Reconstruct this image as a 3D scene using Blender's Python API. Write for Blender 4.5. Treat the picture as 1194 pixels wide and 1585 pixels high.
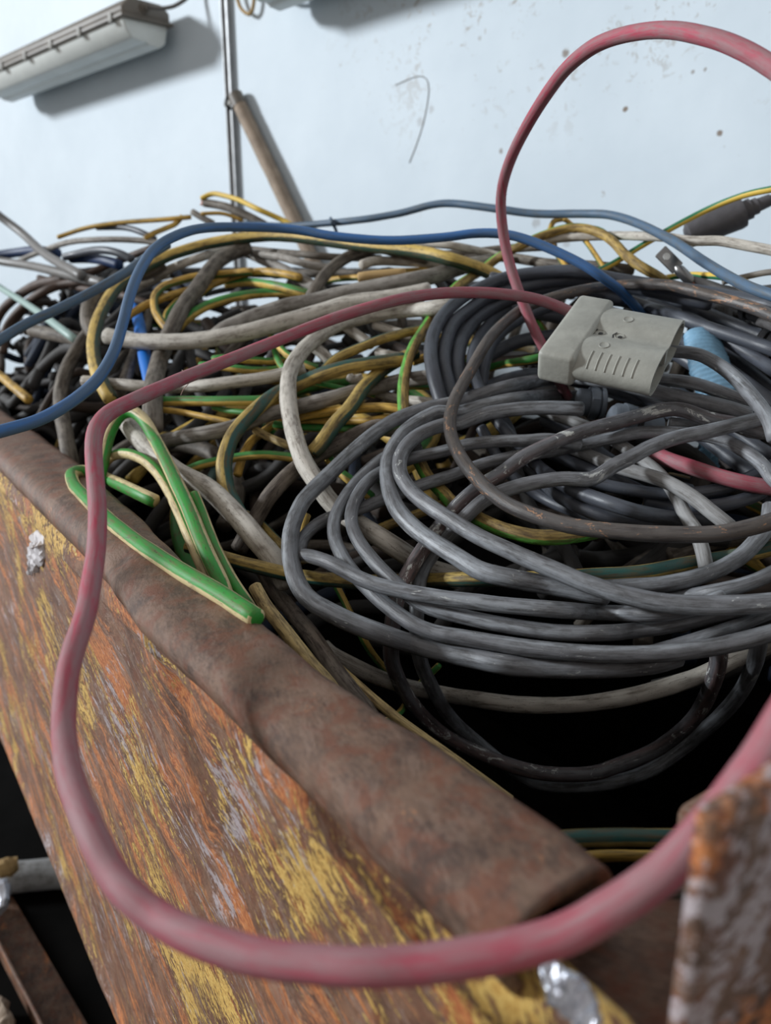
import bpy, bmesh, math, random
from mathutils import Vector, Matrix, noise, geometry
C = bpy.context.scene
for o in list(bpy.data.objects): bpy.data.objects.remove(o)
COL = C.collection
PI = math.pi
# ------------------------------------------------------------------ camera
EYE = 1.35                                   # height of the phone above the floor
cam = bpy.data.cameras.new('camera'); camo = bpy.data.objects.new('camera', cam); COL.objects.link(camo)
camo.location = (0, 0, EYE); camo.rotation_euler = (math.radians(90-16), 0, 0)
cam.sensor_fit = 'VERTICAL'; cam.sensor_height = 36.0; cam.lens = 36.0*1190/1585
cam.clip_start = .02; cam.clip_end = 50
cam.dof.use_dof = True; cam.dof.focus_distance = .60; cam.dof.aperture_fstop = 6.4
C.camera = camo
# ------------------------------------------------------------------ light
w = bpy.data.worlds.new('world'); C.world = w; w.use_nodes = True
bgn = w.node_tree.nodes['Background']; bgn.inputs[0].default_value = (1.0, .96, .92, 1); bgn.inputs[1].default_value = .38
def sun(name, travel, energy, color, angle):
    l = bpy.data.lights.new(name, 'SUN'); l.energy = energy; l.color = color; l.angle = math.radians(angle)
    o = bpy.data.objects.new(name, l); COL.objects.link(o); o.location = (-2, 0, 3)
    o.rotation_euler = Vector(travel).to_track_quat('-Z', 'Y').to_euler(); return o
sun('daylight', (.193, -.012, -.066), 3.1, (.90, .955, 1.0), 8)
C.view_settings.view_transform = 'Standard'; C.view_settings.look = 'None'
C.view_settings.gamma = 1; C.view_settings.use_curve_mapping = False
C.view_settings.exposure = 0.30
# ------------------------------------------------------------------ helpers
A = math.radians(35.3)
U = Vector((-math.sin(A), math.cos(A), 0)); V = Vector((math.cos(A), math.sin(A), 0))
def uvz(u, v, z): return U*u + V*v + Vector((0, 0, z))
WA = math.radians(42); WN = Vector((math.sin(WA), math.cos(WA), 0)); WT = Vector((-WN.y, WN.x, 0))
def wpt(t, z, off=0): return WN*(1.4-off) + WT*t + Vector((0, 0, z+EYE))    # point on the white wall
def tag(o, label=None, cat=None, group=None, kind=None):
    if label: o['label'] = label
    if cat: o['category'] = cat
    if group: o['group'] = group
    if kind: o['kind'] = kind
    return o
def link_mesh(name, verts, faces, mat=None, parent=None, uvs=None, smooth=True):
    me = bpy.data.meshes.new(name); me.from_pydata([tuple(v) for v in verts], [], faces)
    if uvs:
        ul = me.uv_layers.new(name='UVMap'); i = 0
        for f in uvs:
            for c in f: ul.data[i].uv = c; i += 1
    if smooth: me.polygons.foreach_set('use_smooth', [True]*len(me.polygons))
    if mat: me.materials.append(mat)
    me.update()
    o = bpy.data.objects.new(name, me); COL.objects.link(o)
    if parent: o.parent = parent; o.matrix_parent_inverse = parent.matrix_world.inverted()
    return o
def empty(name, loc=(0, 0, 0)):
    o = bpy.data.objects.new(name, None); COL.objects.link(o); o.location = loc
    o.matrix_world = Matrix.Translation(loc); o.empty_display_size = .05; return o
def bm_obj(name, bm, mat, parent=None, smooth=False, bevel=0, seg=2):
    me = bpy.data.meshes.new(name); bmesh.ops.recalc_face_normals(bm, faces=bm.faces); bm.to_mesh(me); bm.free(); me.materials.append(mat)
    if smooth: me.polygons.foreach_set('use_smooth', [True]*len(me.polygons))
    o = bpy.data.objects.new(name, me); COL.objects.link(o)
    if bevel:
        md = o.modifiers.new('bevel', 'BEVEL'); md.width = bevel; md.segments = seg; md.limit_method = 'ANGLE'
        for p in me.polygons: p.use_smooth = True
    if parent: o.parent = parent; o.matrix_parent_inverse = parent.matrix_world.inverted()
    return o
def box_bm(bm, M, x0, x1, y0, y1, z0, z1):
    vs = [bm.verts.new(M @ Vector(p)) for p in ((x0,y0,z0),(x1,y0,z0),(x1,y1,z0),(x0,y1,z0),(x0,y0,z1),(x1,y0,z1),(x1,y1,z1),(x0,y1,z1))]
    for f in ((0,3,2,1),(4,5,6,7),(0,1,5,4),(1,2,6,5),(2,3,7,6),(3,0,4,7)): bm.faces.new([vs[i] for i in f])
def frame(origin, ex, ey):
    ex = Vector(ex).normalized(); ey = Vector(ey); ey = (ey - ex*ey.dot(ex)).normalized(); ez = ex.cross(ey)
    return Matrix(((ex.x, ey.x, ez.x, origin[0]), (ex.y, ey.y, ez.y, origin[1]), (ex.z, ey.z, ez.z, origin[2]), (0, 0, 0, 1)))
def lathe(M, prof, n=24, sides=None):
    """prof: list of (x, r) along local x; sides: {index: n-gon side count} for hexagonal collars"""
    vs, fs = [], []
    for i, (x, r) in enumerate(prof):
        for k in range(n):
            a = 2*PI*k/n; rr = r
            if sides and i in sides:
                m = sides[i]; b = (a % (2*PI/m)) - PI/m; rr = r*math.cos(PI/m)/math.cos(b)
            vs.append(M @ Vector((x, rr*math.cos(a), rr*math.sin(a))))
    for i in range(len(prof)-1):
        for k in range(n):
            fs.append((i*n+k, i*n+(k+1) % n, (i+1)*n+(k+1) % n, (i+1)*n+k))
    fs.append(tuple(range(n))[::-1]); fs.append(tuple(range((len(prof)-1)*n, len(prof)*n)))
    return vs, fs
def catmull(P, step):
    P = [Vector(p) for p in P]
    E = [P[0]*2-P[1]] + P + [P[-1]*2-P[-2]]; out = []
    for i in range(len(P)-1):
        a, b, c, d = E[i:i+4]; k = max(1, int(round((c-b).length/step)))
        for j in range(k):
            t = j/k
            out.append(.5*((2*b)+(c-a)*t+(2*a-5*b+4*c-d)*t*t+(-a+3*b-3*c+d)*t**3))
    out.append(P[-1]); return out
REF = Vector((0, -.93, .36)).normalized()
def tube(name, P, r, mat, parent=None, g=0.0, gl=None, n=14, step=.007, cap=True, wob=0.03, seed=0, twist=0.0):
    pts = catmull(P, step); N = len(pts); vs, fs, uv = [], [], []
    L = [0]
    for i in range(1, N): L.append(L[-1]+(pts[i]-pts[i-1]).length)
    T = [(pts[min(i+1, N-1)]-pts[max(i-1, 0)]).normalized() for i in range(N)]
    a = None; ph = []
    for i in range(N):
        t = T[i]
        if a is None:
            a = REF - t*REF.dot(t)
            if a.length < .1: a = Vector((1, 0, 0)) - t*t.x
        else: a = a - t*a.dot(t)
        a = a.normalized(); b = t.cross(a)
        # angle of the reference direction in this frame, used only to lay the stripe
        rr = REF - t*REF.dot(t); q = 0.0
        if rr.length > .25: q = math.atan2(rr.dot(b), rr.dot(a))
        elif ph: q = ph[-1]
        if ph:
            while q-ph[-1] > PI: q -= 2*PI
            while q-ph[-1] < -PI: q += 2*PI
            q = ph[-1] + max(-.35, min(.35, q-ph[-1]))
        ph.append(q)
        f = L[i]/max(L[-1], 1e-6); gg = g
        if gl:
            for (f0, g0), (f1, g1) in zip(gl[:-1], gl[1:]):
                if f0 <= f <= f1: gg = g0+(g1-g0)*(f-f0)/max(f1-f0, 1e-6)
        gg += twist*L[i]
        for k in range(n):
            an = 2*PI*k/n
            s = 1 + wob*noise.noise(Vector((L[i]*28+seed*3.1, math.cos(an)*.8, math.sin(an)*.8+seed)))*1.6
            vs.append(pts[i] + (a*math.cos(an)+b*math.sin(an))*r*s)
        uv.append((-q/(2*PI)-gg, L[i]))
    uvs = []
    for i in range(N-1):
        for k in range(n):
            fs.append((i*n+k, i*n+(k+1) % n, (i+1)*n+(k+1) % n, (i+1)*n+k))
            u0, l0 = uv[i]; u1, l1 = uv[i+1]
            uvs.append(((u0+k/n, l0), (u0+(k+1)/n, l0), (u1+(k+1)/n, l1), (u1+k/n, l1)))
    if cap:
        for e, i, sgn in ((0, 0, -1), (1, N-1, 1)):
            base = len(vs)
            for k in range(n):
                c0 = pts[i]; v0 = vs[i*n+k]; vs.append(c0+(v0-c0)*.72+T[i]*sgn*r*.28)
            ring = [base+k for k in range(n)]
            for k in range(n):
                f = (i*n+k, i*n+(k+1) % n, ring[(k+1) % n], ring[k])
                fs.append(f[::-1] if e == 0 else f); uvs.append(((uv[i][0]+k/n, uv[i][1]),)*4)
            fs.append(tuple(ring[::-1] if e == 0 else ring)); uvs.append(((uv[i][0], uv[i][1]),)*n)
    return link_mesh(name, vs, fs, mat, parent, uvs)
# ------------------------------------------------------------------ node helpers
def srgb(r, g, b):
    f = lambda c: (c/255/12.92) if c/255 <= .04045 else ((c/255+.055)/1.055)**2.4
    return (f(r), f(g), f(b), 1)
class NT:
    def __init__(s, name):
        s.m = bpy.data.materials.new(name); s.m.use_nodes = True; s.t = s.m.node_tree
        s.b = s.t.nodes['Principled BSDF']; s.out = s.t.nodes['Material Output']
    def n(s, ty, **k):
        x = s.t.nodes.new(ty)
        for a, v in k.items(): setattr(x, a, v)
        return x
    def l(s, a, b): s.t.links.new(a, b)
    def val(s, x, inp):
        if isinstance(x, (int, float)): inp.default_value = x
        elif isinstance(x, tuple): inp.default_value = x
        else: s.l(x, inp)
    def math(s, op, a, b=0.0, c=None, clamp=False):
        x = s.n('ShaderNodeMath', operation=op, use_clamp=clamp); s.val(a, x.inputs[0]); s.val(b, x.inputs[1])
        if c is not None: s.val(c, x.inputs[2])
        return x.outputs[0]
    def ramp(s, f, lo, hi):
        x = s.n('ShaderNodeMapRange', interpolation_type='SMOOTHSTEP'); s.val(f, x.inputs[0])
        x.inputs[1].default_value = lo; x.inputs[2].default_value = hi; return x.outputs[0]
    def mix(s, f, a, b, mode='MIX'):
        x = s.n('ShaderNodeMix', data_type='RGBA', blend_type=mode); s.val(f, x.inputs[0]); s.val(a, x.inputs[6]); s.val(b, x.inputs[7]); return x.outputs[2]
    def noise(s, vec, scale, detail=4, rough=.55, dist=0.0, w=None):
        x = s.n('ShaderNodeTexNoise'); 
        if w is not None: x.noise_dimensions = '4D'; s.val(w, x.inputs['W'])
        s.l(vec, x.inputs['Vector']); x.inputs['Scale'].default_value = scale; x.inputs['Detail'].default_value = detail
        x.inputs['Roughness'].default_value = rough; x.inputs['Distortion'].default_value = dist; return x.outputs[0]
    def comb(s, x, y, z):
        c = s.n('ShaderNodeCombineXYZ'); s.val(x, c.inputs[0]); s.val(y, c.inputs[1]); s.val(z, c.inputs[2]); return c.outputs[0]
    def bump(s, h, strength, dist=.001):
        x = s.n('ShaderNodeBump'); s.l(h, x.inputs['Height']); x.inputs['Strength'].default_value = strength; x.inputs['Distance'].default_value = dist
        s.l(x.outputs[0], s.b.inputs['Normal']); return x
def plain(name, col, rough=.6, metal=0.0, bump=.15, scale=60, var=.35, spec=.4):
    n = NT(name); tc = n.n('ShaderNodeTexCoord'); v = tc.outputs['Object']
    a = n.noise(v, scale, 5); k = n.ramp(a, .3, .75)
    dark = tuple(c*(1-var) for c in col[:3])+(1,)
    n.l(n.mix(k, dark, col), n.b.inputs['Base Color']); n.b.inputs['Roughness'].default_value = rough
    n.b.inputs['Metallic'].default_value = metal; n.b.inputs['Specular IOR Level'].default_value = spec
    n.bump(n.noise(v, scale*4, 4), bump, .002); return n.m
def cable_mat(name, base, dirt, amt=.45, stripe=None, width=.34, base2=None, rough=.5, scuff=None, sc_amt=.0, crack=None, bump=.35, spec=.4):
    """sleeve material: lengthwise scuffs, grime and, for earth cable, a coloured stripe that follows the sleeve"""
    n = NT(name); uvn = n.n('ShaderNodeUVMap'); sx = n.n('ShaderNodeSeparateXYZ'); n.l(uvn.outputs[0], sx.inputs[0])
    oi = n.n('ShaderNodeObjectInfo'); W = n.math('MULTIPLY', oi.outputs['Random'], 37.0)
    an = n.math('MULTIPLY', sx.outputs[0], 2*PI); ca = n.math('COSINE', an); sa = n.math('SINE', an)
    L = sx.outputs[1]
    vs = n.comb(ca, sa, n.math('MULTIPLY', L, 9.0))        # streaks along the cable
    vb = n.comb(ca, sa, n.math('MULTIPLY', L, 55.0))       # blotches
    st = n.noise(vs, 2.6, 5, .65, .3, W); bl = n.noise(vb, 1.1, 5, .6, .4, W); fine = n.noise(vb, 5.0, 4, .7, 0, W)
    c = base
    if base2: c = n.mix(n.ramp(n.noise(n.comb(ca, sa, n.math('MULTIPLY', L, 7.0)), .8, 2, .5, 0, W), .38, .62), base, base2)
    if stripe:
        f = n.math('FRACT', n.math('ADD', n.math('ADD', sx.outputs[0], .5), n.math('MULTIPLY', n.math('SUBTRACT', bl, .5), .05)))
        tri = n.math('ABSOLUTE', n.math('SUBTRACT', f, .5))
        m = n.ramp(tri, width/2+.012, width/2-.012)
        c = n.mix(m, c, stripe)
    d = n.math('MULTIPLY', n.ramp(n.math('ADD', n.math('MULTIPLY', st, .55), n.math('MULTIPLY', bl, .45)), .62-.28*amt, .80-.2*amt), min(1, .35+amt))
    c = n.mix(d, c, dirt)
    if scuff: c = n.mix(n.math('MULTIPLY', n.ramp(n.noise(vb, .6, 6, .75, 1.2, W), .72-.25*sc_amt, .76-.25*sc_amt), 1.0), c, scuff)
    if crack:
        c = n.mix(n.ramp(n.noise(n.comb(ca, sa, n.math('MULTIPLY', L, 14.0)), 3.4, 6, .8, .6, W), .58, .64), c, crack)
        c = n.mix(n.math('MULTIPLY', n.ramp(n.noise(n.comb(ca, sa, n.math('MULTIPLY', L, 70.0)), 3.2, 5, .75, .8, W), .60, .64), .8), c, crack)
    dust = n.ramp(fine, .66, .78); c = n.mix(n.math('MULTIPLY', dust, .3), c, srgb(178, 172, 162))
    n.l(c, n.b.inputs['Base Color']); n.b.inputs['Specular IOR Level'].default_value = spec
    n.l(n.math('ADD', rough-.10, n.math('MULTIPLY', st, .28)), n.b.inputs['Roughness'])
    n.bump(n.math('ADD', n.math('MULTIPLY', st, .8), n.math('MULTIPLY', fine, .35)), bump, .0011)
    return n.m

M = {}
M['red'] = cable_mat('red_rubber', srgb(170, 60, 82), srgb(144, 108, 112), .95, base2=srgb(146, 76, 86), rough=.6, bump=.45)
M['blue'] = cable_mat('blue_sleeve', srgb(54, 104, 164), srgb(72, 88, 104), .5, base2=srgb(74, 100, 130), rough=.5)
M['steel'] = cable_mat('steel_blue_sleeve', srgb(76, 100, 124), srgb(84, 90, 94), .7, rough=.5)
M['bluedk'] = cable_mat('dark_blue_sleeve', srgb(28, 52, 92), srgb(38, 40, 48), .5)
M['bluebr'] = cable_mat('vivid_blue_sleeve', srgb(20, 110, 200), srgb(40, 90, 140), .25)
M['grey'] = cable_mat('grey_rubber', srgb(138, 142, 147), srgb(70, 69, 70), .78, base2=srgb(108, 109, 113), rough=.42, scuff=srgb(172, 174, 172), sc_amt=.42, bump=.6, spec=.5)
M['greydark'] = cable_mat('dark_grey_rubber', srgb(88, 86, 86), srgb(56, 52, 49), .65, rough=.46)
M['greylite'] = cable_mat('dusty_grey_rubber', srgb(140, 140, 140), srgb(84, 80, 76), .6, rough=.6)
M['peeled'] = cable_mat('peeled_grey_rubber', srgb(108, 109, 113), srgb(64, 60, 60), .7, rough=.42, scuff=srgb(190, 192, 188), sc_amt=.60, base2=srgb(112, 92, 90))
M['stained'] = cable_mat('stained_dark_rubber', srgb(84, 82, 82), srgb(56, 50, 48), .7, base2=srgb(90, 82, 76), rough=.40, scuff=srgb(156, 118, 90), sc_amt=.58, bump=.6)
M['black'] = cable_mat('black_rubber', srgb(68, 71, 79), srgb(44, 44, 47), .55, rough=.4, base2=srgb(76, 80, 88))
M['white'] = cable_mat('offwhite_sleeve', srgb(190, 184, 174), srgb(108, 98, 88), .65, rough=.6, crack=srgb(96, 84, 72))
M['greylite2'] = cable_mat('pale_grey_sleeve', srgb(150, 145, 138), srgb(90, 82, 74), .75, rough=.62)
M['browngrey'] = cable_mat('brown_grey_sleeve', srgb(122, 114, 104), srgb(66, 58, 50), .9, rough=.65)
M['bark'] = cable_mat('flaking_grey_sleeve', srgb(116, 106, 96), srgb(58, 48, 42), .75, rough=.7, crack=srgb(34, 28, 25), bump=.7)
M['brown'] = cable_mat('brown_sleeve', srgb(84, 66, 56), srgb(46, 40, 36), .6, rough=.6)
M['tan'] = cable_mat('tan_tape', srgb(176, 146, 98), srgb(120, 100, 74), .5, rough=.7)
M['yell'] = cable_mat('dull_yellow_sleeve', srgb(200, 170, 92), srgb(92, 76, 50), .65, crack=srgb(84, 66, 40), stripe=srgb(38, 66, 52), width=.22, rough=.55)
M['yelb'] = cable_mat('golden_sleeve', srgb(204, 164, 76), srgb(104, 82, 44), .75, stripe=srgb(58, 104, 54), width=.20, rough=.5)
M['gyb'] = cable_mat('yellow_sleeve_green_stripe', srgb(208, 174, 88), srgb(96, 80, 48), .65, stripe=srgb(60, 138, 64), width=.34, rough=.5)
M['gyc'] = cable_mat('cream_sleeve_bright_green_stripe', srgb(206, 188, 142), srgb(108, 90, 62), .6, crack=srgb(66, 52, 36), stripe=srgb(44, 138, 50), width=.28, rough=.48)
M['gyd'] = cable_mat('dirty_yellow_sleeve_green_stripe', srgb(178, 150, 84), srgb(84, 66, 42), .8, crack=srgb(60, 46, 30), stripe=srgb(92, 182, 70), width=.20, rough=.6)
M['gyt'] = cable_mat('clean_yellow_sleeve_green_stripe', srgb(214, 180, 76), srgb(150, 124, 64), .25, stripe=srgb(40, 112, 78), width=.24, rough=.5)
M['cream'] = cable_mat('cream_sleeve', srgb(192, 168, 114), srgb(92, 74, 50), .8, crack=srgb(58, 44, 30), stripe=srgb(64, 112, 56), width=.2, rough=.6)
M['yteal'] = cable_mat('yellow_sleeve_teal_stripe', srgb(178, 152, 84), srgb(86, 70, 44), .75, crack=srgb(64, 50, 32), stripe=srgb(30, 78, 72), width=.27, rough=.55)
M['teal'] = cable_mat('teal_sleeve', srgb(66, 92, 92), srgb(50, 56, 54), .5)
M['deepgrey'] = cable_mat('shade_dark_grey_sleeve', srgb(58, 56, 55), srgb(34, 32, 31), .6, rough=.7)  # deep sleeves: colours darkened to paint in the shade under the heap
M['deepbrown'] = cable_mat('shade_dark_brown_sleeve', srgb(62, 50, 42), srgb(34, 29, 26), .6, rough=.7)
M['deepblue'] = cable_mat('shade_dark_blue_sleeve', srgb(30, 42, 62), srgb(24, 25, 29), .6, rough=.7)
M['tubegrey'] = cable_mat('grey_tube', srgb(112, 110, 108), srgb(88, 80, 70), .5, rough=.4)
M['tubegreen'] = cable_mat('pale_green_tube', srgb(150, 176, 170), srgb(110, 124, 116), .35, rough=.45)
M['plug'] = plain('grey_plug_plastic', srgb(160, 160, 152), .5, 0, .15, 60, .2)
M['plug_dark'] = plain('dark_cavity_plastic', srgb(40, 38, 36), .6)
M['gland'] = plain('blue_grey_nylon', srgb(108, 115, 124), .5, 0, .15, 80, .25)
M['blackp'] = plain('black_plastic', srgb(44, 44, 46), .4, 0, .2, 60, .3)
M['socket'] = plain('dark_grey_socket_plastic', srgb(86, 84, 88), .55, 0, .2, 50, .3)
M['metal'] = plain('tinned_metal', srgb(150, 150, 150), .35, .85, .1, 60, .3)
M['copper'] = plain('copper_strand', srgb(176, 110, 84), .4, .6, .3, 200, .4)
M['ltblue'] = plain('light_blue_wrap', srgb(126, 168, 196), .55, 0, .3, 50, .3)
M['thread'] = plain('fibre', srgb(170, 140, 130), .8)
M['galv'] = plain('galvanised_strip', srgb(176, 178, 180), .45, .3, .1, 30, .3)
M['diffuser'] = plain('diffuser_plastic', srgb(226, 230, 226), .45, 0, .03, 12, .10, .5)
M['fixture'] = plain('lamp_housing', srgb(122, 114, 104), .5, 0, .1, 14, .3)
M['tubelamp'] = plain('unlit_tube', srgb(222, 224, 222), .3)
M['stick'] = plain('weathered_wood', srgb(168, 150, 132), .75, 0, .5, 30, .35)
M['foil'] = plain('silver_foil', srgb(205, 208, 218), .25, .7, .5, 60, .25)
M['flake'] = plain('white_residue', srgb(205, 200, 202), .6, 0, .5, 60, .2)
M['clip'] = plain('clip_metal', srgb(150, 148, 142), .6, .1)
def glass_mat():
    n = NT('clear_cover'); n.b.inputs['Base Color'].default_value = srgb(214, 218, 214); n.b.inputs['Roughness'].default_value = .28
    n.b.inputs['Transmission Weight'].default_value = .55; n.b.inputs['IOR'].default_value = 1.35
    return n.m
M['cover'] = glass_mat()
# ---- rust
def rust_mat(name, yellow=.5, orange=.5, pale=.3, stretch=6.0, rim=False):
    """layered steel skin: brown rust, orange rust, remains of yellow paint, pale scraped patches; streaks follow the sheet"""
    n = NT(name); uvn = n.n('ShaderNodeUVMap'); sx = n.n('ShaderNodeSeparateXYZ'); n.l(uvn.outputs[0], sx.inputs[0])
    u, s = sx.outputs[0], sx.outputs[1]; ang = -.30
    us = n.math('ADD', n.math('MULTIPLY', u, math.cos(ang)), n.math('MULTIPLY', s, math.sin(ang)))
    ss = n.math('ADD', n.math('MULTIPLY', u, -math.sin(ang)), n.math('MULTIPLY', s, math.cos(ang)))
    warp = n.noise(n.comb(u, s, 0.0), 9, 2, .5); ss2 = n.math('ADD', ss, n.math('MULTIPLY', warp, .045))
    def V(k, w): return n.comb(n.math('DIVIDE', us, k), ss2, w)
    vi = n.comb(u, s, 7.0)
    big = n.noise(V(stretch, 3.0), 26, 4, .55, 0.0); med = n.noise(V(stretch, 5.0), 140, 8, .72, 0.0); fine = n.noise(V(3.0, 11.0), 420, 8, .75, 0.0)
    iso = n.noise(vi, 24, 8, .66, .4); grit = n.noise(vi, 520, 6, .75); reg = n.noise(n.comb(u, s, 31.0), 8, 3, .55, .4)
    def W(*t):
        a = None
        for x, k in t:
            q = n.math('MULTIPLY', x, k); a = q if a is None else n.math('ADD', a, q)
        return a
    c = n.mix(n.ramp(W((iso, .6), (fine, .4)), .38, .60), srgb(66, 45, 34) if rim else srgb(92, 60, 44), srgb(126, 97, 78) if rim else srgb(142, 102, 76))
    c = n.mix(n.math('MULTIPLY', n.ramp(n.noise(vi, 60, 7, .7, .3), .46, .62), .75), c, srgb(116, 66, 42))
    o_ = n.ramp(W((big, .5), (med, .3), (fine, .2)), .60-.16*orange, .64-.13*orange)
    c = n.mix(n.math('MULTIPLY', o_, min(1., .55+orange*.45)), c, n.mix(n.ramp(fine, .40, .58), srgb(172, 88, 42), srgb(220, 142, 80)))
    mau = n.ramp(W((n.noise(V(stretch, 17.0), 85, 7, .7, 0.0), .65), (fine, .35)), .515, .56); c = n.mix(n.math('MULTIPLY', mau, .75 if not rim else .35), c, srgb(136, 112, 98))
    ym = W((n.noise(V(stretch, 20.0), 120, 8, .75, 0.0), .45), (fine, .38), (reg, .52))
    if not rim:
        ym = n.math('ADD', ym, n.math('MULTIPLY', n.ramp(u, .85, .2), .012))
        ym = n.math('ADD', ym, n.math('MULTIPLY', n.ramp(s, .13, .02), .025))
    yy = n.ramp(ym, .790-.10*yellow, .800-.095*yellow)
    c = n.mix(yy, c, n.mix(n.ramp(W((grit, .5), (fine, .5)), .40, .58), srgb(190, 136, 56), srgb(228, 192, 108)))
    w_ = n.ramp(W((n.noise(V(stretch*.8, 41.0), 110, 8, .74, 0.0), .55), (fine, .25), (n.noise(n.comb(u, s, 55.0), 9, 2, .5), .3)), .635-.07*pale, .645-.06*pale)
    c = n.mix(n.math('MULTIPLY', w_, .8), c, srgb(186, 176, 180))
    dk = n.ramp(W((n.noise(V(2.4, 70.0), 120, 8, .78, 0.0), .7), (grit, .3)), .56, .60); c = n.mix(n.math('MULTIPLY', dk, .6), c, srgb(58, 34, 24))
    n.l(c, n.b.inputs['Base Color']); n.l(n.math('ADD', .30 if rim else .40, n.math('MULTIPLY', grit, .4)), n.b.inputs['Roughness'])
    n.b.inputs['Specular IOR Level'].default_value = .5
    h = W((yy, .35), (iso, 1.1), (med, .9), (fine, .8), (grit, .35)) if not rim else W((iso, .6), (fine, .35), (grit, .6))
    n.bump(h, .9, .0024 if not rim else .0015); return n.m
M['rust_side'] = rust_mat('flaking_yellow_paint_on_rust', .68, .68, .36)
M['rust_rim'] = rust_mat('brown_rust', -1.2, .0, -1.0, 2.5, rim=True)
M['rust_post'] = rust_mat('mottled_rust', -1.0, .55, .85, 1.6, rim=True)
M['rust_beam'] = rust_mat('dark_rust', -1, .35, -.6, 4, rim=True)
# ------------------------------------------------------------------ setting
def wall_mat():
    n = NT('white_painted_wall'); tc = n.n('ShaderNodeTexCoord'); v = tc.outputs['Object']
    c = n.mix(n.ramp(n.noise(v, 2.2, 4, .6), .3, .75), srgb(196, 209, 219), srgb(210, 222, 231))
    sx = n.n('ShaderNodeSeparateXYZ'); n.l(v, sx.inputs[0]); t, z = sx.outputs[0], sx.outputs[2]
    # rusty speckle, mostly in the upper right of the view
    reg = n.math('MULTIPLY', n.ramp(t, 1.55, .9), n.ramp(z, 1.55, 1.9))
    sp = n.noise(v, 52, 6, .72, .6); g = n.noise(v, 7, 3, .6)
    m = n.math('MULTIPLY', n.ramp(n.math('ADD', n.math('MULTIPLY', sp, .6), n.math('MULTIPLY', g, .4)), .545, .60), reg)
    c = n.mix(n.math('MULTIPLY', m, .75), c, srgb(140, 124, 104))
    m2 = n.math('MULTIPLY', n.ramp(n.noise(v, 34, 4, .6, .3), .70, .74), .55); c = n.mix(m2, c, srgb(150, 146, 140))
    for (t0, z0, r0, k) in SPOTS:
        d = n.math('SQRT', n.math('ADD', n.math('POWER', n.math('SUBTRACT', t, t0), 2.0), n.math('POWER', n.math('SUBTRACT', z, z0), 2.0)))
        d = n.math('ADD', d, n.math('MULTIPLY', n.math('SUBTRACT', n.noise(v, 130, 4, .7), .5), r0*1.6))
        c = n.mix(n.math('MULTIPLY', n.ramp(d, r0, r0*.5), k), c, srgb(104, 80, 52))
    n.l(c, n.b.inputs['Base Color']); n.b.inputs['Roughness'].default_value = .6
    n.bump(n.noise(v, 26, 5, .6), .12, .004); return n.m
SPOTS = [(.816, 1.77, .009, .8), (.69, 1.56+.10, .006, .9), (.52, 1.60, .006, .85), (.95, 1.62, .006, .7), (.66, 1.93, .022, .7), (.86, 1.48, .012, .35), (.79, 1.44, .010, .3), (.575, 1.70, .004, .6), (.555, 1.70, .004, .6), (1.13, 1.72, .009, .3), (1.16, 1.70, .012, .3)]
wm = wall_mat()
W0 = frame((WN*1.4)[:], WT, WN)               # local x along the wall, y through it, z up
def slab(name, M4, x0, x1, y0, y1, z0, z1, mat, kind='structure'):
    bm = bmesh.new(); box_bm(bm, Matrix.Identity(4), x0, x1, y0, y1, z0, z1); o = bm_obj(name, bm, mat); o.matrix_world = M4; tag(o, kind=kind); return o
W1 = frame((WN*1.4)[:], -WT, -WN)
wall = slab('wall_back', Matrix(((WT.x, WN.x, 0, (WN*1.4).x), (WT.y, WN.y, 0, (WN*1.4).y), (0, 0, 1, 0), (0, 0, 0, 1))), -2.5, 4.2, 0, .15, 0, 3.4, wm)
floor_m = plain('shade_black_floor', srgb(14, 13, 12), .95, 0, .2, 8, .5, .05)  # near-black base paints deep shade onto a floor the sun would light
M['inner'] = plain('shade_black_inner_steel', srgb(22, 20, 19), .95, 0, .3, 30, .5, .05)  # bin interior: shade put into the colour, so the walls stay black
slab('floor', Matrix.Identity(4), -5, 4, -2, 5, -.1, 0, floor_m)
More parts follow.
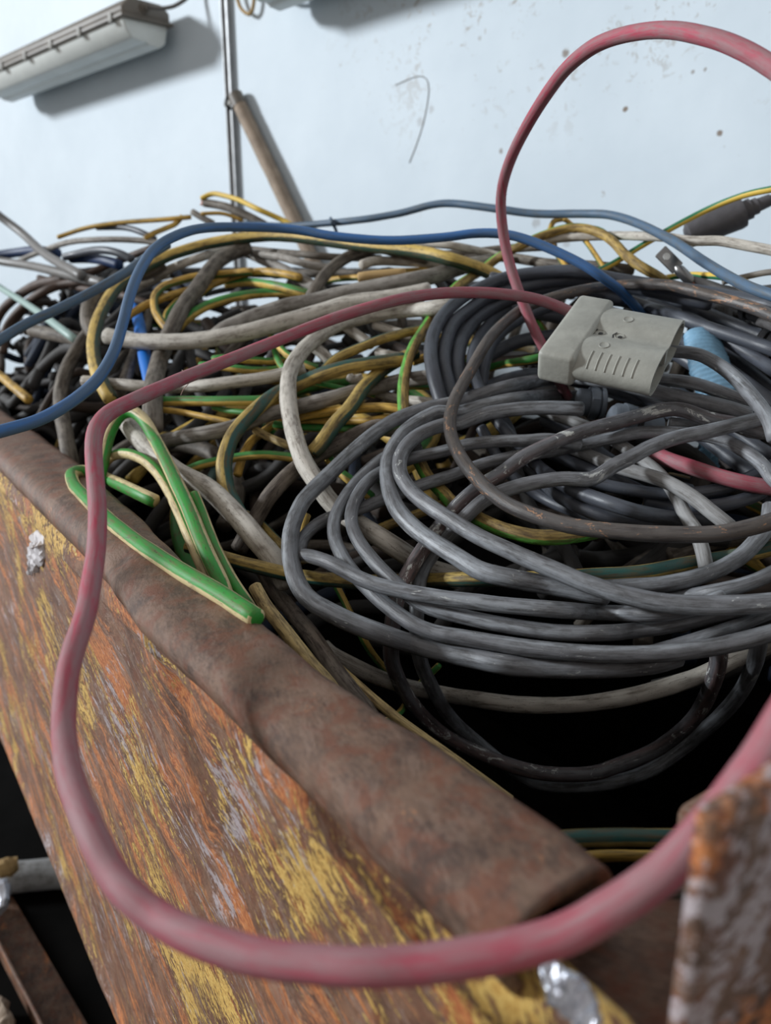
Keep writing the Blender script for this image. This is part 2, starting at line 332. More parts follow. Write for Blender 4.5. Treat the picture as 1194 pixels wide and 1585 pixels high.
# centre lines of the cables, metres x 10000 (visible ones) and x 1000 (buried ones): x, y, z, x, y, z ...
CABLES=[
{"i":"red","m":"red","r":0.00575,"p":[2071,8241,13217,1971,8258,13276,1858,8275,13326,1752,8290,13368,1631,8298,13408,1507,8292,13436,1380,8271,13456,1246,8243,13471,1115,8214,13483,986,8187,13489,856,8159,13492,732,8127,13491,613,8085,13486,500,8032,13478,395,7975,13466,288,7917,13451,190,7859,13436,83,7804,13414,-29,7760,13387,-135,7728,13359,-249,7698,13327,-366,7666,13292,-479,7628,13257,-574,7587,13224,-666,7543,13191,-758,7493,13156,-851,7436,13120,-950,7370,13083,-1039,7300,13049,-1134,7222,13013,-1230,7138,12977,-1321,7054,12942,-1402,6972,12912,-1466,6886,12887,-1562,6782,12851,-1623,6674,12829,-1674,6551,12810,-1733,6395,12787,-1781,6224,12767,-1827,6060,12747,-1872,5908,12727,-1910,5761,12708,-1947,5600,12688,-1966,5435,12669,-1969,5285,12641,-1959,5151,12598,-1941,5041,12535,-1919,4961,12478,-1893,4885,12416,-1861,4796,12352,-1826,4699,12290,-1793,4605,12234,-1764,4517,12174,-1745,4449,12129,-1729,4383,12080,-1711,4308,12036,-1690,4220,12000,-1667,4123,11970,-1645,4030,11940,-1628,3947,11909,-1612,3870,11877,-1597,3788,11850,-1583,3697,11829,-1570,3604,11811,-1559,3521,11791,-1551,3456,11765,-1547,3404,11734,-1541,3354,11701,-1532,3303,11665,-1521,3251,11630,-1505,3197,11601,-1484,3134,11576,-1457,3067,11560,-1425,2997,11548,-1392,2926,11541,-1355,2853,11536,-1315,2781,11533,-1273,2710,11531,-1231,2642,11530,-1191,2579,11527,-1153,2523,11522,-1117,2472,11515,-1082,2426,11504,-1048,2385,11488,-1014,2347,11473,-978,2307,11465,-941,2265,11463,-902,2228,11460,-868,2202,11455,-833,2180,11447,-792,2155,11441,-756,2129,11444,-718,2100,11450,-676,2069,11458,-630,2041,11465,-593,2019,11473,-554,1998,11479,-512,1978,11485,-472,1958,11491,-433,1940,11497,-397,1924,11504,-356,1909,11510,-319,1896,11517,-283,1885,11523,-248,1875,11530,-212,1865,11537,-176,1854,11544,-141,1844,11552,-106,1835,11559,-71,1828,11565,-36,1824,11569,-1,1822,11572,34,1822,11575,67,1821,11578,101,1820,11582,133,1819,11588,164,1818,11594,196,1817,11601,228,1816,11608,261,1816,11615,295,1815,11623,329,1815,11631,364,1815,11640,400,1816,11650,435,1816,11661,467,1817,11672,497,1817,11683,522,1818,11695,552,1819,11711,582,1821,11729,609,1823,11748,639,1826,11769,671,1828,11791,701,1831,11813,729,1834,11833,752,1837,11851,786,1843,11876,808,1848,11894,834,1855,11917,856,1861,11938,879,1868,11961,904,1875,11986,927,1882,12011,949,1889,12035,970,1896,12059,991,1903,12084,1011,1911,12109,1032,1918,12136,1047,1923,12158,1061,1926,12177,1076,1931,12198,1096,1940,12225,1125,1955,12265,1139,1963,12283,1154,1972,12303,1171,1981,12325,1189,1991,12349,1208,2001,12374,1227,2013,12399,1248,2025,12426,1270,2039,12454,1292,2053,12482,1315,2069,12510,1338,2087,12539,1362,2106,12568,1385,2127,12596,1407,2147,12622,1428,2167,12647,1450,2187,12672,1472,2209,12698,1495,2231,12726,1518,2254,12754,1542,2279,12782,1567,2304,12811,1592,2331,12841,1617,2358,12871,1643,2387,12901,1669,2417,12932,1695,2448,12962,1721,2481,12993,1747,2514,13023,1773,2549,13053,1799,2587,13082,1829,2631,13117,1861,2680,13153,1894,2731,13190,1927,2786,13227,1960,2842,13265,1993,2900,13304,2026,2959,13344,2058,3019,13385,2088,3080,13426,2118,3139,13467,2145,3199,13509,2170,3257,13550,2193,3313,13592,2215,3370,13633,2235,3436,13686,2251,3503,13740,2263,3569,13792,2271,3633,13844,2275,3697,13896,2277,3760,13946,2278,3822,13996,2277,3884,14044,2277,3946,14092,2280,4010,14139,2283,4089,14196,2283,4183,14260,2284,4279,14321,2282,4373,14378,2279,4465,14433,2275,4552,14484,2273,4638,14533,2265,4739,14598,2258,4849,14665,2254,4949,14721,2241,5045,14776,2224,5138,14830,2202,5228,14883,2177,5322,14935,2151,5423,14987,2122,5534,15040,2090,5652,15092,2056,5774,15143,2024,5898,15191,1989,6026,15236,1955,6157,15276,1918,6285,15310,1872,6412,15337,1817,6537,15358,1759,6660,15372,1704,6779,15377,1655,6894,15373,1610,7007,15359,1569,7123,15339,1531,7248,15313,1498,7381,15280,1468,7519,15238,1437,7660,15190,1411,7802,15142,1382,7944,15084,1354,8086,15023,1332,8232,14964,1302,8385,14883,1280,8537,14803,1264,8672,14723,1250,8783,14627,1246,8875,14532,1252,8946,14427,1269,9001,14315,1292,9035,14195,1315,9054,14086,1342,9056,13972,1373,9045,13856,1407,9021,13742,1446,8987,13627,1489,8950,13509,1531,8918,13399,1578,8885,13285,1625,8853,13176,1678,8819,13064,1738,8785,12950,1793,8763,12849,1846,8764,12742,1913,8823,12628,2009,8955,12503,2120,9100,12361,2165,9126,12296],"n":"red_power_cable","c":"cable","l":"long dusty red cable looping over the rusty rim and up against the white wall"},
{"i":"blue_a","m":"blue","r":0.0055,"p":[-3901,4481,10957,-3882,4510,11021,-3868,4545,11084,-3855,4580,11148,-3841,4616,11213,-3828,4651,11277,-3814,4687,11342,-3800,4725,11406,-3785,4764,11468,-3770,4804,11528,-3754,4847,11587,-3737,4893,11643,-3719,4942,11699,-3699,4994,11754,-3678,5049,11810,-3656,5105,11864,-3634,5162,11917,-3610,5219,11969,-3587,5276,12019,-3563,5332,12065,-3539,5386,12109,-3519,5445,12147,-3478,5521,12204,-3437,5602,12249,-3396,5681,12286,-3355,5757,12317,-3315,5827,12343,-3280,5893,12366,-3228,5968,12396,-3178,6038,12409,-3137,6104,12410,-3088,6182,12419,-3036,6271,12429,-2983,6366,12440,-2935,6466,12456,-2880,6575,12485,-2830,6689,12521,-2783,6806,12562,-2741,6926,12607,-2701,7045,12657,-2665,7157,12716,-2633,7256,12787,-2605,7347,12865,-2584,7440,12947,-2570,7548,13048,-2567,7660,13152,-2562,7772,13259,-2560,7886,13370,-2560,8017,13477,-2559,8188,13598,-2554,8381,13715,-2547,8575,13816,-2525,8772,13917,-2477,8966,14006,-2397,9156,14084,-2308,9342,14149,-2225,9524,14195,-2127,9693,14225,-2014,9824,14244,-1899,9923,14254,-1768,10007,14259,-1635,10071,14261,-1502,10110,14260,-1365,10121,14255,-1230,10112,14245,-1094,10091,14231,-959,10062,14210,-827,10024,14184,-685,9985,14158,-544,9952,14140,-408,9923,14125,-264,9896,14112,-119,9870,14101,23,9846,14096,165,9822,14095,308,9800,14100,449,9779,14107,580,9758,14115,716,9734,14125,851,9710,14140,976,9684,14156,1093,9656,14163,1222,9622,14163,1341,9585,14154,1460,9545,14135,1577,9503,14104,1694,9457,14063,1817,9404,14012,1935,9345,13958,2061,9280,13896,2177,9218,13834,2291,9160,13767,2401,9113,13693,2501,9115,13629,2630,9202,13563,2779,9358,13481,2950,9532,13375,3108,9671,13256,3231,9721,13128],"n":"blue_cable","c":"cable","l":"bright blue cable curving from the left rim over the back of the heap"},
{"i":"blue_b","m":"steel","r":0.0056,"p":[-2541,14839,14685,-2327,14745,14663,-2106,14592,14635,-1888,14437,14612,-1675,14285,14600,-1466,14136,14598,-1261,13988,14601,-1060,13839,14605,-862,13686,14608,-669,13534,14611,-481,13394,14619,-296,13279,14631,-109,13188,14650,72,13110,14672,236,13022,14694,432,12915,14733,602,12804,14769,766,12701,14792,916,12600,14795,1079,12485,14778,1226,12358,14749,1385,12224,14715,1549,12103,14681,1696,12005,14651,1849,11920,14620,2004,11837,14591,2153,11746,14568,2301,11647,14554,2448,11541,14546,2583,11431,14539,2695,11307,14528,2833,11154,14514,2932,10981,14492,3031,10786,14450,3121,10568,14391,3204,10327,14317,3259,10072,14243,3309,9803,14161,3354,9539,14077,3381,9295,14000,3406,9061,13921,3427,8832,13845,3452,8599,13771,3482,8363,13694,3505,8138,13628,3522,7914,13571,3533,7706,13529,3572,7543,13491,3628,7421,13456,3701,7324,13422,3746,7299,13405],"n":"blue_cable","c":"cable","l":"steel-blue thin cable arching highest along the back of the heap"},
{"i":"blue_c","m":"steel","r":0.0058,"p":[-4357,8422,12874,-4302,8530,12929,-4256,8679,12988,-4197,8795,13046,-4117,8897,13111,-4037,9005,13170,-3959,9122,13223,-3876,9245,13277,-3792,9367,13334,-3706,9488,13393,-3617,9609,13455,-3523,9731,13521,-3421,9853,13594,-3326,9983,13668,-3245,10139,13746,-3183,10323,13831,-3128,10527,13914,-3067,10749,13997,-2998,10953,14077,-2948,11006,14116],"n":"blue_cable","c":"cable","l":"slate-blue cable running diagonally up from the left edge over the pale green tube"},
{"i":"loop_a","m":"stained","r":0.0061,"p":[4054,7453,13096,3971,7497,13141,3906,7581,13186,3852,7689,13230,3803,7806,13272,3758,7924,13310,3690,8042,13349,3624,8155,13381,3560,8266,13409,3498,8374,13437,3405,8484,13472,3320,8592,13503,3248,8694,13529,3159,8795,13561,3062,8910,13574,2989,9083,13579,2899,9274,13580,2783,9385,13575,2664,9403,13565,2527,9352,13551,2379,9262,13533,2231,9178,13509,2099,9134,13482,1968,9116,13451,1840,9105,13416,1722,9084,13379,1588,9029,13326,1454,8933,13253,1336,8802,13177,1229,8652,13103,1134,8494,13024,1043,8326,12932,956,8146,12830,874,7961,12731,793,7776,12636,717,7594,12549,653,7409,12458,610,7220,12365,597,7033,12275,609,6853,12201,636,6685,12140,674,6530,12086,718,6388,12038,773,6257,11990,824,6139,11952,882,6030,11914,945,5930,11883,1012,5841,11862,1084,5761,11848,1161,5689,11835,1229,5625,11827,1300,5569,11819,1376,5519,11813,1450,5474,11811,1523,5434,11811,1598,5398,11813,1673,5364,11816,1746,5332,11819,1818,5301,11822,1890,5272,11826,1962,5246,11831,2034,5222,11836,2110,5201,11841,2185,5181,11847,2254,5164,11854,2327,5151,11864,2399,5143,11878,2467,5141,11893,2543,5145,11909,2620,5153,11927,2706,5166,11950,2779,5182,11972,2857,5198,11998,2935,5211,12026,2972,5215,12040],"n":"dark_cable","c":"cable","l":"dark cable with brown-stained jacket forming the top-most open loop over the grey coil"},
{"i":"conn_k1","m":"grey","r":0.006,"p":[2525,7333,12996,2616,7309,12980,2701,7260,12966,2783,7191,12960,2862,7101,12943,2917,6989,12907,2966,6860,12860,2997,6722,12809,3014,6577,12753,3024,6429,12695,3032,6283,12634,3036,6144,12573,3034,6025,12507,3031,5943,12432,3038,5920,12392],"n":"grey_cable","c":"cable","l":"upper of the two grey cables leaving the open end of the grey plug"},
{"i":"grey_coil","m":"grey","r":0.00684,"p":[1847,7219,12438,1749,7231,12442,1653,7256,12443,1557,7287,12441,1462,7318,12435,1365,7345,12428,1265,7367,12417,1160,7381,12402,1052,7386,12385,953,7383,12364,828,7367,12321,721,7349,12282,610,7338,12274,499,7315,12253,383,7273,12215,277,7206,12165,194,7112,12102,143,6995,12037,127,6861,11970,145,6720,11902,201,6580,11840,266,6452,11796,330,6339,11767,400,6235,11741,472,6139,11717,546,6047,11692,621,5957,11665,697,5869,11640,774,5786,11619,852,5708,11602,929,5634,11586,1005,5563,11569,1079,5495,11553,1148,5431,11540,1211,5371,11530,1273,5314,11519,1336,5257,11506,1399,5201,11493,1463,5147,11483,1527,5095,11476,1596,5046,11469,1659,5002,11464,1727,4962,11459,1795,4927,11455,1857,4897,11454,1919,4870,11457,1987,4846,11460,2052,4823,11465,2121,4802,11470,2196,4784,11477,2267,4766,11485,2336,4750,11494,2408,4737,11503,2480,4726,11513,2549,4718,11523,2630,4716,11538,2708,4718,11555,2785,4722,11572,2825,4724,11580]},
{"i":"grey_coil","m":"grey","r":0.00746,"p":[2360,9262,12286,2232,9268,12289,2093,9230,12298,1919,9016,12325,1691,8497,12386,1464,7912,12451,1306,7632,12474,1189,7584,12462,1079,7582,12440,975,7579,12417,860,7571,12384,755,7567,12352,643,7572,12343,530,7577,12354,434,7554,12322,336,7504,12276,240,7427,12223,156,7330,12166,81,7215,12080,36,7089,11998,18,6944,11922,24,6780,11839,48,6609,11766,90,6443,11702,140,6301,11665,201,6181,11629,264,6077,11598,338,5981,11568,410,5888,11544,488,5797,11520,564,5706,11496,641,5619,11469,713,5542,11450,789,5478,11443,870,5430,11440,941,5408,11431,1025,5415,11411,1114,5420,11391,1192,5402,11384,1271,5372,11381,1348,5339,11379,1425,5303,11377,1502,5267,11375,1578,5238,11370,1619,5231,11364]},
{"i":"grey_coil","m":"grey","r":0.00631,"p":[3588,6630,12531,3489,6622,12506,3388,6615,12480,3285,6608,12455,3183,6601,12432,3079,6594,12407,2985,6588,12386,2883,6581,12362,2796,6575,12342,2705,6570,12324,2613,6565,12309,2520,6556,12290,2422,6540,12263,2322,6517,12231,2223,6486,12195,2127,6448,12153,2029,6408,12116,1932,6368,12081,1830,6327,12023,1743,6303,11984,1651,6302,11979,1543,6316,11981,1450,6331,11974,1353,6343,11957,1263,6347,11940,1166,6342,11920,1065,6324,11895,957,6296,11863,861,6262,11826,774,6230,11771,695,6202,11702,631,6185,11641,564,6185,11566,498,6197,11487,444,6201,11412,391,6192,11338,341,6159,11275,300,6088,11201,280,5996,11151,265,5892,11091,255,5809,11020,251,5766,10938,255,5766,10832,265,5804,10709,282,5866,10582,312,5932,10438,355,6003,10300,407,6070,10159,463,6137,10019,528,6199,9875,605,6259,9735,684,6315,9614,774,6360,9502,866,6389,9402,951,6397,9320,1037,6378,9249,1118,6342,9195,1195,6299,9156,1278,6255,9127,1359,6216,9104,1454,6185,9092,1555,6163,9091,1650,6147,9097,1756,6137,9104,1866,6133,9113,1973,6133,9124,2076,6136,9140,2179,6142,9160,2278,6151,9187,2376,6162,9219,2472,6177,9259,2567,6192,9312,2655,6199,9383,2732,6188,9471,2793,6154,9574,2841,6100,9685,2879,6034,9801,2910,5962,9920,2930,5886,10040,2938,5804,10162,2946,5721,10306,2939,5633,10450,2920,5544,10591,2896,5460,10727,2867,5395,10853,2851,5363,10959,2854,5365,11004]},
{"i":"grey_coil","m":"peeled","r":0.00663,"p":[3302,6673,12320,3214,6694,12343,3132,6730,12363,3063,6766,12379,2956,6796,12394,2871,6826,12412,2799,6870,12437,2722,6926,12463,2640,6974,12474,2541,7002,12464,2452,7011,12441,2349,7007,12412,2244,6994,12386,2141,6979,12359,2037,6964,12334,1938,6952,12312,1837,6938,12288,1732,6919,12257,1624,6894,12220,1515,6862,12180,1420,6828,12146,1325,6787,12111,1236,6742,12075,1147,6689,12029,1064,6634,11982,977,6578,11939,887,6522,11899,799,6464,11859,717,6405,11811,641,6349,11756,567,6297,11691,502,6252,11627,436,6211,11555,371,6170,11484,314,6120,11418,259,6061,11355,209,5983,11300,164,5888,11249,122,5795,11196,88,5710,11124,69,5651,11050,55,5625,10949,47,5642,10835,43,5690,10709,51,5755,10580,78,5823,10446,116,5890,10313,166,5954,10176,226,6015,10041,289,6075,9922,360,6129,9805,442,6176,9695,533,6214,9595,627,6243,9513,729,6257,9445,835,6253,9392,939,6234,9354,1036,6205,9328,1130,6172,9309,1223,6140,9295,1316,6111,9286,1408,6085,9282,1517,6064,9281,1629,6047,9286,1737,6035,9295,1834,6029,9307,1938,6030,9328,2028,6040,9357,2127,6054,9390,2215,6067,9418,2306,6074,9453,2393,6068,9504,2466,6042,9578,2527,5997,9677,2578,5935,9794,2615,5861,9924,2634,5779,10060,2637,5693,10202,2626,5605,10349,2606,5515,10494,2580,5426,10629,2552,5351,10769,2524,5301,10888,2516,5292,10984]},
{"i":"grey_coil","m":"grey","r":0.0059,"p":[1793,6985,12145,1681,7002,12164,1572,7027,12179,1462,7043,12183,1351,7045,12174,1243,7052,12167,1139,7071,12162,1034,7091,12151,930,7108,12140,824,7118,12126,717,7119,12106,613,7112,12075,505,7107,12048,396,7116,12023,287,7142,11992,176,7157,11951,68,7134,11905,-29,7079,11867,-113,6992,11837,-183,6874,11798,-240,6747,11745,-283,6623,11682,-301,6494,11611,-288,6362,11552,-252,6231,11500,-195,6101,11450,-129,5975,11406,-57,5854,11362,12,5744,11329,81,5643,11299,147,5553,11269,213,5474,11244,278,5408,11227,345,5353,11215,415,5306,11210,493,5263,11207,564,5221,11205,640,5180,11202,711,5142,11201,774,5106,11202,861,5071,11201,927,5038,11203,1005,5006,11204,1088,4974,11205,1170,4945,11207,1249,4920,11213,1326,4899,11219,1404,4884,11226,1489,4891,11225,1591,4950,11201,1703,5034,11170,1805,5074,11162,1889,5067,11177,1960,5042,11202,2034,5020,11228,2112,5010,11252,2185,5005,11274,2258,5003,11296,2331,5000,11319,2402,4994,11343,2463,4977,11371,2519,4943,11406,2576,4907,11440,2642,4894,11464]},
{"i":"grey_coil","m":"grey","r":0.00596,"p":[332,7342,12063,208,7325,12029,88,7294,11997,-14,7245,11961,-92,7179,11920,-168,7100,11870,-242,7003,11815,-310,6886,11756,-372,6753,11693,-421,6617,11627,-449,6485,11561,-448,6356,11500,-425,6231,11451,-385,6108,11407,-326,5984,11349,-262,5867,11305,-201,5758,11277,-137,5655,11249,-70,5558,11220,1,5469,11192,76,5388,11165,146,5316,11143,211,5251,11127,289,5194,11114,377,5145,11106,426,5107,11113,510,5072,11114,584,5038,11115,670,5003,11115,760,4966,11115,844,4931,11117,921,4898,11119,997,4868,11122,1073,4841,11125,1149,4815,11128,1225,4791,11132,1300,4768,11136,1376,4746,11141,1451,4725,11147,1525,4707,11154,1600,4690,11161,1674,4675,11169,1748,4661,11178,1823,4649,11188,1898,4640,11200,1974,4635,11211,2051,4634,11223,2129,4636,11235,2207,4639,11248,2285,4644,11264,2363,4649,11282,2440,4654,11302,2513,4660,11321,2587,4666,11341,2659,4671,11361,2727,4677,11382,2795,4683,11402,2830,4686,11412]},
{"i":"grey_coil","m":"grey","r":0.00743,"p":[3245,6844,12436,3154,6869,12465,3066,6912,12491,2977,6957,12511,2891,7002,12526,2803,7057,12540,2718,7123,12554,2631,7192,12572,2541,7262,12593,2457,7335,12612,2373,7409,12630,2298,7481,12648,2212,7561,12660,2160,7745,12653,2161,8194,12616,2172,8753,12563,2114,9065,12528,1989,9102,12516,1820,8925,12520,1611,8513,12547,1406,8066,12573,1250,7847,12569,1129,7797,12545,1015,7780,12514,899,7763,12478,798,7749,12445,689,7740,12417,592,7737,12401,477,7728,12381,361,7710,12352,252,7682,12320,149,7645,12285,46,7595,12241,-45,7533,12194,-128,7462,12145,-208,7383,12093,-290,7298,12035,-371,7209,11976,-449,7115,11916,-520,7018,11862,-600,6917,11803,-674,6813,11747,-741,6703,11684,-776,6587,11627,-799,6466,11572,-814,6341,11514,-812,6214,11450,-795,6083,11376,-764,5953,11318,-726,5824,11268,-675,5703,11229,-620,5599,11205,-544,5511,11180,-476,5437,11174,-395,5366,11161,-310,5299,11148,-228,5236,11138,-143,5178,11129,-59,5132,11116,19,5126,11089,100,5170,11039,177,5208,10996,254,5205,10973,326,5181,10964,398,5145,10963,484,5096,10965,555,5041,10973,634,4982,10982,715,4914,10995,796,4863,11004,879,4858,10993,963,4866,10981,1045,4862,10978,1124,4851,10980,1204,4838,10984,1284,4824,10990,1366,4811,10998,1446,4797,11006,1522,4784,11016,1599,4773,11026,1680,4763,11038,1752,4755,11051,1817,4749,11065,1893,4749,11086,1957,4754,11108,1991,4757,11119]},
{"i":"grey_coil","m":"grey","r":0.00593,"p":[3368,6038,11946,3288,6059,11954,3229,6113,11979,3191,6195,12027,3185,6291,12073,3166,6392,12116,3129,6490,12156,3082,6579,12192,3024,6658,12223,2964,6726,12245,2902,6785,12256,2821,6836,12261,2733,6883,12263,2635,6924,12264,2546,6959,12264,2446,6987,12261,2360,7006,12254,2264,7016,12239,2167,7024,12212,2071,7046,12184,1981,7077,12158,1886,7097,12133,1780,7102,12107,1668,7096,12080,1552,7082,12061,1434,7062,12050,1331,7044,12041,1229,7035,12025,1138,7032,12006,1030,7025,11982,921,7011,11956,819,6992,11926,718,6970,11892,617,6948,11860,516,6927,11832,416,6908,11805,316,6889,11776,216,6868,11745,117,6844,11713,24,6820,11683,-76,6794,11649,-170,6771,11617,-269,6749,11587,-373,6724,11563,-463,6691,11542,-563,6638,11511,-643,6562,11475,-706,6453,11434,-735,6310,11398,-727,6153,11363,-626,6018,11393,-538,5897,11413,-444,5798,11415,-354,5715,11399,-262,5640,11376,-190,5574,11365,-113,5512,11356,-28,5455,11350,62,5401,11347,156,5351,11346,247,5306,11345,338,5264,11346,426,5225,11347,510,5190,11349,591,5157,11353,668,5126,11357,734,5096,11360,803,5068,11362,883,5040,11365,956,5013,11369,1037,4987,11372,1121,4964,11374,1209,4971,11364,1316,5054,11321,1439,5179,11261,1548,5249,11225,1635,5251,11219,1709,5207,11235,1768,5120,11270,1815,5027,11309,1868,4978,11331,1946,4961,11344,2012,4952,11356,2081,4944,11374,2147,4936,11396,2217,4932,11424,2292,4932,11456,2330,4934,11471]},
{"i":"grey_coil","m":"grey","r":0.00631,"p":[3013,5788,11896,2994,5748,11818,2956,5691,11751,2888,5627,11698,2807,5565,11651,2726,5509,11603,2635,5461,11557,2558,5426,11530,2476,5399,11501,2387,5377,11475,2304,5362,11454,2217,5354,11434,2130,5354,11415,2048,5360,11399,1968,5370,11388,1888,5382,11380,1804,5394,11370,1728,5407,11360,1648,5420,11350,1566,5431,11340,1482,5434,11334]},
{"i":"grey_coil","m":"grey","r":0.00555,"p":[2990,5219,11629,2895,5206,11598,2803,5187,11571,2719,5165,11539,2643,5146,11511,2565,5132,11490,2475,5122,11468,2402,5125,11449,2336,5164,11416,2289,5248,11365,2237,5322,11319,2168,5353,11292,2091,5360,11277,2050,5359,11270]},
{"i":"grey_coil","m":"grey","r":0.00483,"p":[2726,4982,11354,2649,4977,11322,2570,4971,11290,2482,4946,11267,2379,4894,11259,2276,4841,11252,2197,4831,11228,2135,4854,11191,2070,4868,11161,1998,4868,11137,1922,4868,11114,1845,4869,11091,1766,4867,11069]},
{"i":"conn_k2","m":"grey","r":0.006,"p":[2521,7425,12718,2611,7391,12701,2689,7313,12694,2751,7208,12696,2824,7128,12690,2918,7107,12666,3021,7103,12633,3114,7080,12601,3203,7043,12568,3280,7001,12535,3356,6955,12497,3431,6924,12458],"n":"grey_cable","c":"cable","l":"lower of the two grey cables leaving the open end of the grey plug"},
{"i":"u2","m":"greylite","r":0.00614,"p":[1611,7275,12113,1712,7261,12080,1810,7228,12050,1897,7156,12023,1965,7022,12005,2014,6836,12001,2067,6680,12000,2135,6587,11994,2208,6520,11984,2280,6455,11973,2348,6385,11961,2413,6306,11938,2477,6220,11906,2532,6132,11872,2578,6047,11837,2618,5969,11801,2662,5904,11765,2711,5859,11726,2739,5847,11703],"n":"grey_cable","c":"cable","l":"dusty grey cable sloping down to the right, crossing over its neighbour inside the coil"},
{"i":"u1","m":"greylite","r":0.00576,"p":[1607,8191,12295,1702,8057,12270,1760,7787,12274,1813,7552,12281,1889,7423,12264,1974,7345,12235,2058,7279,12201,2126,7208,12167,2186,7121,12132,2242,7010,12095,2292,6878,12060,2340,6743,12023,2380,6632,11987,2432,6525,11927,2461,6409,11867,2476,6281,11802,2481,6143,11738,2485,6008,11693,2487,5887,11664,2483,5775,11607,2478,5674,11540,2471,5595,11477,2473,5548,11406],"n":"grey_cable","c":"cable","l":"pale grey cable bending steeply downward through the middle of the coil"},
{"i":"u3","m":"greylite","r":0.00506,"p":[3111,6898,12357,3190,6871,12316,3266,6834,12286,3344,6798,12278,3427,6757,12282,3495,6694,12292,3565,6623,12306,3609,6606,12309],"n":"grey_cable","c":"cable","l":"short grey cable with a threaded neck at the right edge below the ribbed blue wrap"},
{"i":"u4","m":"grey","r":0.00589,"p":[2631,7050,12332,2726,7033,12322,2815,7003,12315,2906,6980,12308,3003,6972,12300,3103,6969,12292],"n":"grey_cable","c":"cable","l":"grey cable stub tucked under the kinked crossing cables beside the second cable gland"},
{"i":"red_b","m":"red","r":0.00664,"p":[2394,6958,12120,2466,6908,12081,2526,6807,12055,2573,6697,12045,2636,6608,12033,2704,6538,12017,2774,6474,12000,2846,6413,11983,2917,6359,11969,2989,6316,11956,3070,6290,11941,3154,6269,11929,3235,6243,11920,3318,6217,11913,3405,6202,11903],"n":"red_power_cable","c":"cable","l":"short length of red cable showing under the grey coil at the right edge"},
{"i":"black_coil","m":"black","r":0.00766,"p":[4139,7896,13248,4061,7932,13287,3999,8002,13326,3920,8089,13363,3860,8179,13385,3789,8275,13407,3709,8378,13429,3619,8485,13451,3536,8592,13471,3455,8696,13489,3364,8803,13508,3276,8929,13528,3199,9083,13547,3131,9242,13566,3036,9381,13587,2921,9489,13610,2818,9570,13631,2717,9627,13651,2586,9663,13681,2471,9682,13709,2355,9712,13727,2250,9767,13737,2112,9825,13737,1990,9874,13730,1842,9910,13719,1687,9931,13701,1548,9932,13679,1394,9910,13636,1258,9865,13583,1139,9802,13532,1003,9713,13469,894,9601,13405,766,9457,13313,667,9287,13215,590,9096,13117,531,8886,13010,500,8664,12891,493,8451,12801,501,8264,12704,518,8131,12610,543,8025,12511,574,7922,12407,616,7852,12299]},
{"i":"black_coil","m":"black","r":0.00782,"p":[3591,8800,13371,3490,8853,13396,3414,8962,13420,3338,9099,13446,3243,9244,13473,3164,9382,13497,3062,9511,13524,2947,9629,13552,2827,9731,13578,2710,9811,13600,2569,9860,13619,2416,9883,13633,2277,9899,13637,2140,9924,13633,1998,9947,13615,1856,9955,13587,1717,9947,13556,1580,9937,13524,1442,9927,13490,1318,9901,13453,1193,9837,13402,1083,9729,13334,969,9580,13262,854,9405,13187,766,9213,13095,703,8996,12986,661,8768,12881,642,8569,12776,645,8412,12673,667,8272,12573,686,8142,12476,704,8037,12381,726,7974,12280]},
{"i":"black_coil","m":"black","r":0.0083,"p":[2950,9767,13418,2819,9821,13451,2695,9909,13485,2569,9983,13515,2428,10027,13535,2276,10053,13547,2129,10072,13547,1987,10084,13530,1846,10081,13494,1713,10068,13451,1571,10047,13406,1428,10000,13355,1287,9906,13285,1150,9758,13199,1033,9557,13107,935,9301,13013,863,9028,12920,820,8805,12823,800,8634,12726,800,8472,12631,812,8317,12528,841,8198,12414,858,8165,12354]},
{"i":"black_coil","m":"black","r":0.00631,"p":[1577,10112,13297,1453,10042,13234,1329,9893,13154,1208,9647,13054,1101,9272,12969,1007,8858,12892,947,8534,12762,954,8311,12631,972,8151,12553,1005,7995,12465,1039,7826,12392,1081,7649,12316,1129,7496,12248,1186,7393,12179,1251,7330,12105,1320,7265,12031,1387,7167,11963,1443,7020,11917,1481,6808,11901,1516,6595,11898,1563,6459,11884,1613,6376,11868,1694,6291,11847,1744,6192,11844,1806,6088,11840,1880,6007,11829,1960,5958,11813,2054,5979,11783,2204,6091,11727,2346,6195,11680,2454,6218,11662,2543,6189,11661,2620,6139,11673,2691,6088,11686,2733,6076,11688]},
{"i":"black_coil","m":"black","r":0.00703,"p":[4086,7677,12836,4014,7710,12872,3955,7773,12905,3866,7859,12948,3815,7950,12973,3745,8050,13004,3665,8155,13038,3583,8265,13072,3506,8377,13105,3443,8489,13135,3344,8609,13178,3277,8748,13214,3243,8987,13248,3240,9350,13280,3215,9674,13317,3132,9857,13359,3021,9955,13399,2911,10020,13432,2763,10082,13462,2630,10139,13478,2490,10170,13494]},
{"i":"black_coil","m":"black","r":0.00696,"p":[3972,7393,12617,3894,7446,12673,3847,7567,12726,3826,7749,12776,3804,7936,12827,3766,8087,12880,3719,8211,12930,3677,8325,12975,3595,8448,13039,3537,8571,13086,3493,8713,13123,3464,8930,13158,3439,9230,13197,3394,9525,13236,3324,9755,13274,3249,9926,13308,3137,10050,13348,3043,10130,13373,2915,10192,13394,2762,10240,13408,2681,10251,13414]},
{"i":"black_coil","m":"black","r":0.00603,"p":[1080,7875,12362,1152,7818,12296,1215,7719,12221,1250,7606,12132,1283,7481,12031,1329,7345,11949,1382,7197,11881,1437,7040,11824,1482,6872,11786,1516,6693,11767,1559,6525,11754,1617,6398,11740,1683,6306,11724,1759,6225,11708,1842,6159,11694,1937,6145,11675,2052,6188,11647,2178,6249,11618,2301,6297,11597,2408,6320,11587,2509,6320,11588,2597,6303,11599,2677,6277,11615,2763,6262,11627]},
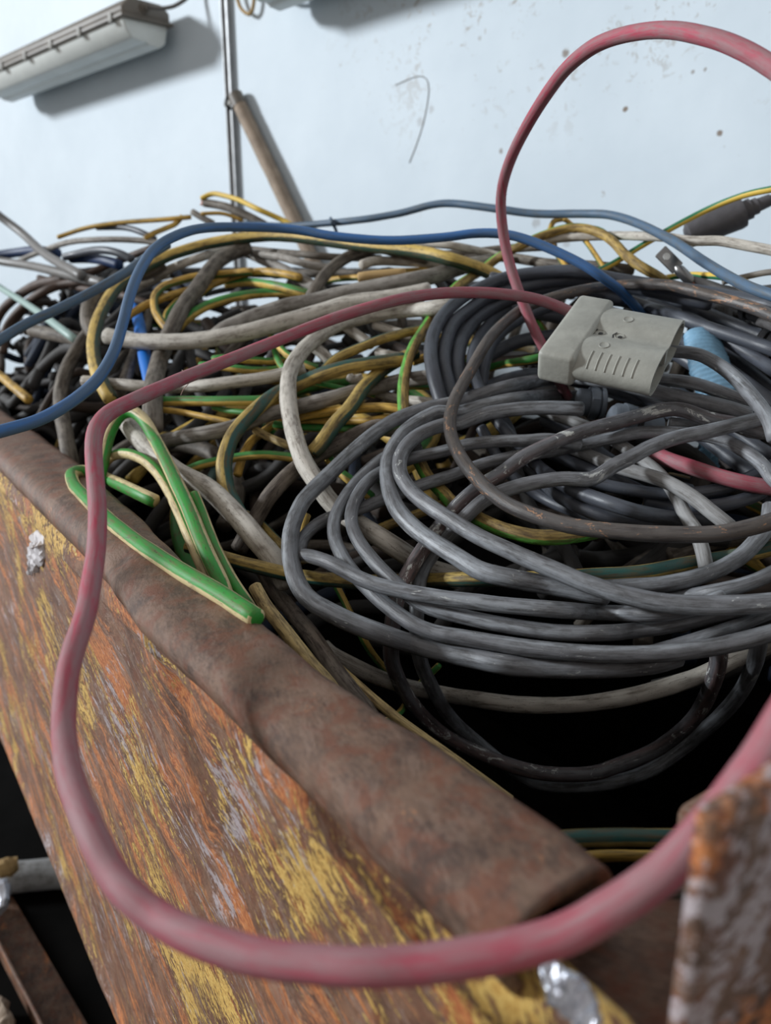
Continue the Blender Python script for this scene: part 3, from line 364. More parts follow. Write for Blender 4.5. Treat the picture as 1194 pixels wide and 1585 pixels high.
{"i":"black_coil","m":"black","r":0.00562,"p":[937,7469,12218,988,7414,12126,1034,7327,12041,1076,7221,11969,1120,7102,11908,1168,6999,11860,1237,6949,11804,1322,6929,11745,1411,6873,11695,1493,6777,11664,1563,6663,11650,1632,6543,11645,1705,6435,11640,1777,6358,11631,1864,6326,11611,1967,6333,11582,2075,6360,11555,2182,6385,11534,2290,6399,11519,2395,6405,11508,2446,6405,11502]},
{"i":"black_coil","m":"black","r":0.00555,"p":[1747,6678,11900,1811,6657,11877,1918,6617,11856,1987,6573,11851,2075,6530,11842,2181,6509,11828,2295,6507,11811,2400,6498,11801,2497,6473,11804,2596,6445,11815,2693,6426,11830,2789,6421,11846,2880,6426,11863,2981,6437,11888,3067,6448,11920,3149,6457,11959,3230,6462,12002,3310,6468,12048,3397,6487,12096,3486,6511,12144,3529,6520,12167]},
{"i":"black_coil","m":"black","r":0.006,"p":[2307,6577,11718,2400,6558,11701,2485,6521,11689,2571,6475,11687,2647,6424,11699,2725,6365,11720,2801,6316,11743,2889,6294,11764,2992,6302,11786,3096,6329,11808,3201,6364,11845,3295,6400,11903,3384,6420,11961,3465,6420,12018,3549,6424,12074]},
{"i":"black_coil","m":"black","r":0.00585,"p":[1580,7304,12007,1676,7266,11968,1763,7194,11937,1850,7104,11911,1930,7012,11891,2015,6923,11871,2098,6845,11850,2187,6799,11818,2282,6774,11777,2369,6740,11739,2453,6692,11707,2535,6641,11677,2620,6601,11644,2665,6589,11626]},
{"i":"black_coil","m":"black","r":0.00619,"p":[1668,8123,12189,1774,8043,12144,1857,7874,12116,1927,7684,12092,1994,7536,12059,2057,7419,12016,2118,7312,11972,2185,7211,11931,2261,7115,11894,2341,7023,11858,2423,6938,11828,2503,6865,11807,2586,6807,11794,2673,6767,11781,2768,6747,11763]},
{"i":"black_coil","m":"black","r":0.00765,"p":[2774,10247,13270,2901,10177,13235,3012,10066,13205,3134,9988,13169,3265,9920,13121,3351,9791,13074,3388,9511,13030,3367,9091,12990,3358,8735,12949,3396,8531,12900,3447,8390,12848,3494,8258,12794,3537,8126,12739,3580,7995,12683,3626,7866,12626,3667,7742,12573,3710,7620,12520,3757,7505,12465,3810,7407,12408,3877,7340,12349,3917,7322,12318]},
{"i":"black_coil","m":"black","r":0.00736,"p":[2686,9020,13011,2810,8982,12976,2923,8909,12946,3026,8813,12915,3117,8702,12879,3197,8580,12834,3266,8451,12780,3329,8319,12722,3390,8193,12662,3456,8083,12602,3514,7979,12549,3568,7870,12497,3619,7759,12445,3667,7653,12394,3715,7556,12344,3768,7466,12288,3815,7375,12232,3857,7281,12179,3903,7198,12125,3935,7174,12096]},
{"i":"black_coil","m":"black","r":0.00781,"p":[3297,10087,13353,3420,10007,13304,3508,9835,13260,3568,9598,13217,3608,9328,13173,3638,9066,13125,3675,8852,13074,3729,8689,13018,3789,8548,12961,3848,8413,12906,3906,8284,12854,3964,8161,12804,4024,8048,12754,4091,7954,12704,4172,7891,12652,4220,7875,12625]},
{"i":"black_coil","m":"black","r":0.00627,"p":[2976,8042,12539,3065,7996,12480,3137,7914,12427,3201,7810,12376,3264,7696,12323,3310,7585,12278,3358,7475,12231,3406,7366,12183,3454,7260,12138,3500,7160,12098,3556,7067,12058,3616,6985,12020,3681,6918,11983,3756,6873,11941,3799,6861,11917]},
{"i":"black_coil","m":"black","r":0.00717,"p":[2082,8888,12731,2206,8846,12689,2316,8759,12655,2415,8638,12622,2509,8508,12584,2594,8380,12540,2670,8253,12492,2743,8123,12441,2814,7994,12387,2882,7866,12333,2943,7743,12282,2999,7623,12233,3052,7505,12182,3104,7389,12132,3155,7276,12082,3204,7165,12035,3252,7057,11990,3300,6953,11946,3349,6857,11901,3403,6777,11854,3469,6722,11802,3508,6707,11773]},
{"i":"black_coil","m":"black","r":0.00723,"p":[3586,9547,13361,3704,9486,13306,3792,9355,13253,3860,9186,13203,3930,9028,13155,4007,8891,13107,4088,8763,13060,4161,8638,13015,4222,8517,12970,4300,8402,12909,4373,8311,12849,4466,8262,12785]},
{"i":"black_coil","m":"black","r":0.00805,"p":[1410,10759,13677,1558,10728,13658,1699,10662,13639,1836,10577,13620,1975,10491,13601,2116,10437,13583,2265,10435,13567,2424,10456,13551,2580,10457,13535,2727,10426,13518,2868,10381,13503,3009,10344,13489,3152,10317,13475,3292,10279,13460,3418,10204,13442,3528,10088,13419,3623,9936,13392,3711,9778,13362,3808,9651,13331,3922,9576,13300,3987,9560,13285]},
{"i":"black_coil","m":"black","r":0.00812,"p":[791,9278,12697,805,9372,12846,844,9529,12984,934,9713,13096,1072,9893,13200,1203,10038,13275,1359,10175,13351,1533,10348,13414,1697,10519,13450,1858,10605,13475,2011,10623,13498,2085,10626,13511]},
{"i":"black_coil","m":"black","r":0.0077,"p":[1069,8646,12467,1086,8734,12601,1125,8883,12731,1187,9053,12838,1269,9223,12946,1369,9370,13035,1482,9488,13109,1606,9582,13177,1735,9653,13237,1872,9704,13287,2012,9737,13333,2079,9747,13358]},
{"i":"black_coil","m":"black","r":0.00761,"p":[3613,9117,13006,3702,9042,12939,3761,8898,12879,3809,8736,12820,3861,8589,12757,3903,8452,12695,3945,8315,12630,3983,8180,12566,4018,8050,12506,4059,7926,12446,4109,7817,12384,4166,7734,12324,4242,7687,12259]},
{"i":"black_coil","m":"black","r":0.00609,"p":[3317,7821,12304,3386,7755,12231,3429,7633,12169,3457,7480,12100,3466,7334,12041,3481,7199,11973,3497,7078,11901,3510,6975,11829,3516,6874,11748,3513,6778,11668,3517,6704,11584,3528,6681,11539]},
{"i":"black_coil","m":"black","r":0.008,"p":[802,9317,12387,902,9364,12472,1004,9439,12556,1114,9529,12635,1235,9619,12707,1365,9699,12776,1501,9764,12839,1637,9808,12890,1774,9828,12925,1912,9827,12947,2048,9810,12963,2180,9785,12974,2310,9754,12977,2441,9728,12975,2574,9716,12973]},
{"i":"black_coil","m":"black","r":0.00835,"p":[777,10181,12948,914,10223,13034,1054,10282,13119,1204,10337,13186,1345,10369,13226,1491,10371,13252,1634,10341,13266,1768,10284,13266,1894,10205,13248,2019,10117,13221,2149,10027,13196,2268,9941,13179,2393,9865,13162,2523,9807,13144,2659,9779,13126]},
{"i":"black_coil","m":"black","r":0.00827,"p":[929,8996,12275,1057,9025,12341,1186,9065,12406,1321,9105,12464,1455,9136,12503,1589,9177,12529,1735,9248,12543,1886,9308,12545,2024,9304,12536,2147,9234,12516,2259,9107,12492,2352,8927,12471,2433,8747,12455,2532,8620,12435,2636,8539,12409,2744,8484,12381,2860,8456,12349]},
{"i":"lugc","m":"greydark","r":0.00496,"p":[3477,9216,13637,3591,9175,13604,3694,9092,13565,3775,8984,13523,3855,8868,13479,3933,8755,13443,4011,8652,13416,4097,8560,13391,4179,8485,13370,4279,8430,13347,4391,8403,13325],"n":"dark_cable","c":"cable","l":"dark grey cable ending in a bare metal lug that points up at the white wall"},
{"i":"tapec","m":"greydark","r":0.0061,"p":[3940,9747,13266,4080,9693,13249,4171,9539,13233,4184,9235,13218,4102,8777,13206,3966,8276,13195,3904,7915,13169,3920,7739,13137,3988,7647,13098,4077,7603,13057],"n":"dark_cable","c":"cable","l":"dark cable with a torn taped end, right of the grey plug"},
{"i":"gy3","m":"gyc","r":0.00684,"p":[-3081,7945,11455,-3067,8004,11563,-3066,8095,11664,-3072,8201,11752,-3074,8316,11865,-3069,8415,11962,-3031,8496,12077,-2947,8538,12181,-2825,8511,12220,-2698,8405,12185,-2572,8236,12110,-2453,8031,12026,-2336,7815,11947,-2228,7604,11881,-2123,7401,11810,-2028,7211,11750,-1941,7033,11699,-1858,6863,11647,-1778,6696,11595,-1700,6531,11538,-1624,6368,11480,-1552,6211,11430,-1478,6060,11378,-1403,5918,11326,-1341,5798,11283,-1293,5707,11231,-1262,5658,11173],"g":-0.07,"gl":[[0,0.19],[0.3,0.19],[0.42,-0.04],[1,-0.01]],"n":"green_yellow_cable","c":"cable","l":"bright green and cream cable bent in a tight hairpin just under the red cable bend"},
{"i":"gy1","m":"gyc","r":0.00672,"p":[-803,4391,11557,-862,4454,11566,-938,4550,11566,-1031,4667,11567,-1130,4787,11568,-1220,4896,11567,-1316,5007,11567,-1418,5125,11567,-1525,5253,11567,-1640,5395,11567,-1763,5551,11567,-1891,5715,11567,-2019,5887,11566,-2157,6076,11567,-2295,6275,11567,-2434,6482,11566,-2605,6741,11566,-2807,7053,11568,-3004,7374,11562,-3229,7745,11564,-3439,8226,11580,-3346,8388,11572,-3172,8281,11546,-2976,8069,11545,-2778,7785,11570,-2567,7478,11595,-2395,7240,11609,-2259,7117,11591,-2205,7094,11572],"g":0.08,"n":"green_yellow_cable","c":"cable","l":"green and cream cable lying along the rusty rim and doubling back behind the red cable"},
{"i":"gy4","m":"gyc","r":0.00526,"p":[-1794,6956,11678,-1750,6901,11612,-1691,6795,11541,-1632,6663,11485,-1566,6518,11427,-1500,6371,11377,-1427,6226,11323,-1355,6086,11275,-1286,5956,11234,-1209,5831,11188,-1138,5723,11149,-1076,5638,11099,-1027,5591,11037],"g":-0.03,"n":"green_yellow_cable","c":"cable","l":"green and cream cable slanting down to the rim just right of the hairpin"},
{"i":"gy2","m":"gyc","r":0.00579,"p":[-3146,8056,11208,-3159,8159,11317,-3186,8302,11415,-3189,8405,11536,-3138,8426,11667,-2988,8344,11763,-2793,8176,11812,-2586,7961,11810,-2438,7758,11793,-2311,7580,11751,-2197,7406,11693,-2089,7228,11620,-2006,7061,11575,-1925,6898,11524,-1845,6737,11467,-1768,6580,11413,-1691,6428,11353,-1622,6290,11299,-1557,6174,11240,-1505,6099,11182,-1484,6078,11147],"g":-0.19,"n":"green_yellow_cable","c":"cable","l":"green and cream cable arching low inside the hairpin and down to the rim"},
{"i":"gy5","m":"cream","r":0.00539,"p":[-1030,5644,11272,-986,5601,11213,-941,5530,11176,-878,5438,11138,-812,5341,11107,-742,5241,11073,-677,5143,11043,-611,5047,11012,-551,4957,10985,-491,4871,10959,-436,4792,10939,-384,4721,10912,-337,4664,10874,-292,4629,10823],"g":-0.41,"n":"green_yellow_cable","c":"cable","l":"short cream cable with a blunt rounded end lying against the inner rim"},
{"i":"w6","m":"white","r":0.01091,"p":[-3827,10798,12915,-3666,10760,12884,-3486,10687,12861,-3326,10602,12854,-3155,10520,12854,-2980,10446,12859,-2811,10380,12864,-2635,10324,12872,-2466,10279,12885,-2303,10247,12906,-2141,10228,12932,-1993,10220,12958,-1845,10219,12987,-1706,10225,13019,-1574,10233,13052,-1439,10243,13085,-1304,10255,13121,-1165,10270,13157,-1022,10289,13196,-880,10311,13234,-745,10333,13273,-622,10350,13313,-479,10358,13349,-348,10351,13369,-201,10335,13385,-50,10316,13403,99,10299,13426,251,10289,13453,404,10286,13482,557,10289,13510],"n":"white_cable","c":"cable","l":"off-white cable lying just above the red cable in the middle of the heap"},
{"i":"y1","m":"yell","r":0.00916,"p":[-3419,9569,12221,-3526,9687,12337,-3654,9909,12442,-3787,10186,12544,-3909,10480,12653,-4014,10773,12773,-4093,11070,12909,-4147,11378,13062,-4182,11689,13207,-4199,11993,13346,-4197,12275,13474,-4169,12528,13590,-4091,12749,13700,-3986,12942,13800,-3839,13113,13909,-3696,13252,14002,-3522,13362,14087,-3340,13438,14151,-3185,13484,14200,-3010,13507,14246,-2811,13509,14287,-2613,13488,14317,-2396,13449,14344,-2183,13392,14362,-1982,13317,14371,-1794,13224,14369,-1613,13113,14357,-1428,12985,14338,-1249,12844,14311,-1062,12694,14280,-880,12542,14249,-709,12390,14219,-533,12239,14188,-360,12089,14159,-183,11943,14132,6,11800,14107,187,11659,14084,349,11517,14058,509,11370,14025,648,11220,13990,778,11079,13953,936,11007,13909,1095,11052,13866,1258,11112,13817,1410,11080,13757,1545,10979,13680,1664,10875,13598,1792,10803,13511,1857,10784,13469],"g":0.21,"n":"green_yellow_cable","c":"cable","l":"dirty yellow cable looping down at left and running under the bright blue cable"},
{"i":"y6","m":"yteal","r":0.00613,"p":[-1798,6615,11283,-1689,6588,11255,-1576,6541,11235,-1452,6481,11219,-1347,6419,11213,-1236,6357,11206,-1127,6298,11201,-1026,6241,11197,-909,6184,11191,-800,6131,11187,-692,6083,11186,-594,6041,11189,-496,6004,11193,-402,5971,11198,-310,5941,11202,-223,5918,11206,-137,5917,11204,-49,5963,11186,41,6052,11155,136,6134,11127,232,6169,11118,329,6161,11125,424,6104,11150,508,5974,11203,583,5826,11262,653,5743,11294,733,5712,11305,820,5692,11313,903,5673,11321,994,5653,11330,1085,5633,11339,1173,5615,11348,1256,5599,11357,1337,5585,11368,1418,5571,11378,1499,5557,11389,1584,5544,11399,1670,5530,11408,1758,5517,11417,1845,5506,11428,1932,5496,11441,2021,5496,11455,2121,5530,11460,2242,5613,11449,2365,5694,11439,2473,5732,11442,2568,5735,11457,2651,5713,11481,2725,5677,11511,2801,5651,11538,2882,5645,11559,2960,5641,11582,3023,5612,11613,3076,5565,11651,3109,5554,11665],"g":0.18,"gl":[[0,0.21],[0.55,0.18],[0.7,-0.06],[1,-0.09]],"n":"green_yellow_cable","c":"cable","l":"yellow cable with teal band stretched straight beneath the front turns of the grey coil"},
{"i":"w2","m":"white","r":0.0093,"p":[821,9826,13357,684,9891,13322,548,10057,13290,406,10221,13274,243,10308,13260,111,10349,13245,-33,10368,13226,-177,10366,13202,-322,10327,13173,-463,10208,13142,-580,10003,13109,-713,9800,13046,-823,9646,12970,-931,9494,12882,-1015,9320,12792,-1083,9118,12677,-1103,8905,12572,-1094,8690,12478,-1071,8472,12387,-1037,8255,12298,-995,8041,12210,-947,7831,12124,-896,7634,12046,-845,7463,11973,-793,7333,11898,-735,7240,11827,-672,7153,11760,-609,7072,11693,-548,7017,11621,-481,6980,11552,-404,6935,11500,-319,6865,11463,-230,6759,11436,-137,6601,11425,-51,6434,11422,34,6359,11388,124,6375,11322,200,6399,11261,283,6390,11206,369,6355,11167,457,6293,11150,546,6217,11145,636,6168,11130],"n":"white_cable","c":"cable","l":"thick off-white cable making a big C-shaped bend in the middle of the heap"},
{"i":"w1","m":"white","r":0.01013,"p":[-3019,8797,12154,-2960,8719,12065,-2845,8575,11982,-2702,8397,11911,-2547,8209,11843,-2410,8035,11797,-2273,7875,11752,-2137,7729,11710,-2013,7600,11684,-1887,7479,11661,-1766,7361,11636,-1656,7238,11603,-1554,7111,11562,-1458,6981,11520,-1369,6852,11482,-1277,6726,11436,-1197,6622,11387,-1130,6552,11335,-1046,6489,11263,-972,6415,11200,-910,6336,11125,-858,6281,11038],"n":"white_cable","c":"cable","l":"thick white cable emerging under the green hairpin and sloping down to the right"},
{"i":"y2","m":"gyd","r":0.00623,"p":[3909,9858,13294,3810,9912,13374,3728,10013,13453,3655,10106,13526,3527,10085,13610,3364,9921,13678,3213,9832,13741,3126,9936,13808,3077,10137,13889,3040,10365,13979,2992,10611,14106,2922,10843,14215,2812,11037,14291,2708,11178,14330,2574,11265,14341,2442,11300,14322,2293,11294,14283,2137,11254,14229,1976,11198,14160,1833,11186,14093,1694,11263,14022,1568,11352,13947,1438,11352,13852,1302,11265,13754,1154,11089,13677,1001,10800,13594,862,10523,13489,740,10372,13365,640,10236,13242,539,9998,13116,437,9639,13003,343,9251,12903,278,8951,12803,237,8720,12701,208,8503,12599,189,8292,12496,185,8095,12390,191,7914,12279,204,7765,12180,227,7654,12100,264,7542,12023,301,7410,11954,347,7276,11877,395,7165,11809,459,7059,11749,523,6937,11709,583,6772,11673,643,6574,11648,709,6411,11645,789,6292,11636,867,6179,11622,955,6064,11614,1024,5973,11616,1104,5913,11612,1186,5871,11609,1268,5842,11612,1354,5840,11614,1459,5928,11591,1607,6127,11540,1748,6295,11504,1806,6327,11503],"g":0.21,"gl":[[0,0.21],[0.3,0.21],[0.45,0.19],[0.55,0.15],[1,0.17]],"n":"green_yellow_cable","c":"cable","l":"long dirty green and yellow cable dropping past the left side of the dark coil"},
{"i":"w8","m":"browngrey","r":0.01171,"p":[-2286,13558,14218,-2450,13486,14151,-2582,13295,14078,-2678,12974,13974,-2743,12628,13834,-2790,12325,13689,-2836,12036,13540,-2880,11753,13412,-2918,11480,13287,-2951,11245,13152,-2989,11073,13015,-3019,10916,12880,-3024,10701,12757,-3010,10391,12616,-2947,9994,12506,-2859,9581,12419,-2789,9251,12318,-2734,9004,12199,-2689,8827,12096,-2666,8732,11978],"n":"grey_cable","c":"cable","l":"grey-brown cable dropping steeply under the off-white and red cables at left"},
{"i":"w7","m":"greylite2","r":0.01086,"p":[-2293,10458,12891,-2150,10507,13006,-2035,10559,13062,-1890,10619,13122,-1750,10674,13176,-1610,10719,13226,-1463,10750,13272,-1316,10767,13310,-1164,10772,13338,-1019,10772,13363,-864,10775,13397,-707,10783,13439,-553,10789,13474,-408,10792,13502,-257,10793,13530,-110,10790,13558,35,10787,13586,179,10784,13614,325,10791,13641,474,10843,13668,626,10967,13698,788,11122,13740,958,11270,13795,1123,11402,13845,1281,11494,13876,1431,11539,13899,1505,11548,13911],"n":"grey_cable","c":"cable","l":"grey cable running parallel above the off-white cable in mid heap"},
{"i":"wv","m":"browngrey","r":0.0085,"p":[-1060,11295,13423,-994,11388,13549,-911,11565,13678,-813,11813,13809,-689,12062,13925,-532,12228,14020,-368,12288,14087,-201,12247,14124,-33,12117,14118,132,11948,14072,289,11800,14030,436,11695,13993,586,11645,13958],"n":"grey_cable","c":"cable","l":"dark grey cable hooked in a small arch below the blue cable"},
{"i":"y3","m":"yteal","r":0.00819,"p":[-1331,6981,11355,-1390,7048,11433,-1456,7163,11495,-1534,7303,11564,-1594,7446,11649,-1630,7570,11753,-1642,7664,11841,-1633,7774,11929,-1614,7916,12017,-1577,8062,12091,-1526,8197,12155,-1461,8330,12219,-1388,8480,12283,-1303,8641,12344,-1202,8775,12399,-1079,8862,12448,-958,8906,12495,-836,8908,12547,-716,8882,12593,-582,8866,12638,-434,8868,12675,-314,8868,12694,-185,8879,12710,-66,8915,12721,76,8956,12737,208,8974,12753],"g":0.13,"gl":[[0,0.21],[0.45,0.13],[0.6,-0.14],[1,-0.19]],"n":"green_yellow_cable","c":"cable","l":"yellow cable with teal stripe arching left to right behind the C-shaped white cable"},
{"i":"y3b","m":"yteal","r":0.00797,"p":[365,9215,12815,228,9187,12760,108,9144,12704,6,9075,12649,-98,8953,12579,-201,8742,12500,-280,8456,12432,-339,8201,12361,-410,8030,12289,-487,7899,12225,-546,7781,12163,-600,7677,12089,-676,7599,11999,-726,7576,11951],"g":-0.21,"n":"green_yellow_cable","c":"cable","l":"grimy yellow cable with teal edge slanting down behind the C-shaped white cable"},
{"i":"w4","m":"greylite2","r":0.0085,"p":[-2762,8821,11773,-2640,8821,11814,-2492,8764,11858,-2308,8600,11912,-2118,8411,11972,-1966,8321,12010,-1830,8325,12034,-1712,8380,12054,-1586,8466,12087,-1465,8550,12127,-1358,8604,12162,-1234,8617,12193,-1097,8578,12230,-961,8508,12273,-817,8465,12314,-690,8474,12346,-563,8548,12372,-446,8683,12390,-340,8831,12401,-208,8948,12419,-83,9007,12439,30,8999,12467,149,8910,12505,271,8761,12543,397,8641,12573,527,8583,12595,592,8574,12604],"n":"grey_cable","c":"cable","l":"light grey cable crossing behind the C-shaped white cable below the teal-striped cable"},
{"i":"w5","m":"white","r":0.0074,"p":[-3960,10172,12369,-3788,10107,12364,-3595,9976,12366,-3411,9838,12370,-3229,9743,12369,-3086,9703,12364,-2938,9690,12356,-2785,9664,12354,-2628,9599,12360,-2459,9484,12376,-2283,9362,12397,-2127,9287,12418,-1973,9252,12439,-1831,9228,12459,-1689,9209,12478,-1553,9194,12498,-1438,9189,12517,-1295,9205,12544,-1167,9232,12573,-1040,9252,12606,-976,9258,12623],"n":"white_cable","c":"cable","l":"thin off-white cable just below the red cable on the left side of the heap"},
{"i":"w3","m":"bark","r":0.00843,"p":[-1411,7010,11118,-1369,7061,11194,-1332,7135,11261,-1277,7208,11349,-1218,7245,11448,-1148,7250,11562,-1081,7269,11641,-1010,7360,11707,-937,7497,11758,-851,7624,11809,-754,7713,11862,-643,7771,11915,-527,7801,11966,-409,7815,12024,-292,7825,12085,-180,7849,12131,-73,7885,12153,57,7901,12128,182,7905,12133,297,7911,12170,355,7915,12188],"n":"grey_cable","c":"cable","l":"grimy brown-grey cable with flaking jacket rising behind the outer grey loop"},
{"i":"w9","m":"browngrey","r":0.01137,"p":[-3732,13442,13947,-3893,13369,13822,-4065,13260,13769,-4218,13120,13705,-4344,12974,13629,-4465,12810,13551,-4554,12601,13464,-4589,12314,13282,-4513,12001,13089,-4375,11743,12939,-4167,11612,12824],"n":"grey_cable","c":"cable","l":"grey-brown cable curled round the yellow loop at left"},
{"i":"w9b","m":"browngrey","r":0.01018,"p":[-4381,11987,12994,-4536,11942,12853,-4621,11865,12716,-4679,11726,12571,-4717,11549,12417,-4724,11362,12259,-4693,11148,12094,-4610,10914,11983,-4501,10654,11870,-4383,10388,11775,-4262,10125,11676,-4154,9889,11581,-4069,9706,11482,-4020,9608,11368],"n":"grey_cable","c":"cable","l":"dusty grey-brown cable hanging down behind the blue cable at left"},
{"i":"h1","m":"gyb","r":0.00604,"p":[-2909,9317,12232,-2802,9298,12229,-2634,9251,12232,-2479,9181,12242,-2304,9106,12252,-2130,9042,12261,-1976,8986,12269,-1806,8934,12278,-1648,8891,12286,-1510,8867,12291,-1365,8863,12297,-1233,8864,12304,-1168,8865,12308],"g":-0.13,"n":"green_yellow_cable","c":"cable","l":"green-topped yellow cable lying level below the thin off-white cable"},
{"i":"h2","m":"yelb","r":0.00374,"p":[-2789,9149,12147,-2654,9120,12145,-2509,9054,12146,-2367,8971,12139,-2219,8885,12126,-2077,8800,12114,-1932,8718,12099,-1787,8646,12080,-1646,8598,12055,-1578,8586,12041],"g":0.5,"n":"green_yellow_cable","c":"cable","l":"thin yellow cable directly under the level green-topped cable"},
{"i":"h3","m":"gyb","r":0.00371,"p":[-2035,9060,12191,-1890,9012,12159,-1757,8919,12159,-1606,8819,12158,-1454,8753,12147,-1304,8726,12128],"g":0,"n":"green_yellow_cable","c":"cable","l":"thin green cable crossing just left of the teal-striped arch"},
{"i":"h4","m":"gyb","r":0.00477,"p":[-2106,7969,11675,-1969,7985,11728,-1856,7992,11755,-1719,7997,11783,-1588,7993,11807,-1460,7979,11830,-1328,7954,11846,-1208,7919,11850,-1087,7889,11845,-977,7867,11837,-842,7844,11819,-719,7827,11797],"g":-0.16,"n":"green_yellow_cable","c":"cable","l":"green and yellow cable lying in the shadowed gap right of the thick white cable"},
{"i":"h5","m":"yelb","r":0.00558,"p":[-1110,8640,12090,-1015,8632,12125,-889,8596,12157,-765,8540,12186,-629,8474,12216,-502,8398,12244,-373,8325,12270,-253,8275,12290,-145,8234,12303,-15,8186,12308,96,8137,12303,229,8099,12278,293,8089,12263],"g":0.3,"n":"green_yellow_cable","c":"cable","l":"orange-yellow cable in front of the level green strip, right of the C bend"},
{"i":"h6","m":"yelb","r":0.0045,"p":[-1161,8741,12059,-1039,8726,12079,-881,8681,12091,-747,8614,12100,-596,8526,12111,-447,8403,12129,-321,8262,12152,-184,8175,12172,-74,8159,12185,28,8171,12195,167,8180,12213,297,8187,12234],"g":0.28,"n":"green_yellow_cable","c":"cable","l":"yellow cable tucked right under the orange-yellow one"},
{"i":"h7","m":"gyb","r":0.00479,"p":[-1286,8829,12022,-1139,8811,12006,-1005,8769,12004,-851,8702,12005,-709,8619,12013,-570,8536,12023,-443,8462,12035,-327,8388,12053,-205,8313,12082,-96,8263,12115,13,8254,12150,122,8269,12191,231,8285,12233],"g":0,"n":"green_yellow_cable","c":"cable","l":"green cable, lowest of the three level strands right of the C bend"},
{"i":"h8","m":"yteal","r":0.00582,"p":[-807,9049,12494,-721,9111,12618,-623,9195,12712,-513,9278,12773,-417,9346,12811,-292,9404,12858,-142,9454,12916,-7,9512,12959,115,9629,12985,245,9796,13007,378,9914,13029,513,9957,13056],"g":-0.24,"n":"green_yellow_cable","c":"cable","l":"yellow cable with teal top sloping up to the right above the teal-striped arch"},
{"i":"h9","m":"gyb","r":0.00479,"p":[-1496,10301,12942,-1395,10154,12836,-1240,9876,12734,-1109,9630,12694,-975,9484,12653,-837,9424,12608],"g":-0.16,"n":"green_yellow_cable","c":"cable","l":"small curved green and yellow cable left of the C bend"},
{"i":"h10","m":"gyb","r":0.00441,"p":[-1461,10334,12857,-1430,10189,12718,-1324,9917,12593,-1189,9724,12499],"g":0,"n":"green_yellow_cable","c":"cable","l":"small green cable diving steeply beside the C bend"},
{"i":"h11","m":"gyb","r":0.00516,"p":[-2324,9770,12607,-2157,9748,12609,-2004,9693,12595,-1840,9641,12579,-1715,9670,12561,-1614,9813,12539,-1461,9949,12532,-1312,9998,12553,-1178,10009,12593],"g":-0.16,"n":"green_yellow_cable","c":"cable","l":"yellow cable with green top edge just below the red cable, lower of a pair"},
{"i":"h12","m":"gyb","r":0.00487,"p":[-2199,9958,12671,-2056,9946,12688,-1896,9932,12674,-1743,9992,12655,-1605,10100,12638,-1470,10150,12630,-1308,10149,12645,-1234,10148,12655],"g":-0.16,"n":"green_yellow_cable","c":"cable","l":"yellow cable with green top edge just below the red cable, upper of a pair"},
{"i":"h13","m":"yelb","r":0.00602,"p":[-2976,11151,12851,-3121,11284,12988,-3302,11540,13132,-3444,11851,13272,-3508,12161,13443,-3429,12404,13577,-3275,12557,13648,-3143,12647,13693,-2982,12708,13728,-2823,12736,13747,-2641,12715,13760,-2452,12650,13774,-2261,12566,13788,-2079,12521,13802],"g":0.2,"n":"green_yellow_cable","c":"cable","l":"brass-yellow cable looping sharply round at left between blue and grey-brown cables"},
{"i":"h14","m":"yelb","r":0.0064,"p":[-2907,12531,13464,-2780,12630,13581,-2647,12730,13647,-2464,12771,13710,-2290,12746,13753,-2098,12671,13786,-1892,12542,13794,-1671,12341,13772,-1461,12135,13739,-1277,12035,13698],"g":0.3,"n":"green_yellow_cable","c":"cable","l":"orange-yellow cable arching above the two green cables at left"},
{"i":"h15","m":"gyb","r":0.0067,"p":[-2561,12869,13612,-2378,12828,13631,-2174,12674,13640,-1937,12348,13623,-1706,11960,13595,-1479,11694,13553,-1278,11554,13506,-1087,11493,13458],"g":-0.11,"n":"green_yellow_cable","c":"cable","l":"green and yellow cable, upper of two sloping into the grey arch"},
{"i":"h16","m":"gyb","r":0.00702,"p":[-3011,11429,12990,-2878,11499,13124,-2743,11582,13228,-2594,11635,13307,-2445,11654,13361,-2292,11677,13402,-2148,11751,13433,-2010,11892,13456,-1859,11999,13473,-1694,12004,13483,-1507,11945,13479,-1318,11897,13456],"g":-0.11,"n":"green_yellow_cable","c":"cable","l":"green-topped yellow cable curving up from the grey-brown cable at left"},
{"i":"h17","m":"yelb","r":0.00594,"p":[-3965,11944,13090,-3821,12004,13189,-3694,12096,13274,-3555,12192,13347,-3403,12287,13409,-3259,12420,13464,-3120,12583,13512,-2995,12705,13561,-2848,12759,13611],"g":0.5,"n":"green_yellow_cable","c":"cable","l":"golden cable sloping up behind the blue cable at left"},
{"i":"h18","m":"gyb","r":0.00433,"p":[-3291,11783,13049,-3313,12007,13183,-3281,12369,13319,-3204,12607,13408,-3141,12654,13454],"g":0.2,"n":"green_yellow_cable","c":"cable","l":"thin green cable inside the brass-yellow loop"},
{"i":"h19","m":"gyb","r":0.00414,"p":[-732,6853,11507,-764,6795,11412,-773,6704,11316,-764,6615,11229,-742,6561,11147],"g":0.5,"n":"green_yellow_cable","c":"cable","l":"yellow strand standing upright inside the outer grey loop"},
{"i":"h20","m":"gyb","r":0.00511,"p":[-621,7888,11853,-548,7800,11779,-466,7622,11735,-349,7419,11702,-252,7274,11666,-175,7197,11617,-137,7178,11588],"g":-0.16,"n":"green_yellow_cable","c":"cable","l":"green and yellow strand between the C bend and the inner grey loops"},
{"i":"h21","m":"gyd","r":0.00447,"p":[-221,6776,11324,-142,6778,11359,-55,6773,11399,39,6776,11438,138,6793,11473,236,6816,11504,337,6840,11536,434,6862,11568,527,6881,11600,618,6894,11632],"g":-0.34,"n":"green_yellow_cable","c":"cable","l":"green and yellow strand seen through the inner grey loops"},
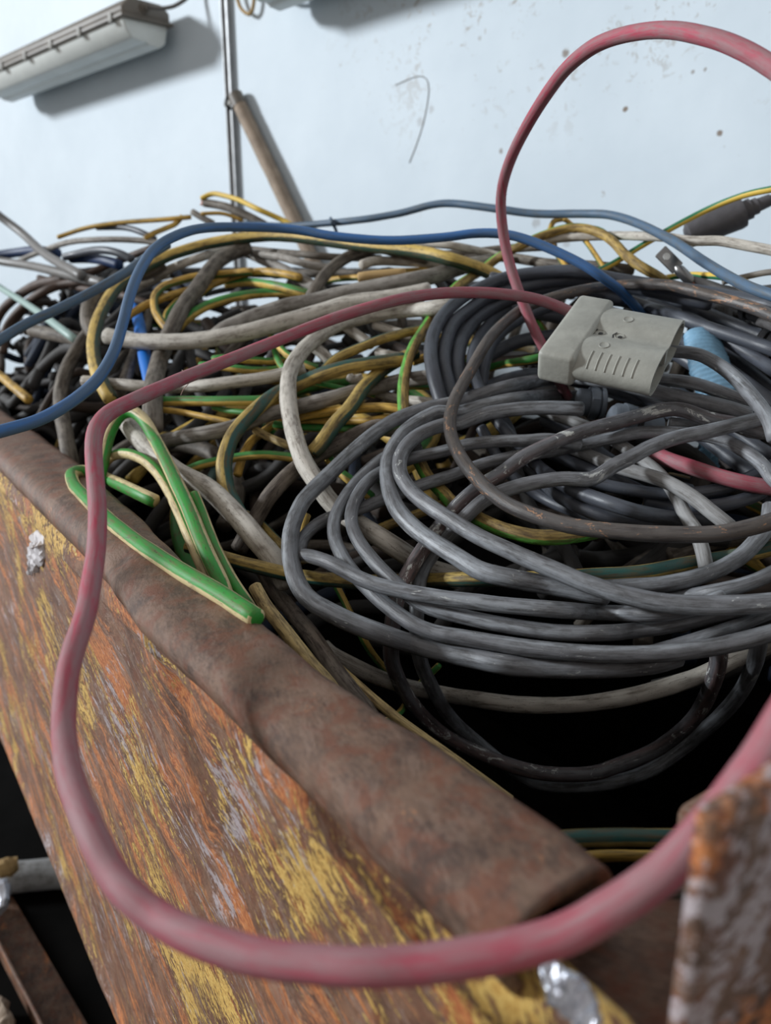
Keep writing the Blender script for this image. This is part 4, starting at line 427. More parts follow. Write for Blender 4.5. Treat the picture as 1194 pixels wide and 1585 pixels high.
{"i":"h22","m":"cream","r":0.00447,"p":[-1465,8553,12010,-1315,8436,11954,-1142,8217,11933,-989,8032,11912,-864,7957,11873],"g":-0.34,"n":"green_yellow_cable","c":"cable","l":"cream strand just left of the C bend in the shadowed gap"},
{"i":"h23","m":"yelb","r":0.00482,"p":[-1573,7967,11626,-1559,8070,11725,-1545,8275,11806,-1504,8528,11882,-1444,8747,11922,-1353,8891,11976,-1240,8962,12048,-1115,8993,12124],"g":0.5,"n":"green_yellow_cable","c":"cable","l":"brass-yellow strand nested inside the teal-striped arch"},
{"i":"h24","m":"yteal","r":0.00419,"p":[-1404,7398,11362,-1311,7361,11320,-1207,7267,11269,-1097,7101,11226,-982,6892,11203,-881,6734,11185,-793,6658,11146,-751,6641,11119],"g":-0.29,"n":"green_yellow_cable","c":"cable","l":"dark yellow strand between the thick white cable and the flaking grey cable"},
{"i":"h25","m":"teal","r":0.00467,"p":[-1761,8171,11829,-1798,8110,11741,-1830,7982,11652,-1854,7789,11564,-1877,7613,11481,-1898,7567,11430],"g":0,"n":"green_cable","c":"cable","l":"dull teal strand left of the teal-striped arch"},
{"i":"h26","m":"gyb","r":0.00433,"p":[985,9684,12702,1158,9735,12745,1317,9819,12804,1472,9887,12845,1611,9924,12866,1756,9936,12879,1908,9931,12881,1984,9930,12882],"g":0.2,"n":"green_yellow_cable","c":"cable","l":"yellow and dark green strand, upper of three inside the dark coil"},
{"i":"h27","m":"gyb","r":0.00495,"p":[986,9636,12508,1155,9660,12554,1295,9632,12595,1430,9431,12653,1513,9089,12709,1611,8879,12750,1735,8856,12778,1854,8873,12805],"g":0,"n":"green_yellow_cable","c":"cable","l":"bright green strand, middle of three inside the dark coil"},
{"i":"h28","m":"yelb","r":0.00481,"p":[1008,9441,12411,1128,9395,12432,1256,9310,12440,1415,9271,12454,1558,9301,12489,1708,9365,12531,1856,9425,12570,1985,9458,12604],"g":0.3,"n":"green_yellow_cable","c":"cable","l":"yellow strand, lowest of three inside the dark coil"},
{"i":"h29","m":"gyd","r":0.00379,"p":[1865,10393,13308,1923,10313,13203,1986,10177,13111,2042,10044,13012,2077,10006,12958],"g":0.11,"n":"green_yellow_cable","c":"cable","l":"small yellow strand between the two red cables"},
{"i":"h30","m":"gyb","r":0.00328,"p":[-892,9146,12483,-753,9114,12449,-632,9079,12431,-490,9065,12408,-348,9058,12379,-202,9043,12347,-129,9037,12330],"g":0,"n":"green_yellow_cable","c":"cable","l":"light green strand between the teal-striped arch and the light grey cable"},
{"i":"h31","m":"gyb","r":0.00317,"p":[135,8989,12426,255,8984,12434,385,9036,12426,531,9206,12400,668,9365,12371,730,9394,12362],"g":-0.1,"n":"green_yellow_cable","c":"cable","l":"green strand touching the left of the dark coil"},
{"i":"h32","m":"yelb","r":0.0052,"p":[331,9297,12696,461,9338,12735,592,9396,12759,724,9426,12769],"g":0.3,"n":"green_yellow_cable","c":"cable","l":"yellow strand running into the left side of the dark coil"},
{"i":"x1","m":"white","r":0.00709,"p":[-892,9674,12851,-770,9620,12762,-663,9547,12666,-608,9521,12614],"n":"white_cable","c":"cable","l":"short dusty white length directly right of the C bend"},
{"i":"x2","m":"white","r":0.00686,"p":[-523,10309,13065,-377,10226,12962,-243,10099,12883,-174,10059,12842],"n":"white_cable","c":"cable","l":"short white length under the yellow cable with teal top"},
{"i":"x3","m":"white","r":0.00604,"p":[-145,10419,13077,39,10312,13020,204,10124,12983,353,10009,12958],"n":"white_cable","c":"cable","l":"white length beside the yellow cable left of the dark coil"},
{"i":"x4","m":"white","r":0.00574,"p":[-100,10086,12750,25,9949,12728,184,9680,12726,309,9484,12750,375,9452,12759],"n":"white_cable","c":"cable","l":"pale length between the two teal-striped cables"},
{"i":"x5","m":"white","r":0.00597,"p":[-130,9131,12371,8,9060,12327,110,8869,12315,236,8579,12330,379,8354,12349,510,8265,12347,576,8254,12342],"n":"white_cable","c":"cable","l":"off-white length left of the dark coil, above the orange-yellow cable"},
{"i":"x6","m":"white","r":0.00566,"p":[-279,9069,12529,-383,9065,12513,-430,9074,12544],"n":"white_cable","c":"cable","l":"small white stub below the teal-striped arch"},
{"i":"k1","m":"white","r":0.00674,"p":[-343,11573,13868,-208,11704,13913,-48,11884,13933,113,11945,13929,284,11909,13918,448,11849,13910,612,11778,13902,757,11684,13889,906,11587,13857,1044,11533,13822],"n":"white_cable","c":"cable","l":"whitish cable lying level below the blue cable in mid background"},
{"i":"k2","m":"white","r":0.00546,"p":[218,11916,14221,358,11877,14201,515,11792,14178,679,11681,14160,859,11575,14140,1031,11554,14117,1208,11658,14091,1384,11741,14060,1550,11708,14021,1710,11639,13978,1791,11620,13957],"n":"white_cable","c":"cable","l":"pale cable just under the lowest dip of the blue cable"},
{"i":"k3","m":"greylite2","r":0.0059,"p":[-2548,13788,14168,-2332,13736,14134,-2145,13545,14107,-1892,13118,14065,-1641,12611,14016,-1431,12278,13963,-1249,12136,13913,-1094,12096,13875,-911,12085,13847,-745,12075,13828],"n":"grey_cable","c":"cable","l":"light grey cable fanning right from where cables meet under the blue cable"},
{"i":"k4","m":"greylite2","r":0.00869,"p":[-2520,13944,14207,-2281,13815,14107,-2060,13545,14014,-1802,13159,13907,-1564,12727,13808,-1351,12358,13713,-1182,12106,13629,-1013,11951,13537,-934,11915,13493],"n":"grey_cable","c":"cable","l":"speckled grey cable slanting down to the grey arch"},
{"i":"k5","m":"white","r":0.00731,"p":[-3913,13530,13754,-3750,13546,13816,-3580,13520,13879,-3347,13400,13952,-3139,13316,14011,-2995,13495,14075,-2885,13822,14139,-2731,14045,14195,-2551,14119,14227],"n":"white_cable","c":"cable","l":"white cable under the yellow cable at left, pointing up to the right"},
{"i":"k6","m":"white","r":0.00714,"p":[-4253,13437,13513,-4143,13526,13597,-3987,13639,13686,-3803,13698,13756,-3710,13710,13778],"n":"white_cable","c":"cable","l":"short white length between blue and yellow cables at left"},
{"i":"k7","m":"browngrey","r":0.00545,"p":[-2450,14183,14219,-2235,14070,14195,-1999,13789,14162,-1752,13365,14124,-1514,12921,14087,-1303,12619,14057,-1115,12480,14036,-939,12447,14020,-765,12453,14009,-591,12435,14001,-415,12384,13995,-241,12324,13989,-69,12292,13984],"n":"grey_cable","c":"cable","l":"thin brown-grey cable threaded beneath the yellow and blue cables"},
{"i":"k8","m":"tan","r":0.00715,"p":[-367,11148,13683,-200,11144,13706,-46,11126,13720,110,11107,13732,267,11099,13742],"n":"tan_cable","c":"cable","l":"short length wrapped in tan tape in the mid background"},
{"i":"k9","m":"yelb","r":0.00532,"p":[27,11355,13739,162,11491,13759,334,11697,13778,517,11793,13789,696,11783,13798,885,11749,13811,969,11743,13819],"g":0.3,"n":"green_yellow_cable","c":"cable","l":"yellow cable leading out of the tan tape"},
{"i":"k10","m":"yelb","r":0.00458,"p":[-1047,12146,13606,-836,12081,13661,-632,11862,13686,-433,11607,13693,-344,11548,13690],"g":0.2,"n":"green_yellow_cable","c":"cable","l":"small yellow length framed by the grey arch"},
{"i":"k11","m":"white","r":0.0058,"p":[2194,11373,14188,2343,11359,14204,2464,11310,14212,2612,11239,14220,2743,11161,14225,2886,11069,14225,3011,10949,14220,3109,10794,14211,3190,10577,14196,3249,10315,14176,3317,10104,14158,3400,9950,14139,3481,9799,14112,3565,9665,14084,3657,9567,14070,3753,9488,14068,3847,9409,14062,3936,9324,14041,4020,9231,14014,4097,9133,13987,4166,9031,13962,4246,8928,13933,4327,8832,13903,4429,8758,13872,4548,8721,13843],"n":"white_cable","c":"cable","l":"dusty off-white cable crossing the back of the heap to the right edge"},
{"i":"k12","m":"gyt","r":0.0039,"p":[2439,10014,13665,2592,10070,13722,2763,10193,13783,2939,10337,13858,3101,10439,13945,3241,10467,14031,3360,10424,14108,3472,10367,14182,3589,10328,14254,3711,10305,14324,3834,10290,14390,3950,10256,14451,4051,10186,14504,4138,10089,14547,4216,9981,14581,4290,9870,14607,4362,9759,14624,4434,9652,14634,4516,9557,14646,4617,9487,14660,4739,9461,14678],"g":-0.1,"n":"green_yellow_cable","c":"cable","l":"clean green and yellow cable rising to the right edge over the dark inline socket"},
{"i":"k13","m":"gyt","r":0.00396,"p":[3362,10342,13550,3487,10317,13630,3585,10205,13669,3647,9971,13687,3656,9614,13687,3674,9311,13680,3727,9118,13670,3773,8942,13654,3828,8796,13631,3906,8725,13596,4012,8695,13537,4123,8672,13468],"g":0.3,"n":"green_yellow_cable","c":"cable","l":"yellow cable with green underside in a low arch right of the metal lug"},
{"i":"k14","m":"yelb","r":0.0039,"p":[2527,11744,14499,2407,11736,14463,2337,11616,14290,2345,11367,14116,2356,11011,13958,2373,10662,13830,2400,10575,13771],"g":0.3,"n":"green_yellow_cable","c":"cable","l":"yellow strand turned over the back cable, left of a pair"},
{"i":"k15","m":"yelb","r":0.00347,"p":[2461,11878,14519,2587,11808,14496,2691,11619,14368,2735,11372,14247,2771,11064,14103,2772,10712,13972,2786,10419,13842,2813,10352,13781],"g":0.3,"n":"green_yellow_cable","c":"cable","l":"yellow strand turned over the back cable, right of a pair"},
{"i":"k16","m":"greylite2","r":0.00348,"p":[3783,8985,13606,3899,8967,13633,3996,8906,13659,4056,8813,13679,4118,8722,13697,4203,8663,13707,4319,8637,13714,4450,8630,13721],"n":"grey_cable","c":"cable","l":"thin grey cable beyond the steel-blue cable at the right edge"},
{"i":"k17","m":"gyb","r":0.00342,"p":[2623,11727,14384,2768,11667,14378,2889,11514,14365,2975,11295,14318,3046,11042,14206,3094,10776,14065,3141,10515,13948,3186,10273,13846,3246,10085,13750,3290,10040,13704],"g":0,"n":"green_yellow_cable","c":"cable","l":"thin green strand crossing the rising green and yellow cable"},
{"i":"k18","m":"browngrey","r":0.00682,"p":[1161,11812,13947,1321,11824,13961,1480,11838,13977,1643,11835,13985,1800,11789,13976,1940,11649,13950,2061,11390,13913,2173,11124,13879,2297,10964,13858,2430,10857,13846,2557,10737,13836,2675,10614,13825,2796,10513,13812,2920,10432,13796,3043,10368,13780,3175,10337,13765],"n":"grey_cable","c":"cable","l":"brown-grey cable behind the dark coil"},
{"i":"k19","m":"browngrey","r":0.00635,"p":[411,11976,13990,580,11964,14001,749,11949,14012,919,11954,14024,1089,11966,14037,1260,11973,14051,1435,11975,14068,1608,11961,14085,1769,11911,14099,1905,11794,14107,2050,11628,14111,2182,11511,14114,2323,11475,14121,2399,11473,14125],"n":"grey_cable","c":"cable","l":"brown-grey cable running just below the right half of the blue cable"},
{"i":"t1","m":"tubegrey","r":0.00907,"p":[-9042,18538,15390,-8807,18486,15219,-8581,18425,15060,-8361,18325,14919,-8088,18114,14758,-7739,17711,14565,-7298,17080,14362,-6774,16272,14177,-6229,15423,14021,-5770,14702,13896,-5449,14260,13799,-5342,14174,13755],"n":"grey_tube","c":"tube","l":"straight grey tube slanting down from the left edge, upper of two"},
{"i":"t2","m":"tubegrey","r":0.00905,"p":[-9030,18194,14271,-8797,18135,14195,-8489,17990,14136,-8121,17698,14092,-7660,17223,14041,-7174,16620,13980,-6705,16000,13916,-6270,15442,13851,-5874,14959,13792,-5507,14522,13736,-5175,14172,13683,-4920,14007,13633],"n":"grey_tube","c":"tube","l":"grey tube lying nearly level at left, lower of two"},
{"i":"t3","m":"tubegreen","r":0.00645,"p":[-8555,17246,13784,-8317,17059,13659,-7920,16618,13525,-7402,15942,13399,-6824,15103,13279,-6266,14217,13179,-5757,13391,13088,-5340,12731,13005,-5037,12301,12924,-4820,12071,12837,-4740,12022,12791],"n":"green_tube","c":"tube","l":"pale green straight tube under the slate-blue cable at left"},
{"i":"t4","m":"yelb","r":0.0043,"p":[-6418,15965,14525,-6179,15935,14594,-5922,15857,14656,-5672,15770,14698,-5446,15694,14725,-5208,15622,14747,-4955,15541,14763,-4681,15447,14773,-4404,15347,14780,-4160,15255,14786,-3909,15182,14799,-3703,15142,14813,-3600,15136,14821],"g":-0.2,"n":"green_yellow_cable","c":"cable","l":"olive-yellow cable forming the skyline of the heap at upper left"},
{"i":"t5","m":"yelb","r":0.00469,"p":[-4335,14695,14433,-4208,14791,14515,-4050,14978,14607,-3890,15153,14705,-3783,15252,14842],"g":0.5,"n":"green_yellow_cable","c":"cable","l":"short golden cable below the upper-left skyline cable"},
{"i":"t6","m":"gyt","r":0.00458,"p":[-3479,15598,15193,-3259,15545,15265,-3002,15348,15213,-2699,15052,15112,-2463,14729,15001,-2247,14519,14895,-2045,14496,14811,-1861,14487,14732,-1689,14408,14646,-1613,14380,14606],"g":0.35,"n":"green_yellow_cable","c":"cable","l":"yellow cable arching over the cut cable end in front of the wall strip"},
{"i":"t7","m":"browngrey","r":0.0075,"p":[-3433,15643,15118,-3183,15488,15068,-2927,15218,14996,-2707,15040,14907,-2493,14937,14815,-2282,14834,14710,-2186,14802,14660],"n":"grey_cable","c":"cable","l":"dark cable with a cut end showing copper cores, beside the wall strip"},
{"i":"t8","m":"yelb","r":0.00351,"p":[-3364,15004,14865,-3173,14983,14873,-2982,14954,14867,-2795,14928,14819,-2608,14899,14745],"g":0.5,"n":"green_yellow_cable","c":"cable","l":"thin yellow strand right under the cut cable end"},
{"i":"t9","m":"greylite2","r":0.00589,"p":[-3569,15184,14915,-3383,15124,14809,-3174,15062,14703],"n":"grey_cable","c":"cable","l":"grey-blue stub left of the cut cable end"},
{"i":"t10","m":"greylite2","r":0.00553,"p":[-8371,18125,14076,-8125,18020,14173,-7759,17713,14259,-7283,17252,14336,-6848,16709,14379,-6410,16182,14417,-6016,15737,14433,-5669,15402,14433,-5368,15168,14429,-5106,15012,14424,-4874,14928,14417,-4630,14867,14405,-4358,14771,14383,-4096,14671,14334,-3982,14643,14298],"n":"grey_cable","c":"cable","l":"light grey cable in a flat arc at upper left"},
{"i":"t11","m":"black","r":0.00548,"p":[-5590,15824,14693,-5303,15750,14692,-5008,15569,14674,-4727,15335,14619,-4478,15131,14533,-4255,15022,14431],"n":"dark_cable","c":"cable","l":"thin black cable between the two arcs at upper left"},
{"i":"t12","m":"black","r":0.00697,"p":[-6158,15522,14135,-5867,15360,14181,-5510,14995,14213,-5175,14646,14216,-4903,14421,14193,-4660,14270,14135,-4443,14184,14037],"n":"dark_cable","c":"cable","l":"black cable humped behind the grey tubes"},
{"i":"t13","m":"bluedk","r":0.0102,"p":[-9168,18596,14204,-8856,18593,14302,-8550,18498,14338,-8189,18280,14358,-7794,17946,14366,-7386,17598,14342,-7039,17413,14291],"n":"blue_cable","c":"cable","l":"dark blue cable behind the tubes at the left edge"},
{"i":"t14","m":"bluedk","r":0.00922,"p":[-6077,15625,14115,-5777,15501,14114,-5439,15194,14087,-5112,14804,14038,-4803,14565,13963],"n":"blue_cable","c":"cable","l":"deep blue cable under the black hump at upper left"},
{"i":"t15","m":"brown","r":0.00666,"p":[-5707,14876,13722,-5555,14873,13789,-5365,14875,13868,-5182,14907,13946,-4976,14921,14028,-4739,14848,14102,-4466,14690,14171,-4215,14586,14240],"n":"brown_cable","c":"cable","l":"dark brown cable sloping up toward the yellow cable at left"},
{"i":"t16","m":"brown","r":0.00812,"p":[-7625,15613,12339,-7624,15714,12572,-7599,15823,12794,-7463,15858,12990,-7230,15776,13171,-6962,15575,13312,-6673,15356,13439,-6441,15277,13536,-6238,15298,13608,-6001,15207,13656,-5724,15028,13675,-5493,14930,13676],"n":"brown_cable","c":"cable","l":"brown cable bending down at left behind the pale green tube"},
{"i":"t17","m":"brown","r":0.00941,"p":[-8548,17187,12637,-8453,17223,12902,-8251,17160,13129,-7939,16965,13317,-7565,16645,13472,-7162,16268,13594,-6783,15909,13667,-6453,15619,13701,-6191,15488,13731],"n":"brown_cable","c":"cable","l":"dusty brown cable curving down outside the other brown one"},
{"i":"t18","m":"browngrey","r":0.01153,"p":[-6076,13566,12852,-5823,13393,12833,-5474,13025,12817,-5088,12601,12797,-4781,12257,12778,-4546,12098,12747],"n":"grey_tube","c":"tube","l":"fat brown-grey tube stub with an open end, left of the hanging cable"},
{"i":"t19","m":"yelb","r":0.00738,"p":[-6653,13195,12196,-6404,12999,12106,-6094,12624,12027,-5794,12253,11955,-5587,12062,11868],"g":0.5,"n":"yellow_cable","c":"cable","l":"stubby dark-yellow cable end at the left edge above the rim"},
{"i":"t20","m":"brown","r":0.0064,"p":[-7052,16333,13769,-6778,16202,13711,-6437,15895,13652,-6056,15467,13598,-5667,14996,13554,-5288,14530,13521,-4939,14104,13493,-4642,13770,13460,-4376,13533,13412,-4151,13366,13359,-3954,13282,13306],"n":"brown_cable","c":"cable","l":"brown cable beneath the lower grey tube"},
{"i":"t21","m":"bluebr","r":0.0088,"p":[-4255,13484,13303,-4096,13085,13128,-3813,12250,12978,-3538,11406,12857,-3353,10851,12737,-3230,10502,12620,-3128,10225,12509,-3039,9993,12383,-2980,9858,12241],"n":"blue_cable","c":"cable","l":"vivid blue strap-like cable seen between the yellow loop and the grey-brown cable"},
{"i":"t22","m":"browngrey","r":0.00801,"p":[-3946,13439,13304,-3954,13243,13128,-3898,12817,12959,-3786,12220,12831,-3657,11568,12716,-3547,11002,12609,-3471,10555,12500,-3419,10216,12407,-3420,10008,12286,-3437,9963,12227],"n":"grey_cable","c":"cable","l":"brown-grey cable behind the off-white cable next to the vivid blue one"},
{"i":"z1","m":"bark","r":0.00686,"p":[-1155,6582,11140,-1098,6539,11050,-1038,6480,10967,-966,6401,10900,-880,6274,10861,-781,6051,10864,-686,5743,10920,-601,5486,10958,-534,5338,10952,-471,5230,10915,-414,5132,10878,-361,5042,10847,-313,4959,10824,-260,4880,10796,-208,4808,10767,-152,4749,10728,-98,4713,10675],"n":"grey_cable","c":"cable","l":"thick cable with black flaking jacket going down beside the blunt cream cable"},
{"i":"z2","m":"cream","r":0.00339,"p":[-476,5324,10862,-417,5280,10825,-356,5200,10808,-291,5103,10797,-224,5004,10788,-160,4907,10780,-95,4821,10765,-28,4738,10748,40,4643,10742,102,4548,10743,168,4469,10735,234,4404,10720,294,4345,10706,346,4290,10697,408,4235,10678,456,4185,10669,512,4134,10652,559,4086,10642,611,4039,10627,665,3996,10607,720,3966,10578,748,3957,10561],"g":-0.39,"n":"green_yellow_cable","c":"cable","l":"dull yellow cable squeezed along the inner edge of the rusty rim"},
{"i":"z3","m":"white","r":0.00687,"p":[-525,5886,10643,-458,5869,10584,-359,5854,10528,-283,5856,10483,-196,5892,10416,-100,5959,10331,1,6019,10253,96,6069,10191,191,6130,10130,290,6197,10069,393,6249,10019,497,6270,9987,598,6243,9982,689,6125,10029,767,5918,10128,845,5754,10204,935,5694,10224,1031,5675,10223,1126,5661,10224,1221,5647,10227,1317,5632,10233,1411,5617,10243,1502,5602,10255,1589,5588,10269,1681,5575,10287,1767,5563,10307,1851,5549,10332,1933,5534,10360,2014,5517,10391,2096,5498,10428,2180,5481,10466,2272,5487,10493,2375,5529,10503,2470,5568,10513,2558,5573,10551,2625,5556,10600,2692,5550,10644,2767,5558,10678,2851,5557,10720,2924,5535,10768,2984,5501,10822,3032,5451,10887,3059,5373,10965,3079,5294,11043,3104,5279,11070],"n":"white_cable","c":"cable","l":"dirty white cable lying level below the coil, above the hanging grey loops"},
{"i":"z4","m":"yteal","r":0.00471,"p":[783,3366,10725,831,3370,10739,883,3373,10753,943,3376,10760,999,3376,10763,1062,3377,10765,1134,3377,10767,1199,3378,10768,1255,3378,10768,1316,3378,10767,1380,3377,10766,1443,3377,10766,1504,3377,10766,1560,3378,10767,1625,3379,10770,1686,3380,10775,1743,3381,10780,1800,3383,10785,1859,3384,10790],"g":-0.11,"n":"green_yellow_cable","c":"cable","l":"dark teal and yellow cable low in the bin corner near the rim"},
{"i":"z5","m":"yelb","r":0.0031,"p":[941,3431,10590,1004,3432,10595,1066,3434,10600,1132,3435,10605,1197,3436,10607,1259,3436,10607,1324,3435,10606,1391,3435,10605,1461,3435,10606,1520,3436,10608,1581,3437,10611,1644,3438,10614,1708,3439,10618,1771,3440,10621,1802,3440,10623],"g":0.4,"n":"green_yellow_cable","c":"cable","l":"dull yellow cable directly under the dark teal one in the bin corner"},
{"i":"z6","m":"browngrey","r":0.00514,"p":[1219,2954,10741,1265,2959,10760,1312,2965,10778,1363,2967,10788,1414,2969,10792,1468,2969,10793,1522,2969,10793,1574,2969,10792,1625,2968,10789,1677,2967,10786,1703,2966,10785],"n":"grey_cable","c":"cable","l":"grey-brown cable in the bin corner between rim and near post"},
{"i":"z7","m":"gyb","r":0.00302,"p":[-36,5348,10237,37,5540,10159,116,5868,10020,181,6115,9965,247,6251,9998,321,6308,10066,402,6296,10163,483,6276,10263],"g":0,"n":"green_yellow_cable","c":"cable","l":"thin green and yellow strand between the hanging grey loops and the rim"},
{"i":"z8","m":"gyb","r":0.00323,"p":[-435,6284,11037,-388,6235,10961,-340,6154,10899,-292,6056,10847,-242,5953,10797,-194,5876,10731,-146,5895,10625,-92,6013,10477,-28,6114,10342,40,6143,10246,74,6138,10207],"g":0.2,"n":"green_yellow_cable","c":"cable","l":"dim yellow strand sloping down under the outer grey loop"}]
